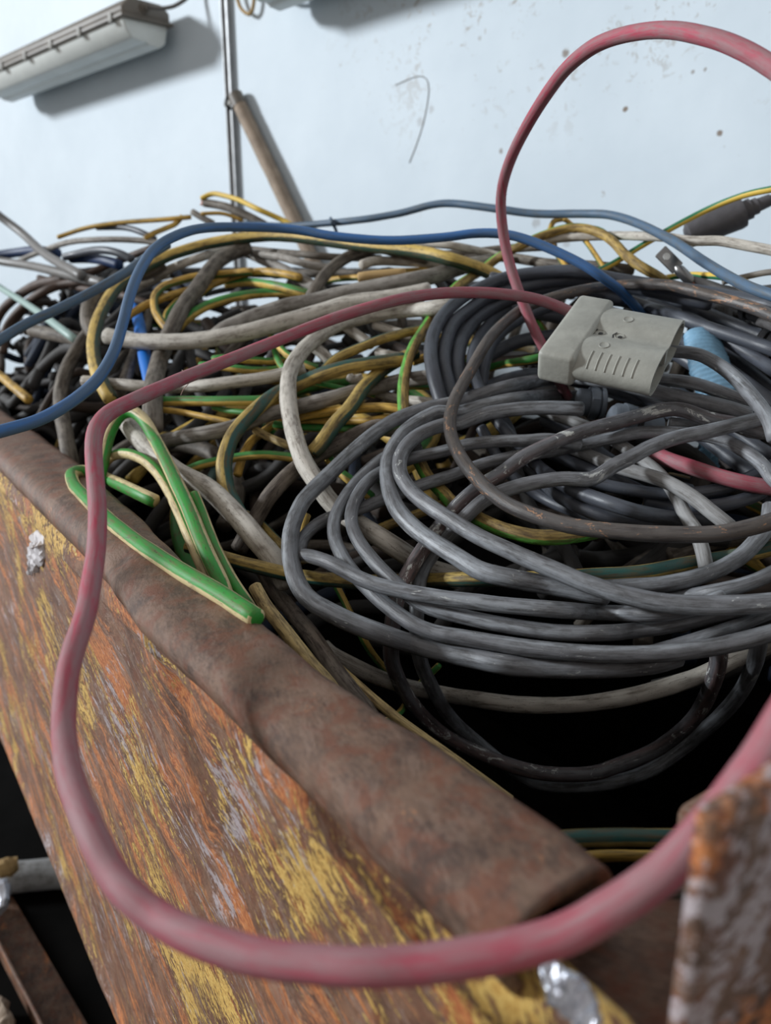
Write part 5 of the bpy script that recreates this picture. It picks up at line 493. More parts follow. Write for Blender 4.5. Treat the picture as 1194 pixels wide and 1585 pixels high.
DEEP=[
{"m":"browngrey","r":0.0107,"p":[-217,1465,1251,-199,1491,1256,-177,1513,1262,-151,1529,1267,-122,1540,1272,-91,1545,1277,-58,1544,1281,-24,1537,1284,10,1524,1287,43,1506,1289,74,1483,1290,102,1456,1290,127,1425,1290,147,1391,1288,163,1355,1286,175,1318,1283,180,1281,1279,181,1246,1275,176,1211,1270,165,1180,1257,150,1152,1236,130,1129,1216,105,1110,1198,78,1097,1181],"g":0.65},
{"m":"deepgrey","r":0.0074,"p":[-457,1478,1306,-435,1444,1295,-421,1406,1281,-414,1369,1265,-414,1332,1248,-423,1299,1231,-438,1270,1215,-460,1247,1199,-488,1232,1156,-519,1225,1111,-553,1226,1069,-587,1236,1036,-607,1264,1035,-629,1295,1035,-652,1328,1035],"g":0.92},
{"m":"deepbrown","r":0.007,"p":[-413,1475,1153,-380,1459,1150,-349,1438,1147,-320,1413,1141,-294,1383,1133,-271,1351,1123,-253,1316,1112,-240,1280,1101,-232,1244,1089,-229,1208,1077,-232,1173,1065,-239,1141,1053,-252,1111,1042,-270,1086,1031,-292,1065,1022,-317,1049,1015,-346,1038,1009,-377,1033,1003,-410,1034,967,-443,1041,936,-464,1062,932,-483,1089,935],"g":0.22},
{"m":"deepgrey","r":0.0095,"p":[-347,1861,1169,-324,1883,1170,-293,1895,1170,-259,1896,1170,-224,1887,1169,-190,1867,1167,-162,1838,1165,-138,1804,1163,-121,1767,1160,-116,1728,1158,-121,1692,1156,-135,1662,1155],"g":0.97},
{"m":"yelb","r":0.006,"p":[-427,1582,1225,-397,1560,1230,-371,1531,1236,-350,1498,1241,-336,1462,1245,-330,1426,1246,-332,1392,1233,-342,1361,1219,-359,1335,1204],"g":0.68},
{"m":"gyb","r":0.0109,"p":[-149,691,1051,-176,721,1059,-200,755,1069,-218,791,1081,-232,829,1095,-240,867,1110,-242,904,1126],"g":0.02},
{"m":"browngrey","r":0.0069,"p":[-145,1471,1338,-155,1509,1339,-150,1543,1340,-131,1569,1341,-102,1581,1342,-68,1577,1343,-35,1557,1343],"g":0.96},
{"m":"deepgrey","r":0.0065,"p":[103,1016,1099,121,1042,1116,142,1065,1132,168,1083,1147,197,1096,1161,228,1103,1172,261,1105,1181,295,1101,1188,330,1091,1192,364,1077,1193,393,1054,1190,415,1023,1181,438,991,1172,461,958,1162,484,925,1152,507,893,1142,529,862,1132,541,827,1118],"g":0.75},
{"m":"deepblue","r":0.0077,"p":[-178,1612,1168,-164,1629,1169,-144,1640,1170,-121,1643,1171,-96,1637,1171,-72,1625,1171,-51,1606,1171],"g":0.92},
{"m":"deepbrown","r":0.0068,"p":[-142,1190,1097,-109,1162,1087,-83,1127,1072,-66,1087,1054,-58,1046,1032,-62,1008,1010,-77,975,989],"g":0.05},
{"m":"browngrey","r":0.0063,"p":[-321,1728,1249,-299,1695,1248,-283,1659,1248,-275,1622,1249,-275,1586,1251,-283,1553,1253,-298,1525,1257,-320,1503,1261,-347,1489,1265,-379,1483,1269,-412,1486,1273,-446,1498,1276,-478,1517,1279,-508,1543,1282,-532,1574,1283],"g":0.92},
{"m":"deepgrey","r":0.0065,"p":[321,800,1012,354,786,1014,385,767,1014,415,743,1012,443,716,1009,467,685,1004,487,651,998,503,616,991,506,591,986,493,582,985,477,570,982,458,557,978,437,542,973,415,526,966],"g":0.43},
{"m":"deepbrown","r":0.0084,"p":[503,735,1132,482,713,1114,456,699,1098,425,694,1085,391,699,1077,358,713,1073,328,735,1074,302,764,1080,282,798,1091,270,834,1105,267,870,1122,273,904,1141,287,932,1160,308,953,1178,336,966,1194,367,970,1206,400,964,1214,433,949,1218],"g":0.73},
{"m":"deepgrey","r":0.0085,"p":[-123,1138,1155,-90,1118,1158,-60,1092,1156,-35,1060,1149,-17,1024,1137,-6,986,1122,-3,949,1104,-9,915,1083,-22,885,1063,-43,861,1042,-70,844,1023,-101,837,1007],"g":0.34},
{"m":"yelb","r":0.0075,"p":[-122,1262,1180,-150,1293,1188,-172,1329,1199,-185,1367,1212,-190,1406,1212,-185,1442,1213,-171,1473,1213,-149,1498,1213,-120,1513,1213,-87,1519,1212],"g":0.95},
{"m":"gyb","r":0.0092,"p":[-98,1202,1134,-126,1202,1130,-156,1213,1131,-182,1235,1136,-201,1264,1145,-211,1296,1157,-210,1327,1169],"g":0.8},
{"m":"browngrey","r":0.0109,"p":[-58,976,1044,-64,1013,1058,-64,1049,1073,-58,1082,1090,-47,1113,1107,-30,1140,1124,-9,1163,1140,17,1180,1156,46,1191,1171,77,1196,1183,110,1195,1194,144,1187,1202,178,1173,1207,211,1154,1210,241,1130,1209,268,1101,1206],"g":0.96},
{"m":"deepgrey","r":0.0097,"p":[-159,1129,1109,-161,1166,1125,-150,1198,1141,-130,1222,1156,-102,1236,1168,-68,1237,1176,-33,1226,1178,-1,1204,1174,25,1173,1166,42,1137,1153,49,1099,1138,44,1064,1121,29,1035,1105,4,1016,1092],"g":0.17},
{"m":"deepblue","r":0.0061,"p":[-56,1320,1213,-69,1291,1208,-88,1267,1196,-111,1248,1186,-138,1235,1176,-169,1227,1168,-201,1227,1162,-234,1232,1158,-267,1244,1156,-300,1262,1156,-330,1285,1159,-357,1313,1163,-380,1344,1169,-399,1378,1178,-412,1414,1187,-420,1450,1198,-423,1486,1205,-419,1520,1201,-409,1551,1198,-394,1579,1195],"g":0.16},
{"m":"deepbrown","r":0.0063,"p":[19,985,1164,-10,1013,1168,-32,1048,1178,-45,1085,1193,-48,1123,1212,-39,1157,1233,-21,1184,1254,5,1201,1273,38,1207,1288,73,1201,1298,107,1185,1302,137,1158,1300],"g":0.13},
{"m":"browngrey","r":0.0072,"p":[-133,891,1040,-100,895,1049,-65,887,1053,-31,868,1051,-2,839,1044,19,804,1032],"g":0.9},
{"m":"deepgrey","r":0.0101,"p":[-188,1059,1157,-186,1023,1144,-190,988,1130,-201,957,1114,-218,930,1098,-240,909,1083,-268,895,1068,-299,888,1054,-332,888,1025,-353,905,1008,-371,931,1002,-392,960,996,-414,992,991,-437,1024,985,-460,1057,980,-482,1087,976,-501,1115,973],"g":0.64},
{"m":"deepbrown","r":0.0105,"p":[-173,651,1002,-193,679,1009,-215,710,1016,-237,742,1022,-260,774,1027,-282,805,1028,-302,834,1023,-316,863,1026,-313,897,1049,-304,929,1058,-289,957,1068,-269,980,1077,-244,997,1085,-215,1008,1092,-184,1011,1097,-151,1008,1101,-117,998,1103,-84,982,1102,-54,960,1101,-26,932,1097,-2,901,1092],"g":0.0},
{"m":"deepgrey","r":0.0071,"p":[308,867,1144,341,850,1139,371,827,1130,399,799,1120,423,767,1107,441,732,1093,454,696,1077,461,659,1061,462,623,1045,456,590,1030,445,559,1016,426,535,1004,401,517,994],"g":0.29},
{"m":"yelb","r":0.0081,"p":[-716,1700,1242,-704,1730,1262,-688,1758,1259,-668,1781,1256,-644,1800,1253,-616,1815,1250,-587,1824,1247,-555,1828,1244,-522,1827,1241,-488,1821,1238,-454,1809,1236,-421,1793,1234,-389,1772,1232,-359,1747,1231,-332,1719,1230,-308,1687,1229,-288,1653,1229,-271,1617,1230,-260,1581,1230,-252,1544,1232,-250,1507,1233,-252,1472,1235,-259,1439,1237,-271,1408,1240],"g":0.32},
{"m":"gyb","r":0.0099,"p":[-342,1515,1289,-366,1497,1290,-395,1488,1292,-428,1489,1293,-461,1499,1294,-493,1518,1296,-521,1545,1297,-543,1577,1297],"g":0.83},
{"m":"browngrey","r":0.0109,"p":[269,694,1108,300,702,1118,333,700,1126,366,688,1131,398,668,1131,425,639,1128,446,606,1120,459,569,1110,450,551,1103,430,537,1094,407,521,1083],"g":0.29},
{"m":"deepgrey","r":0.0087,"p":[-137,1004,1122,-172,1013,1122,-205,1028,1127,-238,1050,1134,-267,1077,1145,-292,1109,1158,-313,1143,1174,-328,1180,1192,-337,1218,1211,-339,1255,1230,-336,1290,1249,-326,1322,1268,-310,1350,1285,-288,1373,1300,-262,1390,1312,-233,1401,1315,-200,1404,1313,-166,1401,1310,-132,1391,1306,-98,1374,1302,-66,1351,1297],"g":0.34},
{"m":"deepblue","r":0.0083,"p":[6,795,1085,-15,829,1095,-30,865,1109,-37,902,1124,-37,938,1141,-30,971,1158,-16,1000,1175],"g":0.92},
{"m":"deepbrown","r":0.0084,"p":[-404,1509,1224,-416,1549,1223,-411,1587,1222,-391,1613,1221,-359,1624,1221,-322,1616,1222,-288,1592,1223],"g":0.91},
{"m":"browngrey","r":0.0095,"p":[80,1105,1151,109,1077,1144,135,1046,1134,157,1011,1122,175,975,1107,187,937,1090,194,899,1071,196,862,1051,192,826,1031],"g":0.43},
{"m":"deepgrey","r":0.0068,"p":[289,1190,1281,313,1167,1280,333,1139,1280,355,1108,1278,378,1076,1269,400,1044,1260,423,1012,1250,445,981,1241,465,952,1233,482,923,1224,483,887,1209,479,853,1194,470,821,1179,456,793,1164,438,767,1150,416,746,1136,391,730,1125,363,718,1114,332,711,1106,300,710,1099,266,715,1095],"g":0.59},
{"m":"deepbrown","r":0.0109,"p":[-619,1281,932,-638,1309,934,-633,1343,972,-619,1373,1017,-596,1394,1065,-566,1404,1113,-533,1404,1156,-498,1393,1161,-466,1372,1159,-439,1342,1151,-419,1308,1140,-408,1270,1124,-407,1234,1107,-417,1201,1089],"g":1.0},
{"m":"deepgrey","r":0.0075,"p":[-317,1302,1253,-291,1272,1251,-269,1239,1247,-252,1203,1241,-239,1167,1233,-231,1130,1224,-228,1093,1214,-231,1058,1203,-239,1025,1191,-252,995,1179,-269,969,1167,-291,948,1155,-317,931,1144,-346,920,1114,-365,922,1092,-376,938,1091,-390,958,1088,-407,982,1085,-426,1008,1081,-447,1038,1077,-469,1069,1072,-492,1101,1066,-515,1134,1061],"g":0.92},
{"m":"yelb","r":0.0064,"p":[312,886,1142,344,864,1140,373,834,1136,396,800,1129,411,762,1121,419,724,1112,418,687,1101,409,654,1091,392,626,1081,368,605,1072],"g":0.06},
{"m":"gyb","r":0.0107,"p":[31,1494,1268,65,1478,1268,98,1457,1267,127,1431,1267,150,1398,1266,173,1365,1264,197,1332,1263,216,1298,1261,227,1260,1259,232,1222,1256,232,1186,1254,226,1151,1243,216,1119,1224,200,1090,1206,180,1066,1189,155,1047,1173,127,1032,1160,96,1023,1148,64,1020,1139],"g":0.37},
{"m":"browngrey","r":0.0073,"p":[289,686,1036,290,722,1047,302,753,1058,324,775,1067,353,786,1073,386,785,1076],"g":0.55},
{"m":"deepgrey","r":0.0096,"p":[279,1081,1291,314,1064,1290,347,1040,1284,376,1009,1275,399,974,1263,416,936,1248,425,897,1231,427,858,1213,420,823,1195,406,791,1177,386,766,1162],"g":0.66},
{"m":"deepblue","r":0.0076,"p":[357,794,1115,389,778,1112,417,751,1103,437,716,1090,445,680,1075,442,645,1059,426,618,1045,401,601,1035,370,596,1030,336,605,1030],"g":0.8},
{"m":"deepbrown","r":0.0109,"p":[443,741,1187,474,719,1182,498,687,1171,511,650,1155,510,614,1137,497,585,1120,472,567,1107,440,562,1099,406,573,1097,375,596,1103,352,628,1115,340,665,1131],"g":0.67},
{"m":"browngrey","r":0.0079,"p":[-312,1284,1222,-312,1249,1205,-318,1216,1187,-330,1187,1169,-347,1161,1153,-370,1141,1138,-396,1127,1124,-426,1119,1098,-458,1118,1057,-491,1123,1021,-518,1139,1001,-538,1166,1002,-559,1196,1002],"g":0.14},
{"m":"deepgrey","r":0.0097,"p":[-45,1372,1236,-61,1344,1236,-82,1321,1236,-107,1302,1225,-135,1290,1214,-166,1283,1205,-199,1282,1198,-233,1287,1193,-268,1298,1191,-301,1314,1191,-333,1336,1194,-362,1362,1200,-388,1393,1208,-411,1426,1218,-428,1462,1229,-441,1499,1236,-449,1536,1236,-451,1573,1236,-447,1608,1235,-438,1640,1235,-424,1669,1235,-405,1694,1235,-382,1715,1235,-354,1730,1234,-324,1739,1234,-292,1742,1234],"g":0.4},
{"m":"deepbrown","r":0.0079,"p":[335,1087,1317,319,1059,1306,297,1035,1295,271,1018,1285,240,1008,1276,207,1005,1269,173,1010,1264,138,1021,1261,104,1039,1260,73,1063,1261,45,1093,1264,22,1126,1270,4,1163,1277,-8,1200,1286,-14,1238,1296,-13,1275,1307],"g":0.39},
{"m":"deepgrey","r":0.0062,"p":[-432,1427,1232,-418,1391,1221,-413,1354,1209,-417,1320,1195,-431,1291,1181,-453,1270,1167,-481,1257,1144,-514,1255,1101],"g":0.92},
{"m":"yelb","r":0.0075,"p":[205,934,1077,174,958,1083,145,987,1093,121,1020,1106,101,1056,1123,88,1094,1141,80,1132,1162,78,1169,1184,83,1204,1206,95,1236,1227,111,1264,1232,134,1287,1237,160,1304,1241,191,1314,1245,213,1309,1247,226,1291,1248,242,1267,1249],"g":0.67},
{"m":"gyb","r":0.0078,"p":[-471,1337,1077,-439,1344,1092,-405,1339,1102,-371,1323,1108,-341,1297,1107,-317,1264,1101,-302,1227,1089,-298,1190,1074],"g":0.31},
{"m":"browngrey","r":0.0092,"p":[-260,838,904,-287,871,916,-310,906,930,-327,944,946,-338,983,965,-343,1022,984,-341,1060,1005,-333,1095,1025,-319,1126,1044,-299,1152,1062,-274,1173,1078,-244,1187,1092],"g":0.43},
{"m":"deepgrey","r":0.0086,"p":[-724,1430,871,-746,1460,875,-762,1483,880,-754,1509,918,-729,1528,970,-698,1532,1018,-664,1523,1054,-632,1501,1074],"g":0.35},
{"m":"deepblue","r":0.008,"p":[-165,648,996,-148,674,1009,-127,697,1022,-103,714,1034,-75,727,1046,-45,735,1057],"g":0.06},
{"m":"deepbrown","r":0.008,"p":[34,928,1125,67,929,1132,101,921,1134,134,903,1130,164,877,1120,189,845,1106,206,809,1087],"g":0.53},
{"m":"browngrey","r":0.0101,"p":[199,1007,1104,226,974,1096,248,938,1086,265,900,1075,276,860,1062,281,821,1048,281,783,1034,274,748,1020,262,715,1006],"g":0.31},
{"m":"deepgrey","r":0.0098,"p":[-350,1182,1190,-337,1143,1176,-336,1104,1159,-347,1071,1139,-368,1045,1119,-398,1031,1078,-432,1030,1028,-455,1050,1012,-477,1081,1008],"g":0.56},
{"m":"deepbrown","r":0.0096,"p":[-231,1363,1174,-264,1365,1168,-298,1373,1164,-332,1387,1162,-364,1406,1162,-394,1431,1164,-422,1459,1168,-445,1491,1172,-464,1526,1168,-478,1562,1164,-487,1599,1160,-491,1636,1156,-489,1671,1152,-481,1703,1148,-468,1733,1145,-450,1758,1142,-427,1779,1139,-401,1795,1137],"g":0.7},
{"m":"deepgrey","r":0.0074,"p":[295,1097,1185,329,1081,1189,360,1057,1189,386,1028,1186,407,993,1179,420,957,1170,426,920,1158,423,884,1145],"g":0.06},
{"m":"yelb","r":0.0091,"p":[-267,1493,1163,-243,1493,1161,-217,1485,1160,-193,1469,1159,-173,1447,1157,-158,1420,1156,-152,1392,1156],"g":0.23},
{"m":"gyb","r":0.0087,"p":[-154,1096,1204,-123,1107,1215,-89,1108,1224,-53,1098,1230,-18,1078,1232,12,1050,1230,36,1016,1224,53,978,1215,60,939,1204,58,902,1190,46,869,1176,25,844,1162,-3,827,1150],"g":0.17},
{"m":"browngrey","r":0.0082,"p":[-457,1249,1167,-470,1284,1181,-478,1321,1195,-482,1357,1210,-481,1392,1225,-475,1425,1240,-464,1455,1254,-449,1483,1268,-430,1507,1268,-408,1527,1266,-382,1542,1264,-353,1553,1262,-323,1558,1260,-290,1558,1257],"g":0.44},
{"m":"deepgrey","r":0.0063,"p":[-175,1686,1291,-153,1707,1289,-125,1721,1286,-94,1727,1283,-75,1716,1279,-60,1694,1274,-41,1668,1269,-20,1638,1264,2,1606,1259,25,1574,1254,48,1542,1250,69,1511,1247,88,1484,1244,105,1462,1242,114,1442,1241,98,1414,1241,77,1392,1243],"g":0.98},
{"m":"deepblue","r":0.0088,"p":[232,751,1110,258,768,1124,289,777,1135,323,777,1145,358,770,1152,393,754,1155,425,730,1155,454,701,1152,477,667,1145,493,630,1136],"g":0.36},
{"m":"deepbrown","r":0.008,"p":[-287,1348,1209,-267,1314,1201,-254,1278,1190,-250,1242,1177,-253,1207,1162,-265,1177,1145,-284,1153,1129,-309,1136,1114,-339,1128,1101,-372,1129,1091,-405,1138,1084,-438,1156,1069,-467,1181,1051,-491,1212,1045,-509,1247,1050,-520,1284,1067,-522,1319,1094,-516,1353,1130,-502,1381,1153],"g":0.14},
{"m":"browngrey","r":0.01,"p":[-294,1532,1313,-272,1514,1315,-254,1491,1316,-242,1465,1317,-237,1437,1317,-240,1412,1317,-249,1390,1314],"g":0.32},
{"m":"deepgrey","r":0.0069,"p":[-178,1390,1202,-189,1427,1204,-194,1464,1208,-193,1500,1213,-185,1533,1219,-171,1562,1224,-152,1586,1231,-128,1605,1237,-100,1618,1243,-68,1624,1249,-35,1623,1254,-3,1614,1259,15,1588,1262,36,1559,1265,58,1528,1266],"g":0.39},
{"m":"deepbrown","r":0.0094,"p":[-147,1418,1236,-177,1440,1239,-205,1467,1243,-229,1497,1246,-249,1531,1248,-264,1566,1250,-274,1602,1252,-278,1638,1253,-276,1673,1253,-269,1705,1253,-256,1734,1252,-239,1759,1250,-216,1779,1248,-190,1794,1245,-160,1803,1242,-135,1800,1239,-122,1782,1235,-107,1760,1231,-88,1734,1228],"g":0.52},
{"m":"deepgrey","r":0.0094,"p":[-564,1698,1173,-531,1696,1175,-498,1689,1177,-465,1675,1179,-433,1656,1180,-403,1632,1181,-376,1603,1182,-353,1571,1183,-335,1537,1183,-321,1501,1183,-313,1464,1183,-311,1428,1182,-314,1394,1167,-324,1362,1150,-338,1334,1133,-357,1310,1117,-381,1291,1102,-409,1278,1088,-439,1271,1077,-471,1270,1067,-505,1275,1032,-538,1286,999,-571,1304,972],"g":0.84},
{"m":"yelb","r":0.008,"p":[-119,1283,1219,-149,1274,1212,-181,1276,1210,-215,1289,1211,-245,1311,1216,-271,1341,1225,-289,1375,1236,-298,1412,1249,-297,1447,1249,-286,1478,1247,-266,1501,1244,-239,1515,1240,-208,1519,1237,-174,1511,1234,-142,1494,1232],"g":0.0},
{"m":"gyb","r":0.0094,"p":[-320,941,1123,-310,973,1139,-295,1001,1154,-274,1024,1167,-249,1042,1179,-219,1053,1189,-187,1058,1196,-154,1055,1200,-120,1046,1202,-86,1031,1200,-54,1009,1196,-25,982,1189,0,951,1180,21,917,1168,37,881,1155,46,844,1140,49,807,1124],"g":0.55},
{"m":"browngrey","r":0.0068,"p":[-164,1449,1188,-137,1419,1186,-114,1387,1184,-95,1352,1182,-80,1316,1179,-70,1279,1163,-65,1242,1145,-65,1206,1126,-70,1172,1107,-81,1141,1088,-96,1112,1070,-115,1088,1053,-138,1068,1037,-165,1053,1023,-195,1043,1011,-227,1039,1001,-260,1041,994],"g":0.63},
{"m":"deepgrey","r":0.0081,"p":[-378,1191,1164,-412,1195,1156,-446,1214,1154,-474,1244,1146,-491,1280,1152,-494,1318,1175,-484,1351,1189,-462,1373,1202,-431,1382,1213,-396,1376,1219,-363,1356,1221],"g":0.53},
{"m":"deepblue","r":0.0088,"p":[-464,1333,1268,-498,1344,1268,-530,1364,1255,-558,1392,1245,-580,1426,1246,-594,1462,1259,-599,1499,1282,-594,1534,1314,-581,1563,1328,-559,1585,1324,-531,1599,1320,-499,1602,1317,-465,1596,1314,-432,1579,1313,-402,1554,1312,-377,1523,1313,-360,1487,1314],"g":0.6},
{"m":"deepbrown","r":0.0102,"p":[-146,677,954,-143,713,973,-133,746,992,-117,774,1011,-95,797,1029,-68,813,1044,-37,822,1057,-3,824,1066,32,818,1073],"g":0.96},
{"m":"browngrey","r":0.0065,"p":[92,1136,1198,107,1164,1214,127,1187,1229,151,1205,1243,180,1217,1245,211,1222,1247,244,1220,1250,277,1212,1252,298,1189,1255,318,1160,1257,340,1129,1259,362,1097,1257,385,1065,1250],"g":0.19},
{"m":"deepgrey","r":0.0063,"p":[-381,1686,1344,-361,1709,1350,-338,1729,1355,-311,1743,1359,-281,1753,1360,-249,1757,1360,-216,1756,1360,-182,1749,1360,-148,1737,1360,-115,1720,1360,-84,1699,1360,-54,1673,1360,-28,1644,1360,-5,1612,1360,15,1577,1356,30,1541,1351,40,1504,1346,46,1467,1340,47,1431,1335,42,1397,1329,33,1365,1323,19,1336,1317,1,1310,1311,-21,1289,1306],"g":0.21},
{"m":"deepbrown","r":0.0066,"p":[-115,832,1050,-136,864,1060,-153,899,1072,-165,935,1087,-170,972,1102,-171,1007,1119,-165,1040,1136,-153,1070,1152,-137,1097,1168,-115,1118,1183,-90,1134,1197],"g":0.6},
{"m":"deepgrey","r":0.0075,"p":[2,1151,1176,25,1173,1191,52,1188,1203,83,1195,1210,117,1194,1214,152,1185,1213,186,1169,1208,217,1145,1199,245,1116,1186,267,1082,1170,284,1046,1152,293,1008,1133,295,971,1113,290,936,1093,277,906,1075,258,880,1059,233,862,1046,203,850,1036,171,847,1031],"g":0.12},
{"m":"yelb","r":0.0099,"p":[-306,1132,1076,-293,1163,1095,-273,1189,1113,-249,1210,1130,-221,1225,1145,-190,1233,1158,-156,1235,1168,-121,1230,1176,-85,1218,1180,-51,1200,1180,-19,1176,1178,10,1148,1172,36,1115,1163,56,1080,1151,72,1042,1137,81,1003,1121],"g":0.58},
{"m":"gyb","r":0.0083,"p":[204,810,1128,237,796,1128,269,776,1125,299,752,1120,326,724,1113,350,692,1104,369,658,1094,384,623,1082,394,586,1069,399,550,1055,398,515,1041],"g":0.38},
{"m":"browngrey","r":0.0108,"p":[-390,1047,1104,-364,1065,1126,-331,1073,1136,-296,1068,1141,-261,1052,1141,-230,1025,1136,-205,991,1126,-190,953,1113,-186,914,1097,-193,879,1081],"g":0.69},
{"m":"deepgrey","r":0.0092,"p":[-366,923,949,-387,954,949,-407,981,948,-423,1005,949,-426,1028,966,-411,1055,1009,-389,1076,1051,-362,1089,1063,-331,1095,1073,-298,1091,1079,-265,1080,1082,-233,1060,1081,-205,1034,1076],"g":0.04},
{"m":"deepblue","r":0.0098,"p":[307,710,988,312,745,1003,325,775,1017,344,799,1029,370,816,1038,400,825,1043,434,825,1045,468,816,1042,501,800,1037,532,776,1028,558,746,1016,579,712,1002,593,675,986,590,651,974,572,638,965,551,623,955,527,606,945,502,588,936],"g":0.89},
{"m":"deepbrown","r":0.0083,"p":[244,933,1185,268,953,1202,297,965,1217,330,969,1229,365,963,1237,399,949,1242,432,927,1242,460,898,1237,483,864,1229,500,828,1217,508,790,1202,509,753,1185,501,719,1167,486,690,1149,464,668,1132,436,653,1116,404,647,1103,370,650,1094,335,661,1088,302,681,1087],"g":0.29},
{"m":"browngrey","r":0.007,"p":[-291,1056,1013,-311,1037,1002,-336,1026,993,-365,1025,988,-395,1032,965,-424,1049,945,-450,1073,936],"g":0.02},
{"m":"deepgrey","r":0.0069,"p":[-110,1765,1356,-91,1737,1360,-69,1706,1360,-45,1673,1360,-21,1639,1360,3,1606,1360,25,1574,1360,45,1546,1360,62,1522,1360,75,1503,1360,75,1485,1360,53,1460,1357],"g":0.43},
{"m":"deepbrown","r":0.0065,"p":[139,877,1062,124,913,1075,116,950,1090,117,986,1106,126,1019,1122,143,1046,1137,166,1066,1151,195,1077,1162,227,1080,1170],"g":0.11},
{"m":"deepgrey","r":0.0073,"p":[-126,1084,1102,-151,1066,1088,-181,1056,1079,-214,1055,1074,-249,1064,1075,-283,1081,1081,-313,1106,1091,-339,1138,1105,-358,1173,1123,-369,1211,1143,-372,1248,1164,-367,1283,1184,-353,1312,1203,-331,1336,1219],"g":0.55},
{"m":"yelb","r":0.0091,"p":[-494,1104,993,-517,1136,995,-540,1169,997,-562,1201,998,-582,1230,999,-583,1267,1029,-577,1301,1064,-564,1331,1104],"g":0.79},
{"m":"deepgrey","r":0.0097,"p":[438,706,1124,400,710,1098,363,712,1101,325,714,1118,287,716,1115,249,717,1085,211,716,1062,173,716,1067,135,714,1082],"g":0.3},
{"m":"deepgrey","r":0.0067,"p":[55,1103,1227,106,1094,1236,153,1073,1260,193,1041,1265,224,999,1235,244,952,1198,251,900,1184,245,849,1184,227,801,1165],"g":0.3},
{"m":"deepbrown","r":0.0072,"p":[-610,1595,1332,-569,1603,1365,-528,1613,1386,-488,1625,1387,-449,1639,1386,-410,1654,1388,-372,1671,1388,-334,1690,1389,-298,1711,1389],"g":0.3},
{"m":"browngrey","r":0.0064,"p":[395,749,1173,374,787,1206,353,825,1213,331,862,1200,308,899,1205,284,936,1236,259,972,1265,234,1007,1265,208,1042,1251],"g":0.3},
{"m":"deepgrey","r":0.007,"p":[-102,943,1126,-155,974,1131,-202,1014,1115,-241,1061,1184,-271,1114,1217,-292,1172,1260,-303,1232,1280,-303,1294,1283,-292,1354,1303],"g":0.3},
{"m":"deepgrey","r":0.0078,"p":[-272,1659,1388,-287,1695,1389,-305,1731,1390,-326,1764,1391,-351,1795,1392,-378,1824,1393,-408,1850,1393,-440,1873,1394,-474,1893,1395],"g":0.3},
{"m":"deepgrey","r":0.008,"p":[322,697,1090,297,743,1082,261,782,1094,217,811,1122,167,828,1130,115,834,1103,62,826,1069,13,807,1058,-29,776,1060],"g":0.3},
{"m":"deepgrey","r":0.0069,"p":[-579,1514,1328,-566,1559,1347,-551,1604,1386,-534,1648,1387,-515,1691,1389,-494,1733,1390,-470,1773,1391,-444,1813,1392,-416,1851,1394],"g":0.3},
{"m":"deepbrown","r":0.0086,"p":[-608,1626,1376,-616,1652,1388,-627,1678,1388,-640,1701,1389,-657,1723,1390,-676,1743,1390,-697,1761,1391,-720,1776,1391,-744,1788,1392],"g":0.3},
{"m":"browngrey","r":0.006,"p":[491,766,1178,506,820,1298,513,877,1325,498,923,1320,469,964,1318,438,1007,1347,406,1053,1353,374,1099,1353,341,1145,1354],"g":0.3},
{"m":"deepblue","r":0.0098,"p":[-266,1541,1384,-302,1587,1386,-346,1626,1387,-396,1657,1388,-451,1680,1388,-508,1693,1389,-567,1697,1389,-625,1690,1389,-682,1674,1358],"g":0.3},
{"m":"deepgrey","r":0.0067,"p":[-17,769,1078,-55,776,1059,-92,786,1033,-128,796,1033,-164,809,1055,-200,823,1064,-235,839,1046,-269,857,1027,-302,876,1036],"g":0.3},
{"m":"deepgrey","r":0.0081,"p":[228,1034,1247,234,1081,1244,235,1127,1260,231,1173,1354,222,1219,1355,208,1263,1356,189,1306,1356,166,1346,1357,138,1384,1357],"g":0.3},
{"m":"deepgrey","r":0.0064,"p":[-362,1717,1390,-326,1751,1391,-285,1779,1391,-239,1800,1392,-191,1812,1392,-142,1817,1393,-119,1794,1392,-97,1763,1391,-72,1729,1390],"g":0.3},
{"m":"deepbrown","r":0.0065,"p":[65,919,1100,94,970,1140,128,1017,1191,165,1062,1219,206,1104,1223,250,1142,1305,297,1176,1346,314,1183,1355,319,1176,1354],"g":0.3},
{"m":"browngrey","r":0.0085,"p":[476,780,1170,451,831,1211,439,887,1311,443,943,1317,451,989,1320,440,1005,1335,437,1009,1352,443,1001,1352,458,981,1332],"g":0.3},
{"m":"deepblue","r":0.0076,"p":[-357,1418,1344,-389,1443,1363,-425,1461,1348,-463,1473,1323,-503,1478,1320,-543,1475,1335,-583,1466,1307,-620,1450,1229,-653,1428,1149],"g":0.3},
{"m":"deepgrey","r":0.008,"p":[-567,1520,1347,-553,1553,1355,-536,1585,1349,-516,1616,1362,-493,1644,1387,-467,1669,1388,-438,1691,1389,-407,1711,1389,-375,1726,1390],"g":0.3},
{"m":"deepgrey","r":0.0098,"p":[285,736,1101,247,761,1081,208,786,1073,170,812,1094,131,838,1118,93,864,1115,55,890,1094,17,916,1092,-21,943,1117],"g":0.3},
{"m":"deepgrey","r":0.0082,"p":[-221,1072,1193,-208,1124,1201,-206,1177,1238,-216,1230,1282,-237,1280,1300,-269,1323,1289,-310,1358,1283,-357,1383,1301,-409,1397,1318],"g":0.3},
{"m":"deepbrown","r":0.0097,"p":[-119,1095,1242,-109,1139,1269,-104,1185,1314,-105,1230,1341,-113,1275,1339,-126,1319,1337,-145,1360,1362,-169,1399,1380,-199,1434,1381],"g":0.3},
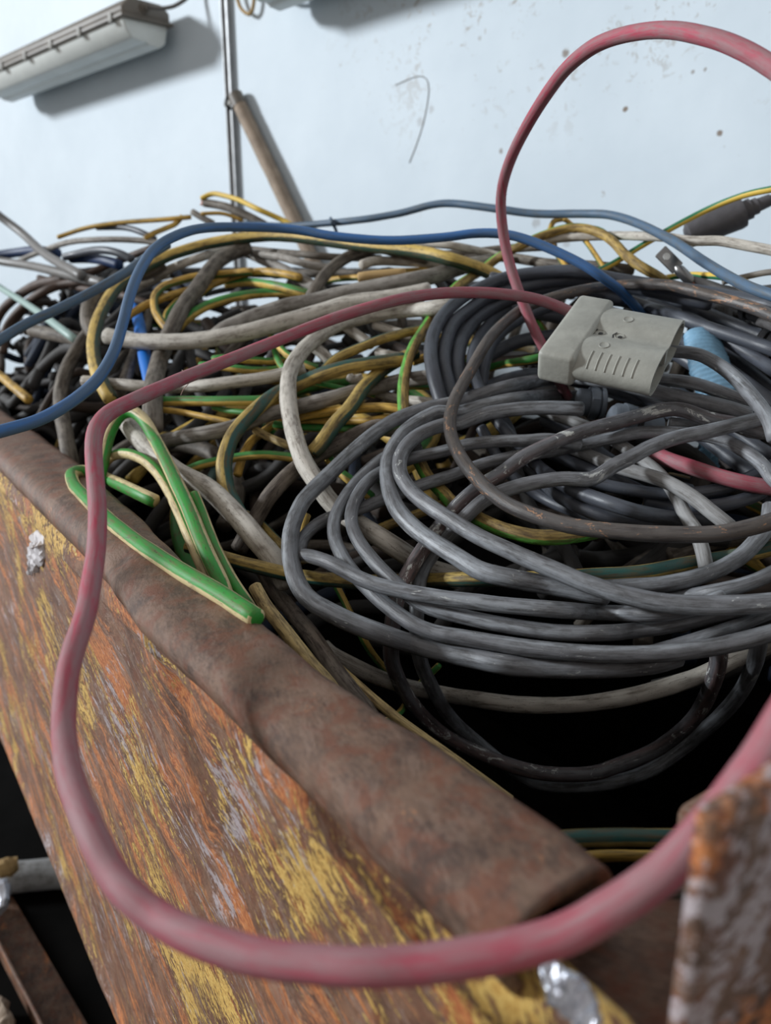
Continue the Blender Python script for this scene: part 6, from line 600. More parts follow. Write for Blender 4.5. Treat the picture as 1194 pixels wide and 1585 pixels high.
{"m":"browngrey","r":0.0079,"p":[118,1127,1206,89,1174,1243,49,1212,1336,0,1239,1322,-53,1253,1296,-109,1254,1288,-163,1242,1296,-212,1216,1284,-253,1180,1240],"g":0.3},
{"m":"deepgrey","r":0.0079,"p":[176,1314,1356,149,1352,1357,127,1393,1357,109,1436,1358,97,1480,1382,77,1518,1384,54,1550,1384,34,1579,1385,15,1606,1386],"g":0.3},
{"m":"deepgrey","r":0.01,"p":[-224,1571,1385,-212,1599,1386,-198,1625,1387,-182,1651,1388,-165,1675,1388,-145,1698,1389,-125,1720,1390,-103,1740,1390,-89,1752,1391],"g":0.3},
{"m":"deepgrey","r":0.0083,"p":[435,742,1196,437,790,1195,443,838,1201,453,885,1306,468,931,1351,470,963,1351,458,980,1349,448,994,1340,441,1004,1352],"g":0.3},
{"m":"deepgrey","r":0.0084,"p":[70,910,1163,64,937,1152,60,963,1169,58,990,1205,58,1017,1223,60,1044,1215,63,1071,1210,69,1097,1233,76,1123,1270],"g":0.3},
{"m":"deepbrown","r":0.0065,"p":[-182,1396,1338,-174,1454,1364,-171,1511,1383,-174,1569,1385,-183,1626,1387,-197,1682,1388,-216,1737,1390,-241,1789,1392,-270,1839,1393],"g":0.3},
{"m":"browngrey","r":0.0072,"p":[50,1121,1187,99,1128,1220,145,1148,1256,184,1178,1268,215,1216,1337,236,1262,1356,231,1301,1356,206,1335,1357,179,1374,1357],"g":0.3},
{"m":"deepblue","r":0.008,"p":[-275,1698,1389,-234,1698,1389,-193,1701,1389,-153,1707,1389,-113,1715,1389,-74,1726,1390,-65,1718,1390,-60,1711,1389,-56,1706,1389],"g":0.3},
{"m":"deepgrey","r":0.0091,"p":[-182,1521,1384,-234,1539,1384,-288,1543,1384,-342,1532,1366,-391,1506,1358,-431,1469,1357,-459,1422,1330,-474,1369,1280,-474,1314,1244],"g":0.3},
{"m":"deepgrey","r":0.0093,"p":[289,966,1256,301,992,1253,315,1018,1246,333,1042,1336,352,1064,1353,374,1084,1353,381,1089,1353,382,1087,1353,386,1082,1353],"g":0.3},
{"m":"deepgrey","r":0.0083,"p":[-240,1376,1356,-284,1398,1333,-332,1409,1328,-381,1408,1340,-428,1396,1338,-472,1372,1303,-508,1339,1255,-535,1298,1191,-552,1252,1154],"g":0.3},
{"m":"deepbrown","r":0.009,"p":[-259,1521,1384,-236,1555,1385,-214,1590,1386,-194,1626,1387,-176,1663,1388,-160,1701,1389,-146,1740,1390,-135,1780,1391,-133,1814,1392],"g":0.3},
{"m":"browngrey","r":0.0064,"p":[400,696,1084,346,714,1095,289,716,1107,234,703,1088,185,676,1042],"g":0.3},
{"m":"deepgrey","r":0.0091,"p":[-59,1173,1276,-15,1207,1324,18,1251,1354,39,1302,1359,46,1356,1369,38,1411,1380,17,1462,1382,-17,1505,1383,-61,1539,1384],"g":0.3},
{"m":"deepgrey","r":0.0095,"p":[-8,1493,1383,39,1503,1383,83,1510,1383,96,1491,1383,111,1470,1359,127,1447,1358,144,1423,1358,163,1397,1358,182,1369,1357],"g":0.3},
{"m":"deepgrey","r":0.0077,"p":[417,712,1188,396,731,1179,373,748,1159,348,763,1160,323,776,1184,296,787,1196,269,796,1178,241,803,1154,213,808,1155],"g":0.3},
{"m":"deepgrey","r":0.0069,"p":[204,1088,1254,218,1125,1249,237,1160,1330,262,1191,1355,290,1217,1355,290,1217,1355,294,1211,1355,302,1200,1355,313,1185,1355],"g":0.3},
{"m":"deepbrown","r":0.0094,"p":[-8,1114,1202,-48,1118,1182,-88,1126,1263,-126,1139,1283,-163,1156,1279,-197,1176,1257,-230,1200,1251,-259,1228,1276,-286,1258,1304],"g":0.3},
{"m":"browngrey","r":0.0089,"p":[280,1206,1345,287,1221,1355,285,1224,1355,286,1223,1355,289,1218,1355,295,1210,1349,304,1197,1355,315,1181,1355,329,1162,1354],"g":0.3},
{"m":"deepgrey","r":0.0081,"p":[-162,1075,1250,-144,1107,1292,-123,1138,1320,-99,1166,1320,-72,1192,1316,-42,1215,1339,-11,1235,1375,22,1252,1376,57,1265,1376],"g":0.3},
{"m":"deepgrey","r":0.006,"p":[-402,1586,1386,-414,1612,1386,-428,1636,1387,-445,1660,1388,-464,1681,1388,-485,1700,1389,-508,1717,1390,-533,1731,1390,-558,1743,1390],"g":0.3},
{"m":"deepgrey","r":0.0063,"p":[322,673,1085,367,663,1084,411,659,1067,441,680,1075,472,702,1111,504,725,1146,538,749,1223,573,773,1217,594,788,1226],"g":0.3},
{"m":"deepgrey","r":0.0078,"p":[-11,679,1027,14,691,1014,39,702,1010,63,714,1036,88,726,1068,112,738,1075,136,750,1061,161,762,1062,185,775,1092],"g":0.3},
{"m":"deepbrown","r":0.0069,"p":[-353,1755,1391,-395,1771,1391,-437,1786,1392,-480,1800,1392,-524,1812,1392,-567,1824,1393,-611,1834,1393,-656,1843,1393,-692,1838,1393],"g":0.3},
{"m":"browngrey","r":0.0076,"p":[464,748,1125,496,759,1139,525,773,1245,553,792,1269,576,813,1265,572,819,1247,565,829,1257,555,842,1285,544,859,1295],"g":0.3},
{"m":"deepgrey","r":0.0063,"p":[247,1154,1342,278,1198,1355,279,1233,1355,257,1263,1356,232,1300,1356,203,1340,1357,172,1383,1357,141,1428,1358,110,1471,1359],"g":0.3},
{"m":"deepgrey","r":0.0066,"p":[16,1539,1384,22,1588,1386,5,1620,1387,-17,1650,1388,-38,1681,1388,-60,1712,1389,-82,1743,1390,-105,1775,1391,-127,1807,1392],"g":0.3},
{"m":"deepgrey","r":0.0072,"p":[498,772,1231,469,791,1164,439,807,1143,408,822,1129,377,835,1144,344,845,1164,311,853,1156,277,859,1128,243,863,1114],"g":0.3},
{"m":"deepgrey","r":0.0078,"p":[191,729,1100,132,742,1074,72,744,1044,12,735,1038,-46,717,1042,-99,688,1022,-144,653,975,-136,642,956,-122,623,965],"g":0.3},
{"m":"deepbrown","r":0.0069,"p":[429,902,1325,419,937,1316,414,974,1334,414,1012,1352,412,1044,1353,399,1063,1353,388,1079,1353,379,1091,1353,374,1099,1353],"g":0.3},
{"m":"browngrey","r":0.0086,"p":[195,1110,1252,226,1132,1263,258,1152,1354,291,1172,1354,313,1184,1355,316,1181,1355,319,1176,1354,323,1171,1354,327,1165,1354],"g":0.3},
{"m":"deepblue","r":0.0075,"p":[-201,1342,1346,-240,1353,1361,-277,1371,1379,-311,1394,1378,-341,1422,1360,-366,1455,1363,-386,1491,1383,-400,1529,1384,-407,1570,1385],"g":0.3},
{"m":"deepgrey","r":0.009,"p":[-106,1389,1380,-82,1410,1380,-61,1434,1381,-44,1460,1382,-31,1489,1383,-22,1519,1384,-18,1551,1385,-19,1582,1385,-24,1614,1386],"g":0.3},
{"m":"deepgrey","r":0.0073,"p":[482,769,1206,471,803,1226,458,836,1289,446,869,1282,432,903,1304,419,935,1339,404,968,1352,390,1001,1342,374,1033,1338],"g":0.3},
{"m":"deepgrey","r":0.0079,"p":[-216,1466,1382,-159,1466,1382,-103,1455,1382,-50,1433,1381,-3,1401,1380,37,1360,1379,68,1313,1377,90,1260,1356,100,1204,1295],"g":0.3},
{"m":"deepbrown","r":0.0098,"p":[140,1076,1215,142,1105,1204,147,1134,1214,154,1162,1250,163,1190,1279,175,1217,1280,189,1243,1341,205,1267,1356,222,1290,1356],"g":0.3},
{"m":"browngrey","r":0.0076,"p":[43,1131,1254,32,1183,1264,15,1233,1370,-7,1281,1376,-35,1326,1378,-69,1368,1379,-107,1405,1380,-149,1437,1381,-194,1464,1382],"g":0.3},
{"m":"deepblue","r":0.0071,"p":[-459,1702,1389,-473,1734,1390,-485,1767,1391,-496,1799,1392,-505,1833,1393,-514,1866,1394,-521,1900,1395,-526,1934,1396,-523,1958,1397],"g":0.3},
{"m":"deepgrey","r":0.0096,"p":[460,815,1174,416,839,1200,373,864,1209,332,891,1192,291,920,1178,251,950,1194,213,982,1224,176,1015,1233,141,1050,1219],"g":0.3},
{"m":"deepgrey","r":0.0081,"p":[389,892,1228,395,923,1327,400,954,1326,405,984,1318,410,1015,1336,413,1044,1353,400,1062,1353,387,1080,1353,374,1098,1353],"g":0.3},
{"m":"deepgrey","r":0.0065,"p":[175,631,1100,169,693,1117,162,755,1118,152,816,1139,141,877,1186,128,938,1225,114,998,1235,98,1058,1235,80,1118,1259],"g":0.3},
{"m":"deepbrown","r":0.009,"p":[410,1048,1329,378,1066,1306,344,1079,1294,308,1087,1309,272,1089,1323,235,1087,1237,199,1079,1202,165,1066,1183,133,1049,1190],"g":0.3},
{"m":"browngrey","r":0.008,"p":[148,1048,1206,121,1064,1191,93,1077,1204,63,1088,1226,33,1095,1223,2,1099,1195,-29,1100,1176,-61,1098,1186,-92,1093,1198],"g":0.3},
{"m":"deepgrey","r":0.0082,"p":[241,618,1008,298,617,1026,350,615,1060,379,636,1082,403,653,1074,421,666,1065,434,675,1083,441,680,1110,442,681,1112],"g":0.3},
{"m":"deepgrey","r":0.0063,"p":[64,1132,1255,29,1136,1272,-6,1140,1280,-42,1143,1329,-77,1146,1301,-113,1148,1298,-148,1150,1316,-184,1151,1318,-219,1151,1292],"g":0.3},
{"m":"deepgrey","r":0.0073,"p":[145,1174,1287,200,1183,1322,254,1199,1355,294,1211,1355,299,1205,1355,300,1203,1355,298,1206,1355,293,1213,1355,284,1225,1355],"g":0.3},
{"m":"deepgrey","r":0.0069,"p":[-8,1512,1383,-53,1542,1384,-105,1559,1385,-160,1562,1385,-213,1550,1384,-261,1524,1384,-301,1487,1383,-329,1440,1350,-344,1388,1319],"g":0.3},
{"m":"deepbrown","r":0.0089,"p":[244,611,1087,258,642,1081,272,672,1081,288,702,1110,304,731,1150,321,760,1165,339,788,1158,358,816,1162,378,843,1195],"g":0.3},
{"m":"browngrey","r":0.0088,"p":[461,781,1166,451,832,1165,450,883,1264,460,934,1312,464,971,1336,453,987,1320,447,995,1304,447,996,1316,452,988,1337],"g":0.3},
{"m":"deepgrey","r":0.0072,"p":[-34,1220,1303,-2,1267,1350,33,1311,1377,70,1354,1379,109,1394,1358,142,1426,1358,140,1429,1358,140,1429,1358,142,1426,1358],"g":0.3},
{"m":"deepgrey","r":0.0097,"p":[307,1027,1271,329,1046,1353,350,1068,1353,369,1091,1353,369,1105,1353,362,1116,1354,352,1129,1354,342,1144,1354,330,1160,1354],"g":0.3},
{"m":"deepgrey","r":0.0096,"p":[323,693,1126,287,697,1125,251,697,1095,215,692,1070,181,683,1072,147,670,1083],"g":0.3},
{"m":"deepbrown","r":0.0096,"p":[207,712,1125,188,759,1124,162,803,1117,130,843,1135,93,878,1167,52,908,1178,7,932,1158,-41,950,1139,-91,960,1145],"g":0.3},
{"m":"browngrey","r":0.0091,"p":[309,940,1216,339,949,1202,368,959,1282,396,969,1316,425,979,1339,452,988,1332,457,981,1309,461,975,1311,466,969,1334],"g":0.3},
{"m":"deepblue","r":0.0075,"p":[-381,1800,1392,-359,1815,1392,-338,1831,1393,-317,1848,1393,-298,1866,1394,-279,1885,1395,-261,1905,1395,-244,1926,1396,-228,1947,1396],"g":0.3},
{"m":"deepgrey","r":0.0069,"p":[-105,1412,1368,-56,1404,1380,-7,1392,1380,40,1374,1379,85,1352,1379,127,1325,1357,166,1294,1356,202,1258,1356,234,1220,1355],"g":0.3},
{"m":"deepgrey","r":0.0079,"p":[521,781,1226,548,801,1264,574,817,1280,576,813,1257,580,807,1240,586,800,1251,592,790,1271,594,788,1269,594,788,1245],"g":0.3},
{"m":"deepgrey","r":0.0063,"p":[-446,1725,1390,-434,1769,1391,-417,1812,1392,-396,1854,1394,-372,1893,1395,-343,1929,1396,-311,1963,1397,-276,1993,1398,-265,2000,1398],"g":0.3},
{"m":"deepbrown","r":0.0085,"p":[-218,1608,1386,-173,1612,1386,-129,1624,1387,-87,1642,1387,-49,1667,1388,-38,1681,1388,-46,1691,1389,-57,1707,1389,-71,1728,1390],"g":0.3},
{"m":"browngrey","r":0.0073,"p":[282,1157,1354,302,1176,1353,313,1184,1352,315,1182,1355,319,1177,1354,324,1169,1354,331,1159,1348,340,1146,1343,351,1131,1354],"g":0.3},
{"m":"deepblue","r":0.008,"p":[-268,1560,1385,-221,1578,1385,-173,1591,1386,-123,1599,1386,-73,1601,1386,-23,1598,1386,26,1590,1386,49,1558,1385,73,1524,1384],"g":0.3},
{"m":"deepgrey","r":0.0062,"p":[14,1286,1352,21,1331,1378,24,1377,1379,23,1423,1381,18,1469,1382,9,1514,1383,-4,1559,1385,-20,1602,1386,-40,1643,1387],"g":0.3},
{"m":"deepgrey","r":0.0079,"p":[334,808,1116,360,857,1166,388,905,1203,418,952,1282,447,996,1287,437,1010,1298,428,1022,1326,420,1033,1335,414,1042,1316],"g":0.3},
{"m":"deepgrey","r":0.0091,"p":[-37,966,1168,-76,968,1177,-115,965,1155,-152,957,1121,-189,943,1108,-223,925,1116,-254,903,1112,-282,876,1078,-289,858,1047],"g":0.3},
{"m":"deepbrown","r":0.0081,"p":[-489,1698,1389,-470,1727,1390,-452,1756,1391,-433,1785,1392,-415,1814,1392,-397,1843,1393,-379,1872,1394,-362,1902,1395,-344,1932,1396],"g":0.3},
{"m":"browngrey","r":0.0098,"p":[111,1023,1236,152,1029,1224,193,1028,1218,234,1021,1240,273,1008,1264,310,989,1259,343,964,1231,373,934,1215,397,901,1225],"g":0.3},
{"m":"deepgrey","r":0.0089,"p":[489,850,1262,448,852,1236,409,863,1173,372,881,1197,340,906,1204,313,937,1190,293,973,1187,281,1012,1215,276,1052,1255],"g":0.3},
{"m":"deepgrey","r":0.0099,"p":[-545,1434,1328,-517,1457,1348,-485,1475,1382,-451,1489,1383,-416,1497,1383,-380,1500,1383,-343,1498,1383,-307,1490,1383,-273,1477,1382],"g":0.3},
{"m":"deepgrey","r":0.0072,"p":[433,735,1130,404,769,1161,383,808,1190,370,851,1193,365,895,1188,369,939,1209,383,982,1324,404,1021,1352,414,1042,1351],"g":0.3},
{"m":"deepgrey","r":0.0081,"p":[-408,1474,1357,-447,1484,1374,-484,1502,1368,-517,1526,1348,-544,1557,1349,-564,1592,1381,-576,1631,1387,-581,1672,1388,-577,1713,1389],"g":0.3},
{"m":"deepbrown","r":0.0076,"p":[-124,1496,1383,-158,1525,1384,-197,1547,1384,-239,1560,1385,-284,1563,1385,-328,1558,1385,-370,1543,1384,-408,1520,1384,-441,1490,1375],"g":0.3},
{"m":"browngrey","r":0.0063,"p":[297,826,1179,276,856,1167,258,888,1159,245,922,1182,236,958,1219,232,995,1237,233,1031,1231,238,1068,1233,248,1103,1265],"g":0.3},
{"m":"deepgrey","r":0.0097,"p":[453,896,1269,479,935,1269,471,961,1282,452,989,1314,429,1021,1333,403,1057,1325,377,1095,1316,350,1133,1335,324,1169,1354],"g":0.3},
{"m":"deepgrey","r":0.0069,"p":[-756,1501,1171,-784,1531,1163,-808,1566,1163,-833,1601,1163,-859,1636,1163,-884,1672,1154,-908,1707,1158,-915,1717,1163,-906,1724,1180],"g":0.3},
{"m":"deepbrown","r":0.008,"p":[-408,1181,1110,-363,1209,1112,-323,1244,1100,-290,1286,1083,-265,1332,1074,-248,1382,1079,-239,1435,1096,-240,1488,1111,-250,1540,1112],"g":0.3},
{"m":"deepgrey","r":0.0072,"p":[-795,1586,1197,-828,1608,1176,-856,1632,1163,-874,1659,1163,-892,1683,1163,-907,1705,1163,-915,1717,1163,-915,1717,1163,-915,1717,1163],"g":0.3},
{"m":"deepblue","r":0.0063,"p":[-850,1733,1257,-818,1777,1304,-782,1811,1298,-744,1838,1307,-708,1863,1324,-675,1887,1337,-646,1908,1335,-619,1926,1321,-596,1943,1304],"g":0.3},
{"m":"deepbrown","r":0.0074,"p":[-481,1333,1253,-499,1351,1248,-518,1370,1259,-535,1389,1276,-552,1409,1287,-568,1430,1284,-584,1451,1269,-599,1473,1253,-613,1495,1248],"g":0.3},
{"m":"deepgrey","r":0.0098,"p":[-506,1212,1155,-477,1228,1166,-447,1243,1184,-417,1257,1194,-386,1271,1189,-356,1283,1172,-325,1296,1157,-293,1307,1155,-262,1318,1167],"g":0.3},
{"m":"deepgrey","r":0.0068,"p":[-605,1543,1315,-613,1595,1332,-612,1648,1340,-602,1699,1334,-583,1749,1317,-556,1794,1303,-522,1834,1302,-482,1867,1315,-436,1894,1332],"g":0.3},
{"m":"deepbrown","r":0.0068,"p":[-669,1633,1241,-629,1660,1248,-589,1685,1240,-548,1710,1223,-507,1733,1210,-464,1755,1211,-422,1776,1225,-378,1796,1242,-335,1814,1248],"g":0.3},
{"m":"deepgrey","r":0.0076,"p":[-547,1229,1079,-591,1258,1069,-620,1300,1051,-650,1342,1040,-681,1385,1042,-712,1429,1057,-743,1473,1074,-775,1518,1079,-806,1563,1069],"g":0.3},
{"m":"deepblue","r":0.0062,"p":[-459,1347,1176,-408,1362,1159,-361,1386,1149,-319,1418,1153,-284,1456,1169,-256,1501,1184,-236,1550,1187,-226,1601,1176,-224,1654,1159],"g":0.3},
{"m":"deepbrown","r":0.0084,"p":[-635,1393,1224,-651,1423,1215,-665,1454,1221,-677,1486,1238,-688,1519,1253,-696,1552,1254,-703,1586,1241,-708,1620,1224,-711,1654,1215],"g":0.3},
{"m":"deepgrey","r":0.0092,"p":[-609,1453,1227,-564,1483,1235,-517,1512,1252,-470,1540,1265,-423,1567,1265,-374,1592,1251,-325,1616,1235,-276,1639,1227,-225,1660,1235],"g":0.3},
{"m":"deepgrey","r":0.0077,"p":[-776,1737,1210,-813,1767,1227,-830,1777,1240,-833,1775,1238,-830,1777,1223,-824,1782,1207,-813,1789,1201,-797,1800,1210,-778,1814,1228],"g":0.3},
{"m":"deepbrown","r":0.0061,"p":[-534,1179,1163,-505,1193,1210,-474,1203,1231,-441,1209,1215,-409,1212,1199,-376,1210,1195,-343,1204,1206,-312,1194,1224,-282,1180,1234],"g":0.3},
{"m":"deepgrey","r":0.0069,"p":[-706,1543,1196,-744,1580,1191,-785,1614,1175,-829,1645,1160,-875,1672,1157,-907,1706,1163,-915,1717,1163,-915,1717,1163,-915,1717,1163],"g":0.3},
{"m":"deepblue","r":0.0084,"p":[-877,1721,1213,-853,1745,1215,-831,1770,1201,-808,1793,1200,-783,1811,1213,-759,1827,1231,-738,1842,1238,-718,1856,1231,-700,1869,1214],"g":0.3},
{"m":"deepbrown","r":0.0073,"p":[-761,1540,1199,-778,1581,1213,-799,1620,1221,-823,1657,1224,-850,1693,1222,-880,1725,1214,-895,1731,1200,-905,1724,1181,-915,1717,1163],"g":0.3},
{"m":"deepgrey","r":0.0086,"p":[-530,1284,1259,-502,1312,1269,-474,1340,1284,-446,1369,1300,-420,1398,1304,-394,1428,1294,-368,1459,1277,-343,1490,1265,-319,1521,1269],"g":0.3},
{"m":"deepgrey","r":0.0085,"p":[-572,1251,1061,-600,1285,1077,-631,1315,1092,-654,1348,1095,-675,1377,1084,-694,1404,1066,-709,1425,1056,-721,1442,1061,-729,1453,1078],"g":0.3},
{"m":"deepbrown","r":0.009,"p":[-679,1733,1197,-645,1753,1211,-610,1772,1213,-574,1790,1200,-538,1806,1183,-501,1820,1174,-464,1833,1181,-426,1845,1197,-387,1855,1211],"g":0.3},
{"m":"deepgrey","r":0.0084,"p":[-704,1454,1194,-733,1492,1192,-762,1531,1189,-793,1568,1184,-824,1605,1178,-855,1642,1171,-888,1678,1163,-915,1717,1163,-915,1717,1163],"g":0.3},
{"m":"deepblue","r":0.0093,"p":[-705,1453,1105,-682,1480,1090,-655,1504,1073,-626,1526,1068,-595,1544,1078,-562,1558,1095,-528,1569,1107,-493,1577,1104,-457,1580,1089],"g":0.3},
{"m":"deepbrown","r":0.0087,"p":[-671,1640,1162,-682,1687,1146,-689,1736,1143,-690,1784,1154,-686,1833,1171,-677,1881,1182,-647,1906,1178,-613,1931,1162,-577,1956,1146],"g":0.3},
{"m":"deepgrey","r":0.0099,"p":[-732,1548,1034,-694,1580,1032,-657,1614,1044,-622,1649,1061,-588,1685,1071,-555,1722,1065,-523,1760,1048,-493,1800,1034,-464,1840,1032],"g":0.3},
{"m":"deepgrey","r":0.0082,"p":[-445,1310,1136,-467,1336,1150,-487,1364,1167,-505,1393,1174,-521,1424,1167,-534,1456,1150,-545,1488,1136,-554,1522,1137,-560,1556,1150],"g":0.3},
{"m":"deepbrown","r":0.0076,"p":[-583,1569,1223,-546,1596,1239,-510,1623,1245,-476,1653,1236,-443,1684,1219,-411,1717,1206,-381,1751,1208,-353,1786,1223,-326,1823,1239],"g":0.3},
{"m":"deepgrey","r":0.0087,"p":[-470,1328,1158,-475,1358,1162,-479,1388,1152,-481,1418,1135,-483,1448,1123,-483,1478,1127,-483,1509,1143,-481,1539,1158,-478,1569,1162],"g":0.3},
{"m":"deepblue","r":0.0087,"p":[-677,1549,1306,-644,1564,1294,-613,1582,1277,-583,1602,1267,-554,1624,1272,-528,1648,1288,-503,1674,1303,-480,1702,1306,-459,1731,1294],"g":0.3},
{"m":"deepbrown","r":0.0068,"p":[-506,1453,1063,-537,1494,1046,-575,1530,1038,-617,1559,1045,-664,1582,1061,-714,1597,1075,-765,1603,1076,-817,1602,1063,-841,1612,1046],"g":0.3},
{"m":"deepgrey","r":0.01,"p":[-737,1649,1308,-695,1669,1301,-655,1691,1310,-616,1715,1327,-578,1740,1340,-542,1768,1339,-507,1798,1324,-474,1829,1308,-442,1862,1301],"g":0.3},
{"m":"deepgrey","r":0.0066,"p":[-553,1338,1066,-572,1357,1076,-593,1374,1094,-615,1390,1105,-639,1404,1103,-663,1416,1087,-688,1427,1071,-714,1435,1066,-727,1451,1077],"g":0.3},
{"m":"deepbrown","r":0.0075,"p":[-391,1312,1162,-368,1340,1179,-343,1365,1189,-316,1389,1185,-287,1411,1169,-257,1430,1153,-226,1447,1150,-193,1462,1162,-160,1475,1179],"g":0.3},
{"m":"deepgrey","r":0.0089,"p":[-873,1718,1215,-901,1727,1190,-912,1719,1169,-915,1717,1163,-915,1717,1163,-915,1717,1163,-915,1717,1163,-915,1717,1163,-910,1721,1173],"g":0.3},
{"m":"deepblue","r":0.0066,"p":[-770,1718,1134,-729,1754,1126,-689,1792,1109,-651,1832,1096,-615,1873,1096,-580,1916,1110,-547,1959,1127,-513,2001,1134,-472,2031,1126],"g":0.3},
{"m":"deepbrown","r":0.008,"p":[-451,1281,1072,-455,1317,1055,-457,1354,1043,-456,1391,1045,-452,1427,1060,-446,1463,1076,-437,1499,1081,-426,1534,1072,-412,1568,1054],"g":0.3},
{"m":"deepgrey","r":0.0092,"p":[-405,1191,1204,-366,1209,1193,-327,1228,1196,-288,1247,1212,-250,1266,1228,-211,1286,1232,-173,1306,1221,-135,1326,1203,-97,1346,1193],"g":0.3},
{"m":"deepgrey","r":0.0095,"p":[-616,1517,1194,-638,1533,1199,-659,1552,1215,-679,1572,1230,-696,1594,1232,-712,1617,1220,-726,1642,1203,-737,1667,1194,-746,1694,1199],"g":0.3},
{"m":"deepbrown","r":0.0075,"p":[-836,1604,1163,-800,1637,1235,-764,1674,1311,-731,1714,1327,-702,1757,1314,-677,1802,1297,-655,1849,1289,-638,1898,1297,-612,1931,1314],"g":0.3},
{"m":"deepgrey","r":0.0097,"p":[-388,1242,1226,-407,1269,1239,-424,1298,1238,-441,1327,1223,-456,1357,1207,-470,1387,1200,-483,1418,1209,-495,1449,1227,-506,1481,1239],"g":0.3},
{"m":"deepblue","r":0.0089,"p":[-639,1394,1221,-625,1421,1262,-609,1447,1304,-591,1472,1321,-571,1495,1316,-550,1517,1327,-527,1537,1344,-503,1556,1355,-477,1572,1352],"g":0.3},
{"m":"deepbrown","r":0.0069,"p":[-560,1378,1263,-576,1418,1247,-588,1460,1232,-596,1503,1229,-600,1546,1241,-599,1590,1258,-593,1633,1268,-583,1676,1263,-569,1717,1247],"g":0.3},
{"m":"deepgrey","r":0.0074,"p":[-638,1472,1290,-586,1486,1292,-533,1494,1291,-480,1497,1304,-426,1495,1321,-373,1487,1329,-321,1473,1323,-271,1455,1306,-223,1431,1292],"g":0.3},
{"m":"deepgrey","r":0.0088,"p":[-462,1182,1255,-485,1228,1265,-517,1268,1261,-556,1301,1242,-601,1326,1209,-649,1342,1163,-669,1369,1163,-685,1391,1163,-695,1405,1163],"g":0.3},
{"m":"deepbrown","r":0.0087,"p":[-477,1245,1073,-444,1258,1088,-409,1268,1105,-375,1274,1110,-339,1277,1100,-304,1276,1083,-268,1272,1071,-234,1265,1074,-200,1255,1089],"g":0.3},
{"m":"deepgrey","r":0.0063,"p":[-651,1441,1124,-659,1469,1140,-666,1496,1143,-672,1524,1132,-678,1552,1115,-684,1580,1104,-689,1608,1109,-694,1636,1125,-699,1665,1140],"g":0.3},
{"m":"deepblue","r":0.0097,"p":[-657,1437,1235,-609,1456,1293,-566,1484,1280,-528,1519,1263,-497,1561,1254,-475,1607,1260,-461,1657,1277,-457,1709,1291,-462,1760,1293],"g":0.3},
{"m":"deepbrown","r":0.007,"p":[-411,1333,1181,-444,1354,1168,-477,1375,1151,-511,1396,1143,-545,1416,1151,-580,1435,1168,-614,1455,1181,-649,1473,1181,-684,1491,1167],"g":0.3},
{"m":"deepgrey","r":0.0071,"p":[-743,1598,1271,-717,1626,1292,-687,1650,1286,-654,1670,1296,-618,1684,1313,-581,1694,1325,-543,1698,1323,-504,1696,1308,-467,1689,1292],"g":0.3},
{"m":"deepgrey","r":0.0098,"p":[-591,1384,1204,-596,1424,1199,-605,1462,1210,-620,1499,1227,-638,1534,1238,-661,1566,1235,-688,1595,1219,-718,1621,1203,-751,1643,1199],"g":0.3},
{"m":"deepbrown","r":0.008,"p":[-657,1593,1206,-636,1638,1218,-613,1682,1235,-590,1726,1245,-566,1770,1239,-541,1813,1223,-516,1856,1208,-490,1898,1206,-463,1940,1218],"g":0.3},
{"m":"deepgrey","r":0.0098,"p":[-792,1735,1218,-811,1776,1235,-810,1791,1243,-803,1796,1236,-795,1802,1220,-787,1807,1206,-779,1813,1205,-771,1819,1219,-763,1824,1236],"g":0.3},
{"m":"deepblue","r":0.0093,"p":[-743,1826,1339,-716,1831,1346,-689,1834,1337,-662,1837,1320,-634,1838,1307,-607,1839,1308,-580,1838,1323,-553,1837,1339,-525,1834,1346],"g":0.3},
{"m":"deepbrown","r":0.009,"p":[-673,1459,1099,-683,1486,1089,-691,1514,1072,-697,1543,1060,-701,1571,1063,-702,1600,1078,-700,1629,1094,-697,1658,1099,-690,1686,1089],"g":0.3},
{"m":"deepgrey","r":0.0095,"p":[-526,1219,1207,-477,1231,1189,-428,1247,1179,-380,1265,1184,-334,1287,1200,-289,1311,1215,-245,1337,1218,-204,1367,1206,-164,1399,1189],"g":0.3},
{"m":"deepgrey","r":0.0096,"p":[-666,1622,1116,-685,1654,1108,-703,1686,1114,-720,1719,1131,-736,1752,1145,-751,1786,1146,-764,1820,1133,-758,1828,1116,-749,1835,1108],"g":0.3},
{"m":"deepbrown","r":0.0092,"p":[-526,1448,1213,-495,1454,1221,-464,1461,1238,-433,1469,1251,-403,1477,1251,-372,1485,1237,-342,1495,1220,-312,1505,1213,-282,1515,1221],"g":0.3},
{"m":"deepgrey","r":0.0084,"p":[-530,1254,1130,-550,1286,1147,-575,1315,1159,-603,1341,1157,-634,1362,1142,-668,1380,1126,-692,1402,1121,-708,1425,1130,-723,1445,1148],"g":0.3},
{"m":"deepblue","r":0.0086,"p":[-533,1294,1181,-498,1304,1191,-461,1309,1187,-424,1310,1172,-387,1306,1156,-350,1297,1152,-316,1283,1163,-283,1266,1181,-253,1244,1191],"g":0.3},
{"m":"deepbrown","r":0.0067,"p":[-700,1731,1243,-721,1769,1237,-742,1806,1221,-755,1830,1206,-753,1832,1204,-752,1833,1217,-751,1833,1234,-751,1833,1243,-751,1833,1237],"g":0.3},
{"m":"deepgrey","r":0.0073,"p":[-624,1477,1120,-581,1504,1103,-539,1534,1089,-499,1566,1089,-461,1600,1103,-425,1636,1120,-391,1675,1127,-360,1715,1120,-330,1757,1103],"g":0.3},
{"m":"deepgrey","r":0.0085,"p":[-467,1304,1177,-483,1340,1164,-498,1377,1166,-511,1414,1180,-524,1452,1197,-536,1490,1203,-546,1528,1194,-555,1567,1176,-563,1606,1164],"g":0.3},
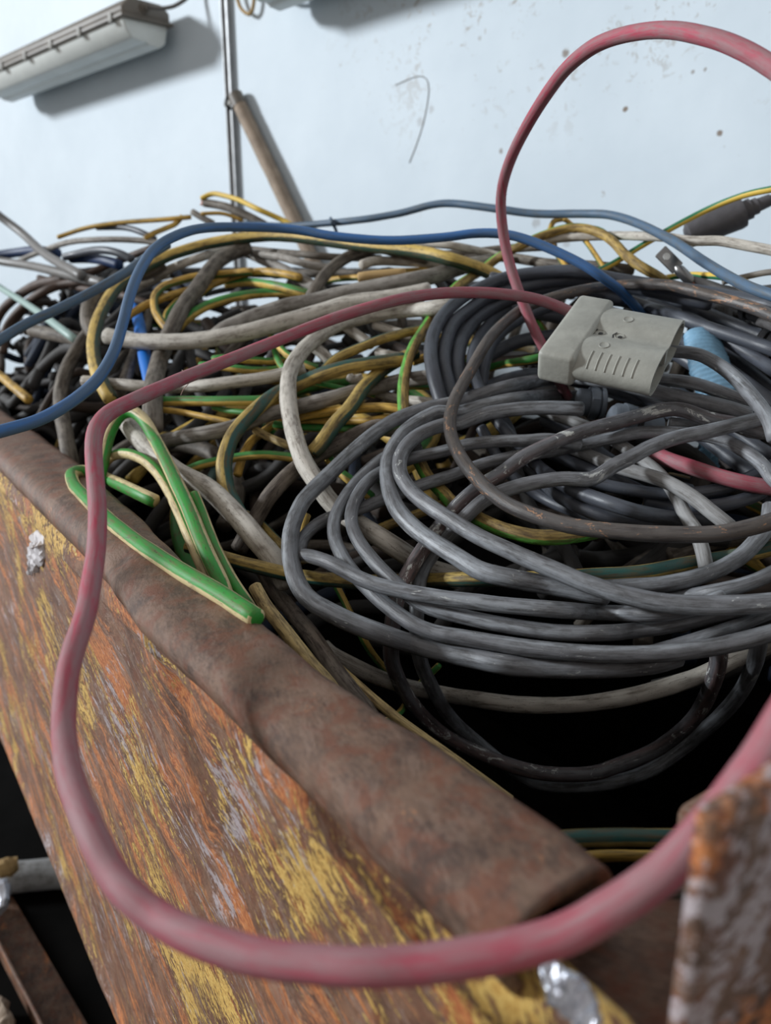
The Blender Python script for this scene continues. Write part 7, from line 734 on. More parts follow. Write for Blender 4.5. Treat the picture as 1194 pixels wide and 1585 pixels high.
{"m":"deepbrown","r":0.007,"p":[-796,1674,1187,-760,1703,1190,-722,1729,1205,-681,1750,1221,-639,1768,1226,-595,1781,1215,-550,1791,1198,-505,1796,1187,-459,1797,1190],"g":0.3},
{"m":"deepgrey","r":0.007,"p":[-854,1675,1201,-869,1712,1215,-878,1743,1231,-869,1749,1247,-860,1756,1255,-850,1763,1237,-840,1770,1228,-829,1778,1233,-818,1786,1249],"g":0.3},
{"m":"deepblue","r":0.0068,"p":[-383,1304,1063,-336,1316,1077,-289,1326,1078,-242,1334,1065,-194,1339,1048,-146,1342,1039,-98,1343,1046,-50,1341,1063,-2,1337,1077],"g":0.3},
{"m":"deepbrown","r":0.0084,"p":[-646,1684,1129,-673,1710,1128,-704,1731,1114,-738,1747,1097,-773,1758,1090,-810,1764,1099,-848,1764,1116,-875,1745,1129,-904,1725,1128],"g":0.3},
{"m":"deepgrey","r":0.0064,"p":[-753,1720,1105,-713,1745,1090,-670,1764,1073,-625,1778,1068,-579,1786,1078,-532,1788,1096,-485,1783,1107,-439,1773,1105,-395,1756,1089],"g":0.3},
{"m":"deepgrey","r":0.0091,"p":[-751,1812,1238,-745,1837,1223,-735,1844,1219,-733,1846,1231,-737,1843,1248,-748,1835,1258,-766,1823,1254,-789,1806,1238,-818,1786,1223],"g":0.3},
{"m":"deepbrown","r":0.0066,"p":[-712,1580,1216,-691,1615,1215,-666,1647,1227,-637,1675,1244,-604,1699,1253,-568,1718,1247,-530,1732,1230,-490,1741,1216,-450,1744,1215],"g":0.3},
{"m":"deepgrey","r":0.0077,"p":[-771,1762,1303,-778,1789,1317,-783,1811,1334,-777,1815,1341,-771,1819,1333,-767,1822,1316,-764,1824,1303,-761,1826,1303,-760,1827,1317],"g":0.3},
{"m":"deepblue","r":0.008,"p":[-635,1396,1228,-605,1434,1285,-574,1470,1291,-543,1506,1282,-510,1541,1265,-476,1574,1252,-442,1607,1255,-407,1639,1269,-371,1671,1286],"g":0.3},
{"m":"deepbrown","r":0.0065,"p":[-565,1382,1160,-595,1428,1164,-631,1470,1153,-673,1506,1136,-719,1537,1125,-768,1561,1129,-818,1580,1145,-841,1612,1160,-861,1640,1163],"g":0.3},
{"m":"deepgrey","r":0.0085,"p":[-627,1598,1169,-597,1644,1157,-560,1684,1140,-516,1716,1130,-467,1739,1136,-415,1753,1152,-360,1757,1167,-306,1751,1169,-254,1734,1157],"g":0.3},
{"m":"deepgrey","r":0.007,"p":[-558,1373,1214,-595,1398,1197,-635,1418,1189,-678,1432,1196,-720,1441,1163,-736,1463,1163,-749,1481,1163,-758,1495,1163,-764,1503,1163],"g":0.3},
{"m":"deepbrown","r":0.0096,"p":[-756,1626,1089,-730,1660,1083,-701,1691,1092,-669,1720,1109,-634,1746,1122,-597,1768,1120,-558,1786,1106,-518,1801,1089,-476,1812,1083],"g":0.3},
{"m":"deepgrey","r":0.0071,"p":[-572,1468,1316,-590,1506,1326,-608,1544,1344,-628,1581,1355,-647,1618,1352,-668,1655,1337,-688,1691,1321,-710,1727,1316,-732,1763,1327],"g":0.3},
{"m":"deepblue","r":0.0075,"p":[-541,1530,1244,-498,1547,1262,-455,1566,1272,-414,1587,1267,-374,1610,1251,-334,1634,1236,-296,1660,1233,-259,1688,1245,-223,1717,1262],"g":0.3},
{"m":"deepbrown","r":0.0067,"p":[-703,1545,1273,-727,1589,1282,-748,1635,1290,-765,1683,1273,-778,1732,1259,-787,1782,1258,-778,1814,1271,-754,1831,1288,-728,1849,1297],"g":0.3},
{"m":"deepgrey","r":0.0095,"p":[-594,1299,1195,-577,1334,1245,-557,1366,1297,-535,1397,1285,-511,1426,1286,-484,1454,1300,-456,1478,1317,-425,1501,1324,-393,1521,1315],"g":0.3},
{"m":"deepgrey","r":0.0076,"p":[-806,1642,1149,-822,1666,1132,-837,1691,1120,-851,1716,1122,-862,1743,1137,-861,1755,1153,-853,1761,1158,-844,1767,1149,-833,1775,1131],"g":0.3},
{"m":"deepbrown","r":0.0087,"p":[-497,1170,1186,-448,1192,1176,-404,1222,1180,-367,1261,1195,-339,1307,1211,-320,1357,1215,-311,1410,1203,-313,1463,1186,-325,1516,1175],"g":0.3}]

def unpack(L, s): return [(L[i]/s, L[i+1]/s, L[i+2]/s) for i in range(0, len(L), 3)]
for c in CABLES: c['p'] = unpack(c['p'], 10000)
for c in DEEP: c['p'] = unpack(c['p'], 1000)

# ------------------------------------------------------------------ bin (rusty steel skip)
RIM = EYE-.2
bin_ = empty('steel_bin', uvz(.9, .55, EYE-.83)); tag(bin_, 'large rusty steel bin with flaking yellow paint, heaped with old cables', 'bin')
def nz(x, y, z, s): return noise.noise(Vector((x*s, y*s, z*s)))
def sheet(name, prof, us, mat, disp, parent, thick=.004):
    """profile (v, z) swept along u; UV in metres"""
    fine = []; S = [0]
    for i in range(len(prof)-1):
        a, b = Vector(prof[i]), Vector(prof[i+1]); k = max(1, int((b-a).length/.0045))
        for j in range(k): fine.append(a.lerp(b, j/k))
    fine.append(Vector(prof[-1]))
    # round the corners a little
    for _ in range(2): fine = [fine[0]] + [(fine[i-1]+fine[i]*2+fine[i+1])/4 for i in range(1, len(fine)-1)] + [fine[-1]]
    S = [0]
    for i in range(1, len(fine)): S.append(S[-1]+(fine[i]-fine[i-1]).length)
    m = len(fine); vs = []; uv = {}
    for i, u in enumerate(us):
        for j, p in enumerate(fine):
            dv, dz = disp(u, p[0], p[1], S[j]); vs.append(uvz(u, p[0]+dv, p[1]+dz+EYE)); uv[(i, j)] = (u, S[j])
    fs, uvs = [], []
    for i in range(len(us)-1):
        for j in range(m-1):
            q = ((i, j), (i, j+1), (i+1, j+1), (i+1, j)); fs.append(tuple(a*m+b for a, b in q)); uvs.append([uv[k] for k in q])
    o = link_mesh(name, vs, fs, mat, parent, uvs)
    md = o.modifiers.new('thickness', 'SOLIDIFY'); md.thickness = thick; md.offset = 0
    return o
def dent(u, s):
    d = 0
    for (u0, s0, ru, rs, a) in DENTS:
        d += a*math.exp(-((u-u0)/ru)**2-((s-s0)/rs)**2)
    return d
DENTS = [(.535, -.196, .022, .012, -.010), (.46, -.198, .022, .016, -.010), (.40, -.2, .05, .012, -.004), (.50, -.212, .05, .010, .003), (.85, -.2, .05, .02, -.004), (.245, -.212, .05, .012, -.003)]
def lerp_tab(tab, u):
    if u <= tab[0][0]: return tab[0][1]
    for (a, x), (c, y) in zip(tab[:-1], tab[1:]):
        if u <= c:
            t = (u-a)/(c-a); t = t*t*(3-2*t); return x+(y-x)*t
    return tab[-1][1]
INNER = [(.14, -.002), (.17, 0), (.23, -.002), (.29, -.008), (.33, -.011), (.42, -.008), (.50, -.009), (.60, -.002), (.70, .008), (.96, .022), (1.25, .027), (2.0, .034)]
RIDGE = [(.14, .0), (.19, -.004), (.25, -.005), (.33, -.010), (.44, -.014), (.53, -.011), (.60, -.001), (.68, .006), (.85, .006), (1.1, .007), (2.0, .008)]
HOLLOW = [(.575, .160, .020, .0075, -.0065), (.545, .150, .012, .006, -.004), (.495, .158, .030, .008, -.0055), (.42, .152, .035, .005, -.0025), (.30, .166, .06, .012, -.0022), (.90, .175, .08, .012, -.002)]
def d_rim(u, v, z, s):
    k = nz(u, v, z, 11)*.0014 + nz(u, v, z+5, 34)*.0006
    f = min(1, max(0, (v-.150)/.05)); dv = lerp_tab(RIDGE, u)*(1-f) + lerp_tab(INNER, u)*f
    lipf = min(1, max(0, (-.199-z)/.03)) if v < .165 else 0      # the folded skirt keeps closer to the side sheet
    dv *= 1-.75*lipf
    h = 0
    for (u0, v0, ru, rv, a) in HOLLOW: h += a*math.exp(-((u-u0)/ru)**2-((v-v0+lerp_tab(RIDGE, u)*-.5)/rv)**2)
    return (dv + k, k*.8 + h*(1-lipf))
def d_side(u, v, z, s):
    k = nz(u*.5, v, z, 12)*.0030 + nz(u, v, z+5, 40)*.0006
    rid = -.0035*math.exp(-((z+.243)/.006)**2) + .002*math.exp(-((z+.256)/.008)**2)
    rid += -.0028*math.exp(-((z+.405+.06*(u-.5))/.010)**2)
    return (k+rid - dent(u, z*.8)*.3, 0)
def urange(a, b, d0, d1):
    out = [a]
    while out[-1] < b: out.append(out[-1] + d0+(d1-d0)*min(1, max(0, (out[-1]-.2)/1.2)))
    out[-1] = b; return out
# folded rim: inner skirt, flat top, rounded lip folded down and back under
sheet('rim', [(.203, -.245), (.203, -.206), (.199, -.199), (.172, -.198), (.160, -.1985), (.153, -.2005), (.1495, -.206), (.1495, -.215), (.1525, -.224), (.158, -.2285)],
      urange(.142, 2.0, .004, .014), M['rust_rim'], d_rim, bin_, .005)
sheet('side_panel', [(.172, -.222), (.160, -.2265), (.155, -.230), (.1525, -.236), (.153, -.243), (.156, -.25), (.1565, -.27), (.157, -.40), (.156, -.60), (.156, -.815), (.150, -.825), (.150, -.838), (.175, -.838)],
      urange(-.35, 2.0, .006, .016), M['rust_side'], d_side, bin_, .004)
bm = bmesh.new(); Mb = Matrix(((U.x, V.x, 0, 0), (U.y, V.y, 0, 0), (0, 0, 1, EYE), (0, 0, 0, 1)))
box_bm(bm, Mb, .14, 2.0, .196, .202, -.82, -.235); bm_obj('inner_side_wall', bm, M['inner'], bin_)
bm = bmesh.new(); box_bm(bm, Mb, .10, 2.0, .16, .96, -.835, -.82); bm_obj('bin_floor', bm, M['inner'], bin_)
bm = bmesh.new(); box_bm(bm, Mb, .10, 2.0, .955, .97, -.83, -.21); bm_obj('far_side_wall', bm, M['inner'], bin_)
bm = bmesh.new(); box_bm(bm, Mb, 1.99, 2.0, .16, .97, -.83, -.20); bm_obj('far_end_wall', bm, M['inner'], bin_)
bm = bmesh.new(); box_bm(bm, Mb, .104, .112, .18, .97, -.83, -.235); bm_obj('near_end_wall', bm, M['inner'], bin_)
def uvbox(o, M4inv):
    """metric UVs by dominant axis so the rust pattern has its true scale"""
    me = o.data; ul = me.uv_layers.new(name='UVMap')
    for p in me.polygons:
        n = M4inv.to_3x3() @ p.normal; ax = max(range(3), key=lambda i: abs(n[i]))
        for li in p.loop_indices:
            q = M4inv @ me.vertices[me.loops[li].vertex_index].co; q = [q.x, q.y, q.z]; q.pop(ax); ul.data[li].uv = (q[0], q[1])
for o in list(bin_.children):
    if not o.data.uv_layers: uvbox(o, Mb.inverted())
# near corner: flat rounded gusset plate and an upright lifting lug
def plate(name, outline, z0, z1, mat, parent, M4, bevel=.0015):
    bm = bmesh.new(); lo = [bm.verts.new(M4 @ Vector((x, y, z0))) for x, y in outline]; hi = [bm.verts.new(M4 @ Vector((x, y, z1))) for x, y in outline]
    bm.faces.new(lo[::-1]); bm.faces.new(hi); n = len(lo)
    for i in range(n): bm.faces.new((lo[i], lo[(i+1) % n], hi[(i+1) % n], hi[i]))
    o = bm_obj(name, bm, mat, parent, bevel=bevel); uvbox(o, M4.inverted()); return o
I4 = Matrix.Identity(4)
plate('corner_gusset', [(0.0639, 0.232), (0.0834, 0.2435), (0.1065, 0.2511), (0.1326, 0.2535), (0.1415, 0.2239), (0.1164, 0.1807), (0.0884, 0.1922), (0.0829, 0.1979), (0.0734, 0.2064), (0.0663, 0.2173), (0.0642, 0.2245)],
      EYE-.238, EYE-.232, M['rust_rim'], bin_, I4)
_p = Vector((0.0809, 0.1615, 1.224)); _f = frame(_p[:], V, U)
plate('lifting_lug', [(0, 0), (.14, 0), (.14, .007), (.002, .007)], -.30, 0, M['rust_post'], bin_, _f, .003)
bm = bmesh.new(); box_bm(bm, Mb, .104, .15, .25, .97, -.215, -.200); _o = bm_obj('end_rim', bm, M['rust_rim'], bin_, bevel=.004); uvbox(_o, Mb.inverted())
for (fu, fv) in ((.35, .3), (.35, .85), (1.8, .3), (1.8, .85)):
    bm = bmesh.new(); box_bm(bm, Mb, fu, fu+.1, fv, fv+.08, -EYE, -.835); _o = bm_obj('foot', bm, M['rust_beam'], bin_); uvbox(_o, Mb.inverted())

# ------------------------------------------------------------------ cables in the bin
coil_root = {}
for key, nm, lab in (('grey_coil', 'coiled_cable', 'big loose coil of grey rubber cable piled on the right of the heap'),
                     ('black_coil', 'coiled_cable', 'shiny black cable coil lying behind and underneath the grey coil')):
    e = empty(nm, (.15, .6, 1.2)); tag(e, lab, 'cable coil'); coil_root[key] = e
BYID = {}
for i, c in enumerate(CABLES):
    if c['i'] in coil_root:
        o = tube('cable_turn', c['p'], c['r'], M[c['m']], coil_root[c['i']], c.get('g', 0), c.get('gl'), seed=i, wob=.03, n=16, step=.006)
    else:
        o = tube(c['n'], c['p'], c['r'], M[c['m']], None, c.get('g', 0), c.get('gl'), seed=i, wob=.05 if c['m'] in ('bark', 'white') else .03, n=16 if c['r'] > .006 else 12, step=.007)
        tag(o, c['l'], c['c'])
    BYID[c['i']] = (o, c)
BURIED_TAGS = {'deepgrey': ('shade-darkened grey cable buried in the shadows under the tangled heap', 'buried grey cables'),
        'deepbrown': ('shade-darkened brown cable buried in the shadows under the tangled heap', 'buried brown cables'),
        'deepblue': ('shade-darkened dark blue cable buried in the shadows under the tangled heap', 'buried blue cables'),
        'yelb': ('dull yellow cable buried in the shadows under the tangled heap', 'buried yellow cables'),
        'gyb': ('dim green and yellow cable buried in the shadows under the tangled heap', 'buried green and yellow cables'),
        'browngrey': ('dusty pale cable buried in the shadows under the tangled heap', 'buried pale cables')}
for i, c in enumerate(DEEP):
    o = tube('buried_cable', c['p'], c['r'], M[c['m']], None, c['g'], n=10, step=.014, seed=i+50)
    tag(o, BURIED_TAGS[c['m']][0], 'cable', BURIED_TAGS[c['m']][1])
# ------------------------------------------------------------------ small things in the heap
def blob(name, P, r, mat, parent=None, amp=.5, sc=60, seed=0, flat=.5, n=14, step=.004):
    """crumpled strip: a flattened irregular tube"""
    pts = catmull(P, step); vs, fs = [], []; N = len(pts)
    for i, p in enumerate(pts):
        t = (pts[min(i+1, N-1)]-pts[max(i-1, 0)]).normalized(); a = REF - t*REF.dot(t); a.normalize(); b = t.cross(a)
        e = math.sin(PI*min(1, max(0.04, i/(N-1))) if i < N-1 else PI*.96)**.45
        for k in range(n):
            an = 2*PI*k/n; q = p + (a*math.cos(an)*flat + b*math.sin(an))*r*e
            s = amp*r*noise.noise(q*sc+Vector((seed, 0, 0))) ; s2 = amp*.5*r*noise.noise(q*sc*3+Vector((seed, 5, 0)))
            vs.append(q + (a*math.cos(an)+b*math.sin(an))*(s+s2))
    for i in range(N-1):
        for k in range(n): fs.append((i*n+k, i*n+(k+1) % n, (i+1)*n+(k+1) % n, (i+1)*n+k))
    fs.append(tuple(range(n))[::-1]); fs.append(tuple(range((N-1)*n, N*n)))
    return link_mesh(name, vs, fs, mat, parent, smooth=False)
def lobj(name, M4, prof, mat, parent=None, n=24, sides=None):
    vs, fs = lathe(M4, prof, n, sides); o = link_mesh(name, vs, fs, mat, parent)
    md = o.modifiers.new('edges', 'EDGE_SPLIT'); md.split_angle = math.radians(40); return o
# --- grey two-pole battery connector, upper half and mating half
A_, B_, C_ = Vector((0.1343, 0.693, 1.2996)), Vector((0.1915, 0.769, 1.3472)), Vector((0.2211, 0.6437, 1.2838))
F = frame(A_[:], C_-A_, B_-A_); LX = (C_-A_).length; WY = (B_-A_).dot(Vector((F[0][1], F[1][1], F[2][1]))); TH = WY*.29
con = empty('battery_connector', F @ Vector((LX*.5, WY*.5, -TH))); tag(con, 'grey plastic two-pole battery connector lying on top of the dark coil', 'connector')
bx = LX*.34
bm = bmesh.new(); box_bm(bm, F, 0, bx, -.001, WY+.001, -TH, 0.0005)
o = bm_obj('mating_half', bm, M['plug'], con, bevel=.005, seg=4)
def prof_z(y):
    e = max(0, 1-abs(2*y/WY-1)**5)**.5
    return TH*.5*e - .0045*math.exp(-((y-WY*.5)/(WY*.11))**2)*1.0
def ring(x, inset=0, n=44):
    out = []
    for i in range(n):
        y = WY*.5*(1-math.cos(PI*i/n)); yy = WY*.5+(y-WY*.5)*(1-inset*2/WY); out.append((x, yy, -TH*.5+max(0.0004, prof_z(y)-inset)))
    for i in range(n):
        y = WY*.5*(1+math.cos(PI*i/n)); yy = WY*.5+(y-WY*.5)*(1-inset*2/WY); out.append((x, yy, -TH*.5-max(0.0004, prof_z(y)-inset)))
    return out
secs = [ring(bx*.9), ring(bx+.0025), ring(LX*.6), ring(LX*.98), ring(LX)] + [ring(LX, .0022), ring(LX*.72, .0022), ring(LX*.71, .008)]
vs = [F @ Vector(p) for s_ in secs for p in s_]; n_ = len(secs[0]); fs = []
for i in range(len(secs)-1):
    for k in range(n_): fs.append((i*n_+k, i*n_+(k+1) % n_, (i+1)*n_+(k+1) % n_, (i+1)*n_+k))
fs.append(tuple(range((len(secs)-1)*n_, len(secs)*n_)))
hs = link_mesh('housing', vs, fs, M['plug'], con)
md = hs.modifiers.new('edges', 'EDGE_SPLIT'); md.split_angle = math.radians(50)
# dividing web inside the open mouth
bm = bmesh.new(); box_bm(bm, F, LX*.74, LX*.985, WY*.47, WY*.53, -TH*.72, -TH*.28); bm_obj('divider', bm, M['plug'], con)
bm = bmesh.new(); box_bm(bm, F, LX*.72, LX*.735, WY*.06, WY*.94, -TH*.68, -TH*.32); bm_obj('cavity_back', bm, M['plug_dark'], con)
def top_at(x, y): return F @ Vector((x, y, -TH*.5+prof_z(y)))
Z_ = Vector((F[0][2], F[1][2], F[2][2])); X_ = Vector((F[0][0], F[1][0], F[2][0])); Y_ = Vector((F[0][1], F[1][1], F[2][1]))
for (fx, fy) in ((.56, .72), (.50, .27)):
    p = top_at(LX*fx, WY*fy); lobj('round_boss', frame((p-Z_*.001)[:], Z_, X_), [(0, .0046), (.0013, .0046), (.0016, .0042), (.0013, .0038), (.0012, 0.0001)], M['plug'], con)
for fx in (.385, .56):
    p = top_at(LX*fx, WY*.5)
    lobj('screw_well', frame((p-Z_*.002)[:], Z_, X_), [(0, .0052), (.0026, .0052), (.0029, .0047), (.0022, .0045), (.0021, .0001)], M['plug'], con, 24, {1: 6, 2: 6})
    lobj('screw_hole', frame((p+X_*.0010-Y_*.0015+Z_*.0002)[:], Z_, X_), [(0, .0021), (.0006, .0021), (.0007, .0001)], M['plug_dark'], con)
    for dx, dy, ax in ((-.0048, .0022, (X_*.4+Y_)), (-.0052, -.0018, (-X_*.2+Y_))):
        q = p+X_*dx+Y_*dy+Z_*.0003; bm = bmesh.new(); box_bm(bm, frame(q[:], ax, Z_), -.0028, .0028, -.0003, .0005, -.0006, .0006); bm_obj('well_notch', bm, M['plug_dark'], con)
for k in range(6):
    x = LX*(.44+.078*k); pts = [top_at(x, WY*f)+Z_*.0001 for f in (.17, .12, .075, .04, .018)]
    tube('grip_rib', pts, .0007, M['plug'], con, n=8, step=.002, wob=0)
# --- twin cable glands where the front coil's two cables end
_a = Vector((0.1847, 0.7219, 1.2438)); _b = Vector((0.236, 0.9262, 1.2286)); _c = (_a+_b)/2
_x = (Vector((0.2339, 0.7995, 1.2358))-Vector((0.2037, 0.8002, 1.2384))).normalized()
G1 = frame((_c-_x*.002)[:], _x, REF); gl_ = empty('cable_gland', _c); tag(gl_, 'blue-grey ribbed cable gland holding two grey cables, left of a pair', 'cable gland', )
lobj('gland_body', G1, [(-.003, .012), (-.002, .0145), (.009, .0145), (.009, .0155), (.010, .0165)], M['gland'], gl_)
lobj('lock_nut', G1, [(.009, .0165), (.010, .0182), (.017, .0182), (.018, .0168), (.0185, .0150), (.020, .0150), (.0205, .0178), (.024, .0178), (.025, .0168)], M['gland'], gl_, 36, {1: 8, 2: 8})
_p = Vector((0.2284, 0.7659, 1.2276)); _q = Vector((0.2625, 0.7684, 1.2181)); G2 = frame(_p[:], _q-_p, REF)
g2 = empty('cable_gland', _p); tag(g2, 'blue-grey cable gland with black seal ring, right of a pair', 'cable gland')
lobj('gland_body', G2, [(-.003, .013), (0, .016), (.007, .017), (.008, .018)], M['gland'], g2)
lobj('lock_nut', G2, [(.007, .0175), (.009, .0192), (.017, .0192), (.019, .0178)], M['gland'], g2, 36, {1: 8, 2: 8})
lobj('seal_ring', G2, [(.018, .0165), (.019, .0182), (.021, .0182), (.022, .0165), (.024, .0178), (.025, .0178), (.026, .016)], M['blackp'], g2)
lobj('tail', G2, [(.025, .0165), (.045, .0168), (.048, .015), (.049, .008)], M['gland'], g2)
# --- bare lug on the dark cable
_p = Vector((0.3477, 0.9216, 1.3637)); _t = Vector((0.318, 0.9298, 1.3922)); _t = _p + (_t-_p)*(.046/(_t-_p).length)
LF = frame(_p[:], _t-_p, Vector((.9, .1, .5))); L_ = .046
lug = empty('cable_lug', _p); tag(lug, 'bare tinned metal cable lug with a hole, sticking up against the white wall', 'cable lug')
lobj('barrel', LF, [(-.006, .0052), (-.004, .0062), (.014, .0062), (.018, .0050), (.021, .0022)], M['metal'], lug, 20)
bm = bmesh.new(); box_bm(bm, LF, .017, L_, -.0085, .0085, -.0014, .0014)
tg = bm_obj('tongue', bm, M['metal'], lug, bevel=.003, seg=3)
lobj('bolt_hole', frame((LF @ Vector((L_-.010, 0, .0012)))[:], Vector((LF[0][2], LF[1][2], LF[2][2])), Vector((LF[0][0], LF[1][0], LF[2][0]))), [(-.0035, .0040), (.0005, .0040), (.0006, .0039)], M['tubelamp'], lug)
lobj('copper_strands', LF, [(-.012, .0045), (-.005, .0050)], M['copper'], lug, 16)
# --- torn taped end
_p = Vector((0.394, 0.9747, 1.3266))
blob('torn_tape_end', [_p+Vector((.004, 0, -.001)), _p+Vector((-.006, -.002, 0)), _p+Vector((-.016, -.004, -.006)), _p+Vector((-.022, -.005, -.012))], .0105, M['socket'], None, .5, 90, 3, .75)
tag(bpy.data.objects['torn_tape_end'], 'torn grey tape wrapped round the end of a dark cable, right of the grey connector', 'tape')
# --- inline socket at the right
_p = Vector((0.3908, 1.0601, 1.4189)); _q = Vector((0.4554, 1.0475, 1.4476)); SF = frame(_p[:], _q-_p, REF); sl = (_q-_p).length
so = empty('inline_socket', _p); tag(so, 'dark grey inline power socket beneath the rising green and yellow cable', 'socket')
lobj('socket_body', SF, [(0, .010), (.004, .0165), (sl*.3, .0178), (sl*.92, .0200), (sl, .0190), (sl+.002, .012)], M['socket'], so, 28)
lobj('strain_relief', SF, [(sl, .0125), (sl+.010, .0130), (sl+.011, .0100), (sl+.018, .0104), (sl+.019, .0085), (sl+.034, .0075)], M['socket'], so, 20, )
tube('socket_cord', [SF @ Vector((sl+.03, 0, 0)), SF @ Vector((sl+.055, .004, .002)), SF @ Vector((sl+.10, .016, .006))], .0058, M['greydark'], so)
bm = bmesh.new(); box_bm(bm, SF, sl*.35, sl*.9, -.022, -.012, -.004, .004); bm_obj('latch', bm, M['socket'], so, bevel=.002)
# --- light blue ribbed wrap
_P = [Vector((0.3411, 0.8502, 1.3039)), Vector((0.3383, 0.8245, 1.2867)), Vector((0.3366, 0.7983, 1.2679)), Vector((0.3397, 0.7713, 1.2463))]
pts = catmull(_P, .0011); vs, fs, n_ = [], [], 22
for i, p in enumerate(pts):
    t = (pts[min(i+1, len(pts)-1)]-pts[max(i-1, 0)]).normalized(); a = (REF-t*REF.dot(t)).normalized(); b = t.cross(a)
    rr = .0185+.006*i/len(pts)+.0007*math.sin(i*1.1)
    for k in range(n_):
        an = 2*PI*k/n_; vs.append(p+(a*math.cos(an)*.6+b*math.sin(an))*rr + Vector((1, 1, 1))*.0012*noise.noise(p*90+Vector((k*.3, 0, 0))))
for i in range(len(pts)-1):
    for k in range(n_): fs.append((i*n_+k, i*n_+(k+1) % n_, (i+1)*n_+(k+1) % n_, (i+1)*n_+k))
fs.append(tuple(range(n_))[::-1]); fs.append(tuple(range((len(pts)-1)*n_, len(pts)*n_)))
o = link_mesh('ribbed_hose', vs, fs, M['ltblue'], None); tag(o, 'light blue finely ribbed flat hose behind the two cables leaving the connector', 'hose')
# --- crumpled blue and white wraps lower right
for k, (P_, r, m, lab) in enumerate((
    ([(0.3494, 0.8278, 1.1894), (0.3494, 0.8133, 1.1752), (0.3592, 0.8114, 1.1685)], .012, 'ltblue', 'crumpled light blue wrap deep in the coil, left of three scraps'),
    ([(0.3678, 0.8266, 1.1853), (0.3718, 0.8133, 1.1752), (0.3801, 0.811, 1.1671)], .010, 'flake', 'crumpled whitish wrap deep in the coil, middle of three scraps'),
    ([(0.3847, 0.8239, 1.1758), (0.3899, 0.8106, 1.1658), (0.3983, 0.8087, 1.1591)], .009, 'ltblue', 'crumpled light blue wrap deep in the coil, right of three scraps'))):
    o = blob('crumpled_wrap', P_, r, M[m], None, .9, 80, k*4, .6); tag(o, lab, 'plastic wrap')
# --- black plugs at the right edge
for nm, P0, P1, r, lab in (('cable_plug', (0.3857, 0.8598, 1.3374), (0.4222, 0.8251, 1.325), .015, 'black cable plug with a notched collar at the right edge, above the taped cable end'),
                           ('cable_plug', (0.3866, 0.8186, 1.3024), (0.4182, 0.794, 1.2891), .014, 'black plug with a small pale window at the right edge, below the taped cable end')):
    f = frame(P0, Vector(P1)-Vector(P0), REF); l = (Vector(P1)-Vector(P0)).length; e = empty(nm, Vector(P0)); tag(e, lab, 'plug')
    lobj('plug_body', f, [(0, r*.6), (.001, r*.86), (.010, r*.9), (.011, r), (l*.6, r*1.06), (l*.61, r*.8), (l, r*.8)], M['blackp'], e, 22)
    lobj('collar', f, [(.003, r*.95), (.004, r*1.12), (.008, r*1.12), (.009, r*.95)], M['blackp'], e, 22)
    if 'window' in lab:
        bm = bmesh.new(); box_bm(bm, f, .012, .020, -.004, .004, r*.98, r*1.02+.001); bm_obj('window', bm, M['flake'], e, bevel=.0008)
o = blob('black_cover', [(0.4043, 0.9371, 1.2803), (0.4182, 0.9136, 1.271), (0.4348, 0.8872, 1.2514), (0.4466, 0.861, 1.2328)], .028, M['blackp'], None, .15, 30, 9, .5); tag(o, 'dark crumpled rubber cover right of the light blue ribbed hose', 'cover')
# --- stray fibres on the red cable, tie on the blue one
o = tube('loose_fibre', [(-0.1734, 0.6629, 1.2856), (-0.1688, 0.6568, 1.2824), (-0.1655, 0.6553, 1.2772), (-0.1723, 0.6584, 1.2697), (-0.1745, 0.657, 1.265)], .00035, M['thread'], None, n=6, step=.003); tag(o, 'thin pale fibre snagged round the red cable above the green hairpin', 'thread')
o = tube('tie_wire', [(-0.0918, 1.3705, 1.4676), (-0.0886, 1.3527, 1.46), (-0.0846, 1.3714, 1.4524), (-0.0826, 1.3899, 1.4445)], .0028, M['steel'], None, n=8, step=.004); tag(o, 'short tie wire gripping the thin steel-blue cable at upper middle', 'tie')
# --- copper ends of the cut cable
_p = Vector((-0.3433, 1.5643, 1.5118)); _d = (Vector((-0.3065, 1.5354, 1.504))-_p).normalized()*-1
cu = empty('cable_cores', _p); tag(cu, 'bundle of bare copper cores at the cut cable end beside the wall strip', 'wire cores')
for k, (a, b) in enumerate(((.003, .002), (-.003, .002), (0, -.003), (.0005, .0005))):
    f = frame(_p[:], _d, REF); tube('core', [f @ Vector((-.01, a, b)), f @ Vector((.002, a*1.1, b*1.1)), f @ Vector((.006+.001*k, a*1.6, b*1.6))], .0019, M['copper' if k != 1 else 'flake'], cu, n=8, step=.003)
# --- rust flake on the side panel, foil at the corner
o = blob('white_scrap', [(-0.3934, 0.8187, 1.0886), (-0.3773, 0.7959, 1.0811), (-0.4105, 0.8428, 1.0494), (-0.4227, 0.86, 1.0253)], .014, M['flake'], None, .7, 45, 11, .30); tag(o, 'ragged white scrap stuck to the rusty bin side near the left edge', 'scrap')
o = blob('foil_strip', [(0.0488, 0.1944, 1.1465), (0.0522, 0.1891, 1.1461), (0.0557, 0.1816, 1.1454), (0.0603, 0.1719, 1.144)], .0050, M['foil'], None, .7, 160, 7, .55, 18, .0015); tag(o, 'crumpled shiny silver foil strip in the corner slot beneath the red cable', 'foil')
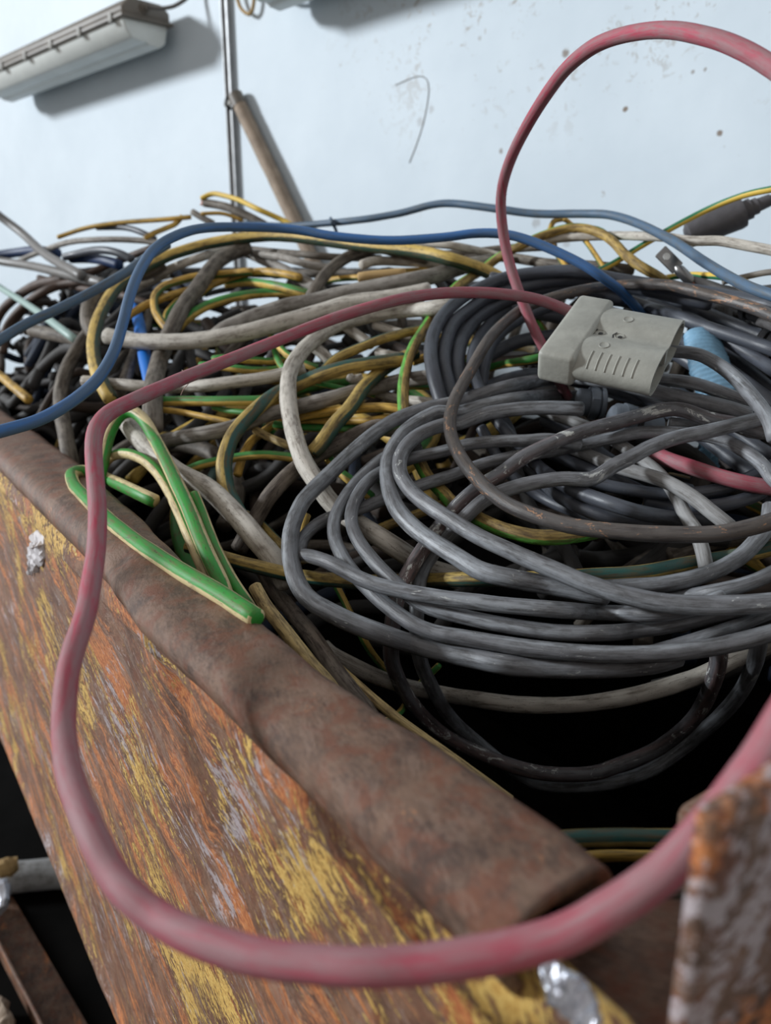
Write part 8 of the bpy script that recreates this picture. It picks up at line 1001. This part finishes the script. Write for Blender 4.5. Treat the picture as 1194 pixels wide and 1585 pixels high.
# ------------------------------------------------------------------ below the bin, left
o = tube('grey_pipe', [(-1.0653, 1.4623, 0.035), (-0.8987, 1.4865, 0.035), (-0.7124, 1.5115, 0.035), (-0.4598, 1.5393, 0.035)], .035, M['greylite'], None, n=20, step=.02); tag(o, 'grey pipe on the dark floor beside the bin, crossing the left edge', 'pipe')
_a, _b = Vector((-0.9026, 1.4541, 0.001)), Vector((-0.5572, 1.0747, 0.001)); f = frame(_a[:], _b-_a, Vector((1, 0, 0))); l = (_b-_a).length
bmv = bmesh.new(); box_bm(bmv, f, 0, l, -.036, .036, 0, .006); box_bm(bmv, f, 0, l, -.040, -.034, 0, .045)
o = bm_obj('angle_iron', bmv, M['rust_beam'], None, bevel=.0015); uvbox(o, f.inverted()); tag(o, 'rusty angle iron lying on the dark floor at the bottom left corner', 'angle iron')
o = blob('rusty_lump', [(-0.7824, 1.1635, 0.02), (-0.7379, 1.1361, 0.02), (-0.689, 1.0842, 0.02)], .035, M['stick'], None, .5, 25, 2, .6, 14, .01); tag(o, 'tan lump of scrap on the floor at the very bottom left', 'scrap')
o = blob('orange_scrap', [(-0.8855, 1.4328, 0.1), (-0.8599, 1.4489, 0.1), (-0.8363, 1.4611, 0.1)], .022, M['tan'], None, .6, 25, 4, .6, 14, .01); tag(o, 'pale tan scrap resting on the grey pipe at the left edge', 'scrap')
o = blob('silver_scrap', [(-0.862, 1.3938, 0.1), (-0.828, 1.3528, 0.1), (-0.8054, 1.3172, 0.1)], .025, M['foil'], None, .7, 30, 6, .6, 14, .01); tag(o, 'crumpled silvery scrap below the grey pipe at the left edge', 'scrap')
# ------------------------------------------------------------------ on the wall
def prism(name, t0, t1, sec, mat, parent, bevel=.004):
    """section (off, z) swept along the wall"""
    bm = bmesh.new(); a = [bm.verts.new(wpt(t0, z, f)) for f, z in sec]; b = [bm.verts.new(wpt(t1, z, f)) for f, z in sec]; n = len(sec)
    bm.faces.new(a); bm.faces.new(b[::-1])
    for i in range(n): bm.faces.new((a[i], a[(i+1) % n], b[(i+1) % n], b[i]))
    return bm_obj(name, bm, mat, parent, bevel=bevel, seg=3)
def lamp(t0, t1, z0, label):
    e = empty('strip_light', wpt((t0+t1)/2, z0, 0)); tag(e, label, 'light fixture')
    prism('housing', t0, t1, [(.022, z0+.066), (.165, z0+.060), (.168, z0+.078), (.140, z0+.104), (.045, z0+.106), (.022, z0+.09)], M['fixture'], e, .006)
    prism('flange', t0-.005, t1+.005, [(.016, z0+.058), (.172, z0+.052), (.172, z0+.061), (.016, z0+.067)], M['fixture'], e, .002)
    prism('cover', t0+.008, t1-.008, [(.026, z0+.060), (.164, z0+.054), (.155, z0+.028), (.138, z0+.010), (.108, z0+.004), (.098, z0+.009), (.088, z0+.002), (.056, z0), (.036, z0+.014)], M['diffuser'], e, .008)
    k = 6
    for i in range(k):
        t = t0+.05+(t1-t0-.10)*i/(k-1)
        for ff in (.172, .016):
            bm = bmesh.new(); box_bm(bm, frame(wpt(t, z0+.058, ff)[:], WT, WN), -.009, .009, -.004, .004, -.010, .014); bm_obj('clip', bm, M['clip'], e, bevel=.002)
    for tt in (t0+.15, t1-.15):
        bm = bmesh.new(); box_bm(bm, frame(wpt(tt, z0+.08, .012)[:], WT, WN), -.02, .02, -.0125, .0115, -.02, .02); bm_obj('mount', bm, M['fixture'], e)
    lobj('cable_entry', frame(wpt(t0+.002, z0+.085, .10)[:], -WT, WN), [(-.004, .014), (.008, .014), (.009, .010), (.020, .009)], M['fixture'], e, 16)
    return e
lamp(2.03, 2.98, .636, 'long strip light with a frosted cover on the white wall at upper left')
lamp(.60, 1.55, .622, 'strip light on the white wall cut off by the top edge of the photo')
e = empty('cable_trunking', wpt(1.805, 0, 0)); tag(e, 'narrow grey vertical strip running down the white wall behind the heap', 'trunking')
prism('strip_back', 1.793, 1.818, [(0, -.6), (.006, -.6), (.006, 1.6), (0, 1.6)], M['galv'], e, .001)
for t in (1.7935, 1.8175): prism('strip_edge', t-.0022, t+.0022, [(0, -.6), (.013, -.6), (.013, 1.6), (0, 1.6)], M['galv'], e, .001)
for z in (.21, .47, .74): prism('strip_clip', 1.789, 1.822, [(0, z), (.015, z), (.015, z+.012), (0, z+.012)], M['clip'], e, .001)
def wtube(name, pts, r, mat, label, cat): o = tube(name, [wpt(*p) for p in pts], r, M[mat], None, n=8, step=.012); tag(o, label, cat); return o
wtube('lamp_cord', [(2.015, .722, .10), (1.98, .715, .08), (1.95, .725, .05), (1.92, .76, .02), (1.89, .84, .01), (1.85, .92, .01), (1.82, .96, .012)], .005, 'tubegrey', 'thin grey cord curving from the upper left strip light to the wall strip', 'cord')
wtube('hanging_wire', [(1.76, .80, .012), (1.745, .70, .014), (1.715, .665, .014), (1.69, .665, .014), (1.675, .72, .014), (1.67, .82, .012)], .0045, 'tan', 'small looped wire hanging at the top edge right of the wall strip', 'wire')
wtube('drooping_cord', [(1.66, .78, .03), (1.62, .70, .03), (1.56, .66, .03), (1.50, .66, .03), (1.44, .70, .03), (1.40, .78, .03)], .005, 'white', 'pale drooping cord under the upper strip light at the top edge', 'cord')
o = tube('wall_scribble', [(0.0211, 1.8642, 1.7815), (0.0458, 1.842, 1.7863), (0.0698, 1.8204, 1.7885), (0.0856, 1.8061, 1.7802), (0.0912, 1.8011, 1.7571), (0.084, 1.8076, 1.7091), (0.0712, 1.8191, 1.6671), (0.0525, 1.8359, 1.622)], .0009, M['fixture'], None, n=6, step=.01); tag(o, 'faint curved pencil line drawn on the white wall at upper centre', 'mark')
# pole leaning out of the heap
_P = [(-0.3731, 2.2191, 1.8335), (-0.3288, 2.1792, 1.7451), (-0.2729, 2.1289, 1.635), (-0.2078, 2.0703, 1.5061), (-0.1576, 2.0251, 1.3988)]
_P = [tuple(Vector(q)-WN*.020) for q in _P]
e = empty('wooden_pole', _P[-1]); tag(e, 'weathered grey-brown pole leaning out of the heap in front of the white wall', 'pole')
tube('shaft', _P, .0185, M['stick'], e, n=20, step=.02, wob=.04)
_d = (Vector(_P[0])-Vector(_P[1])).normalized()
lobj('end_socket', frame(_P[0], _d, REF), [(-.03, .0195), (.004, .0195), (.006, .012), (.003, .010)], M['fixture'], e, 20)
tube('end_hook', [Vector(_P[0])+Vector((-.012, 0, .004)), Vector(_P[0])+Vector((-.024, 0, -.004)), Vector(_P[0])+Vector((-.026, 0, -.02)), Vector(_P[0])+Vector((-.014, 0, -.028))], .004, M['blackp'], e, n=8, step=.004)
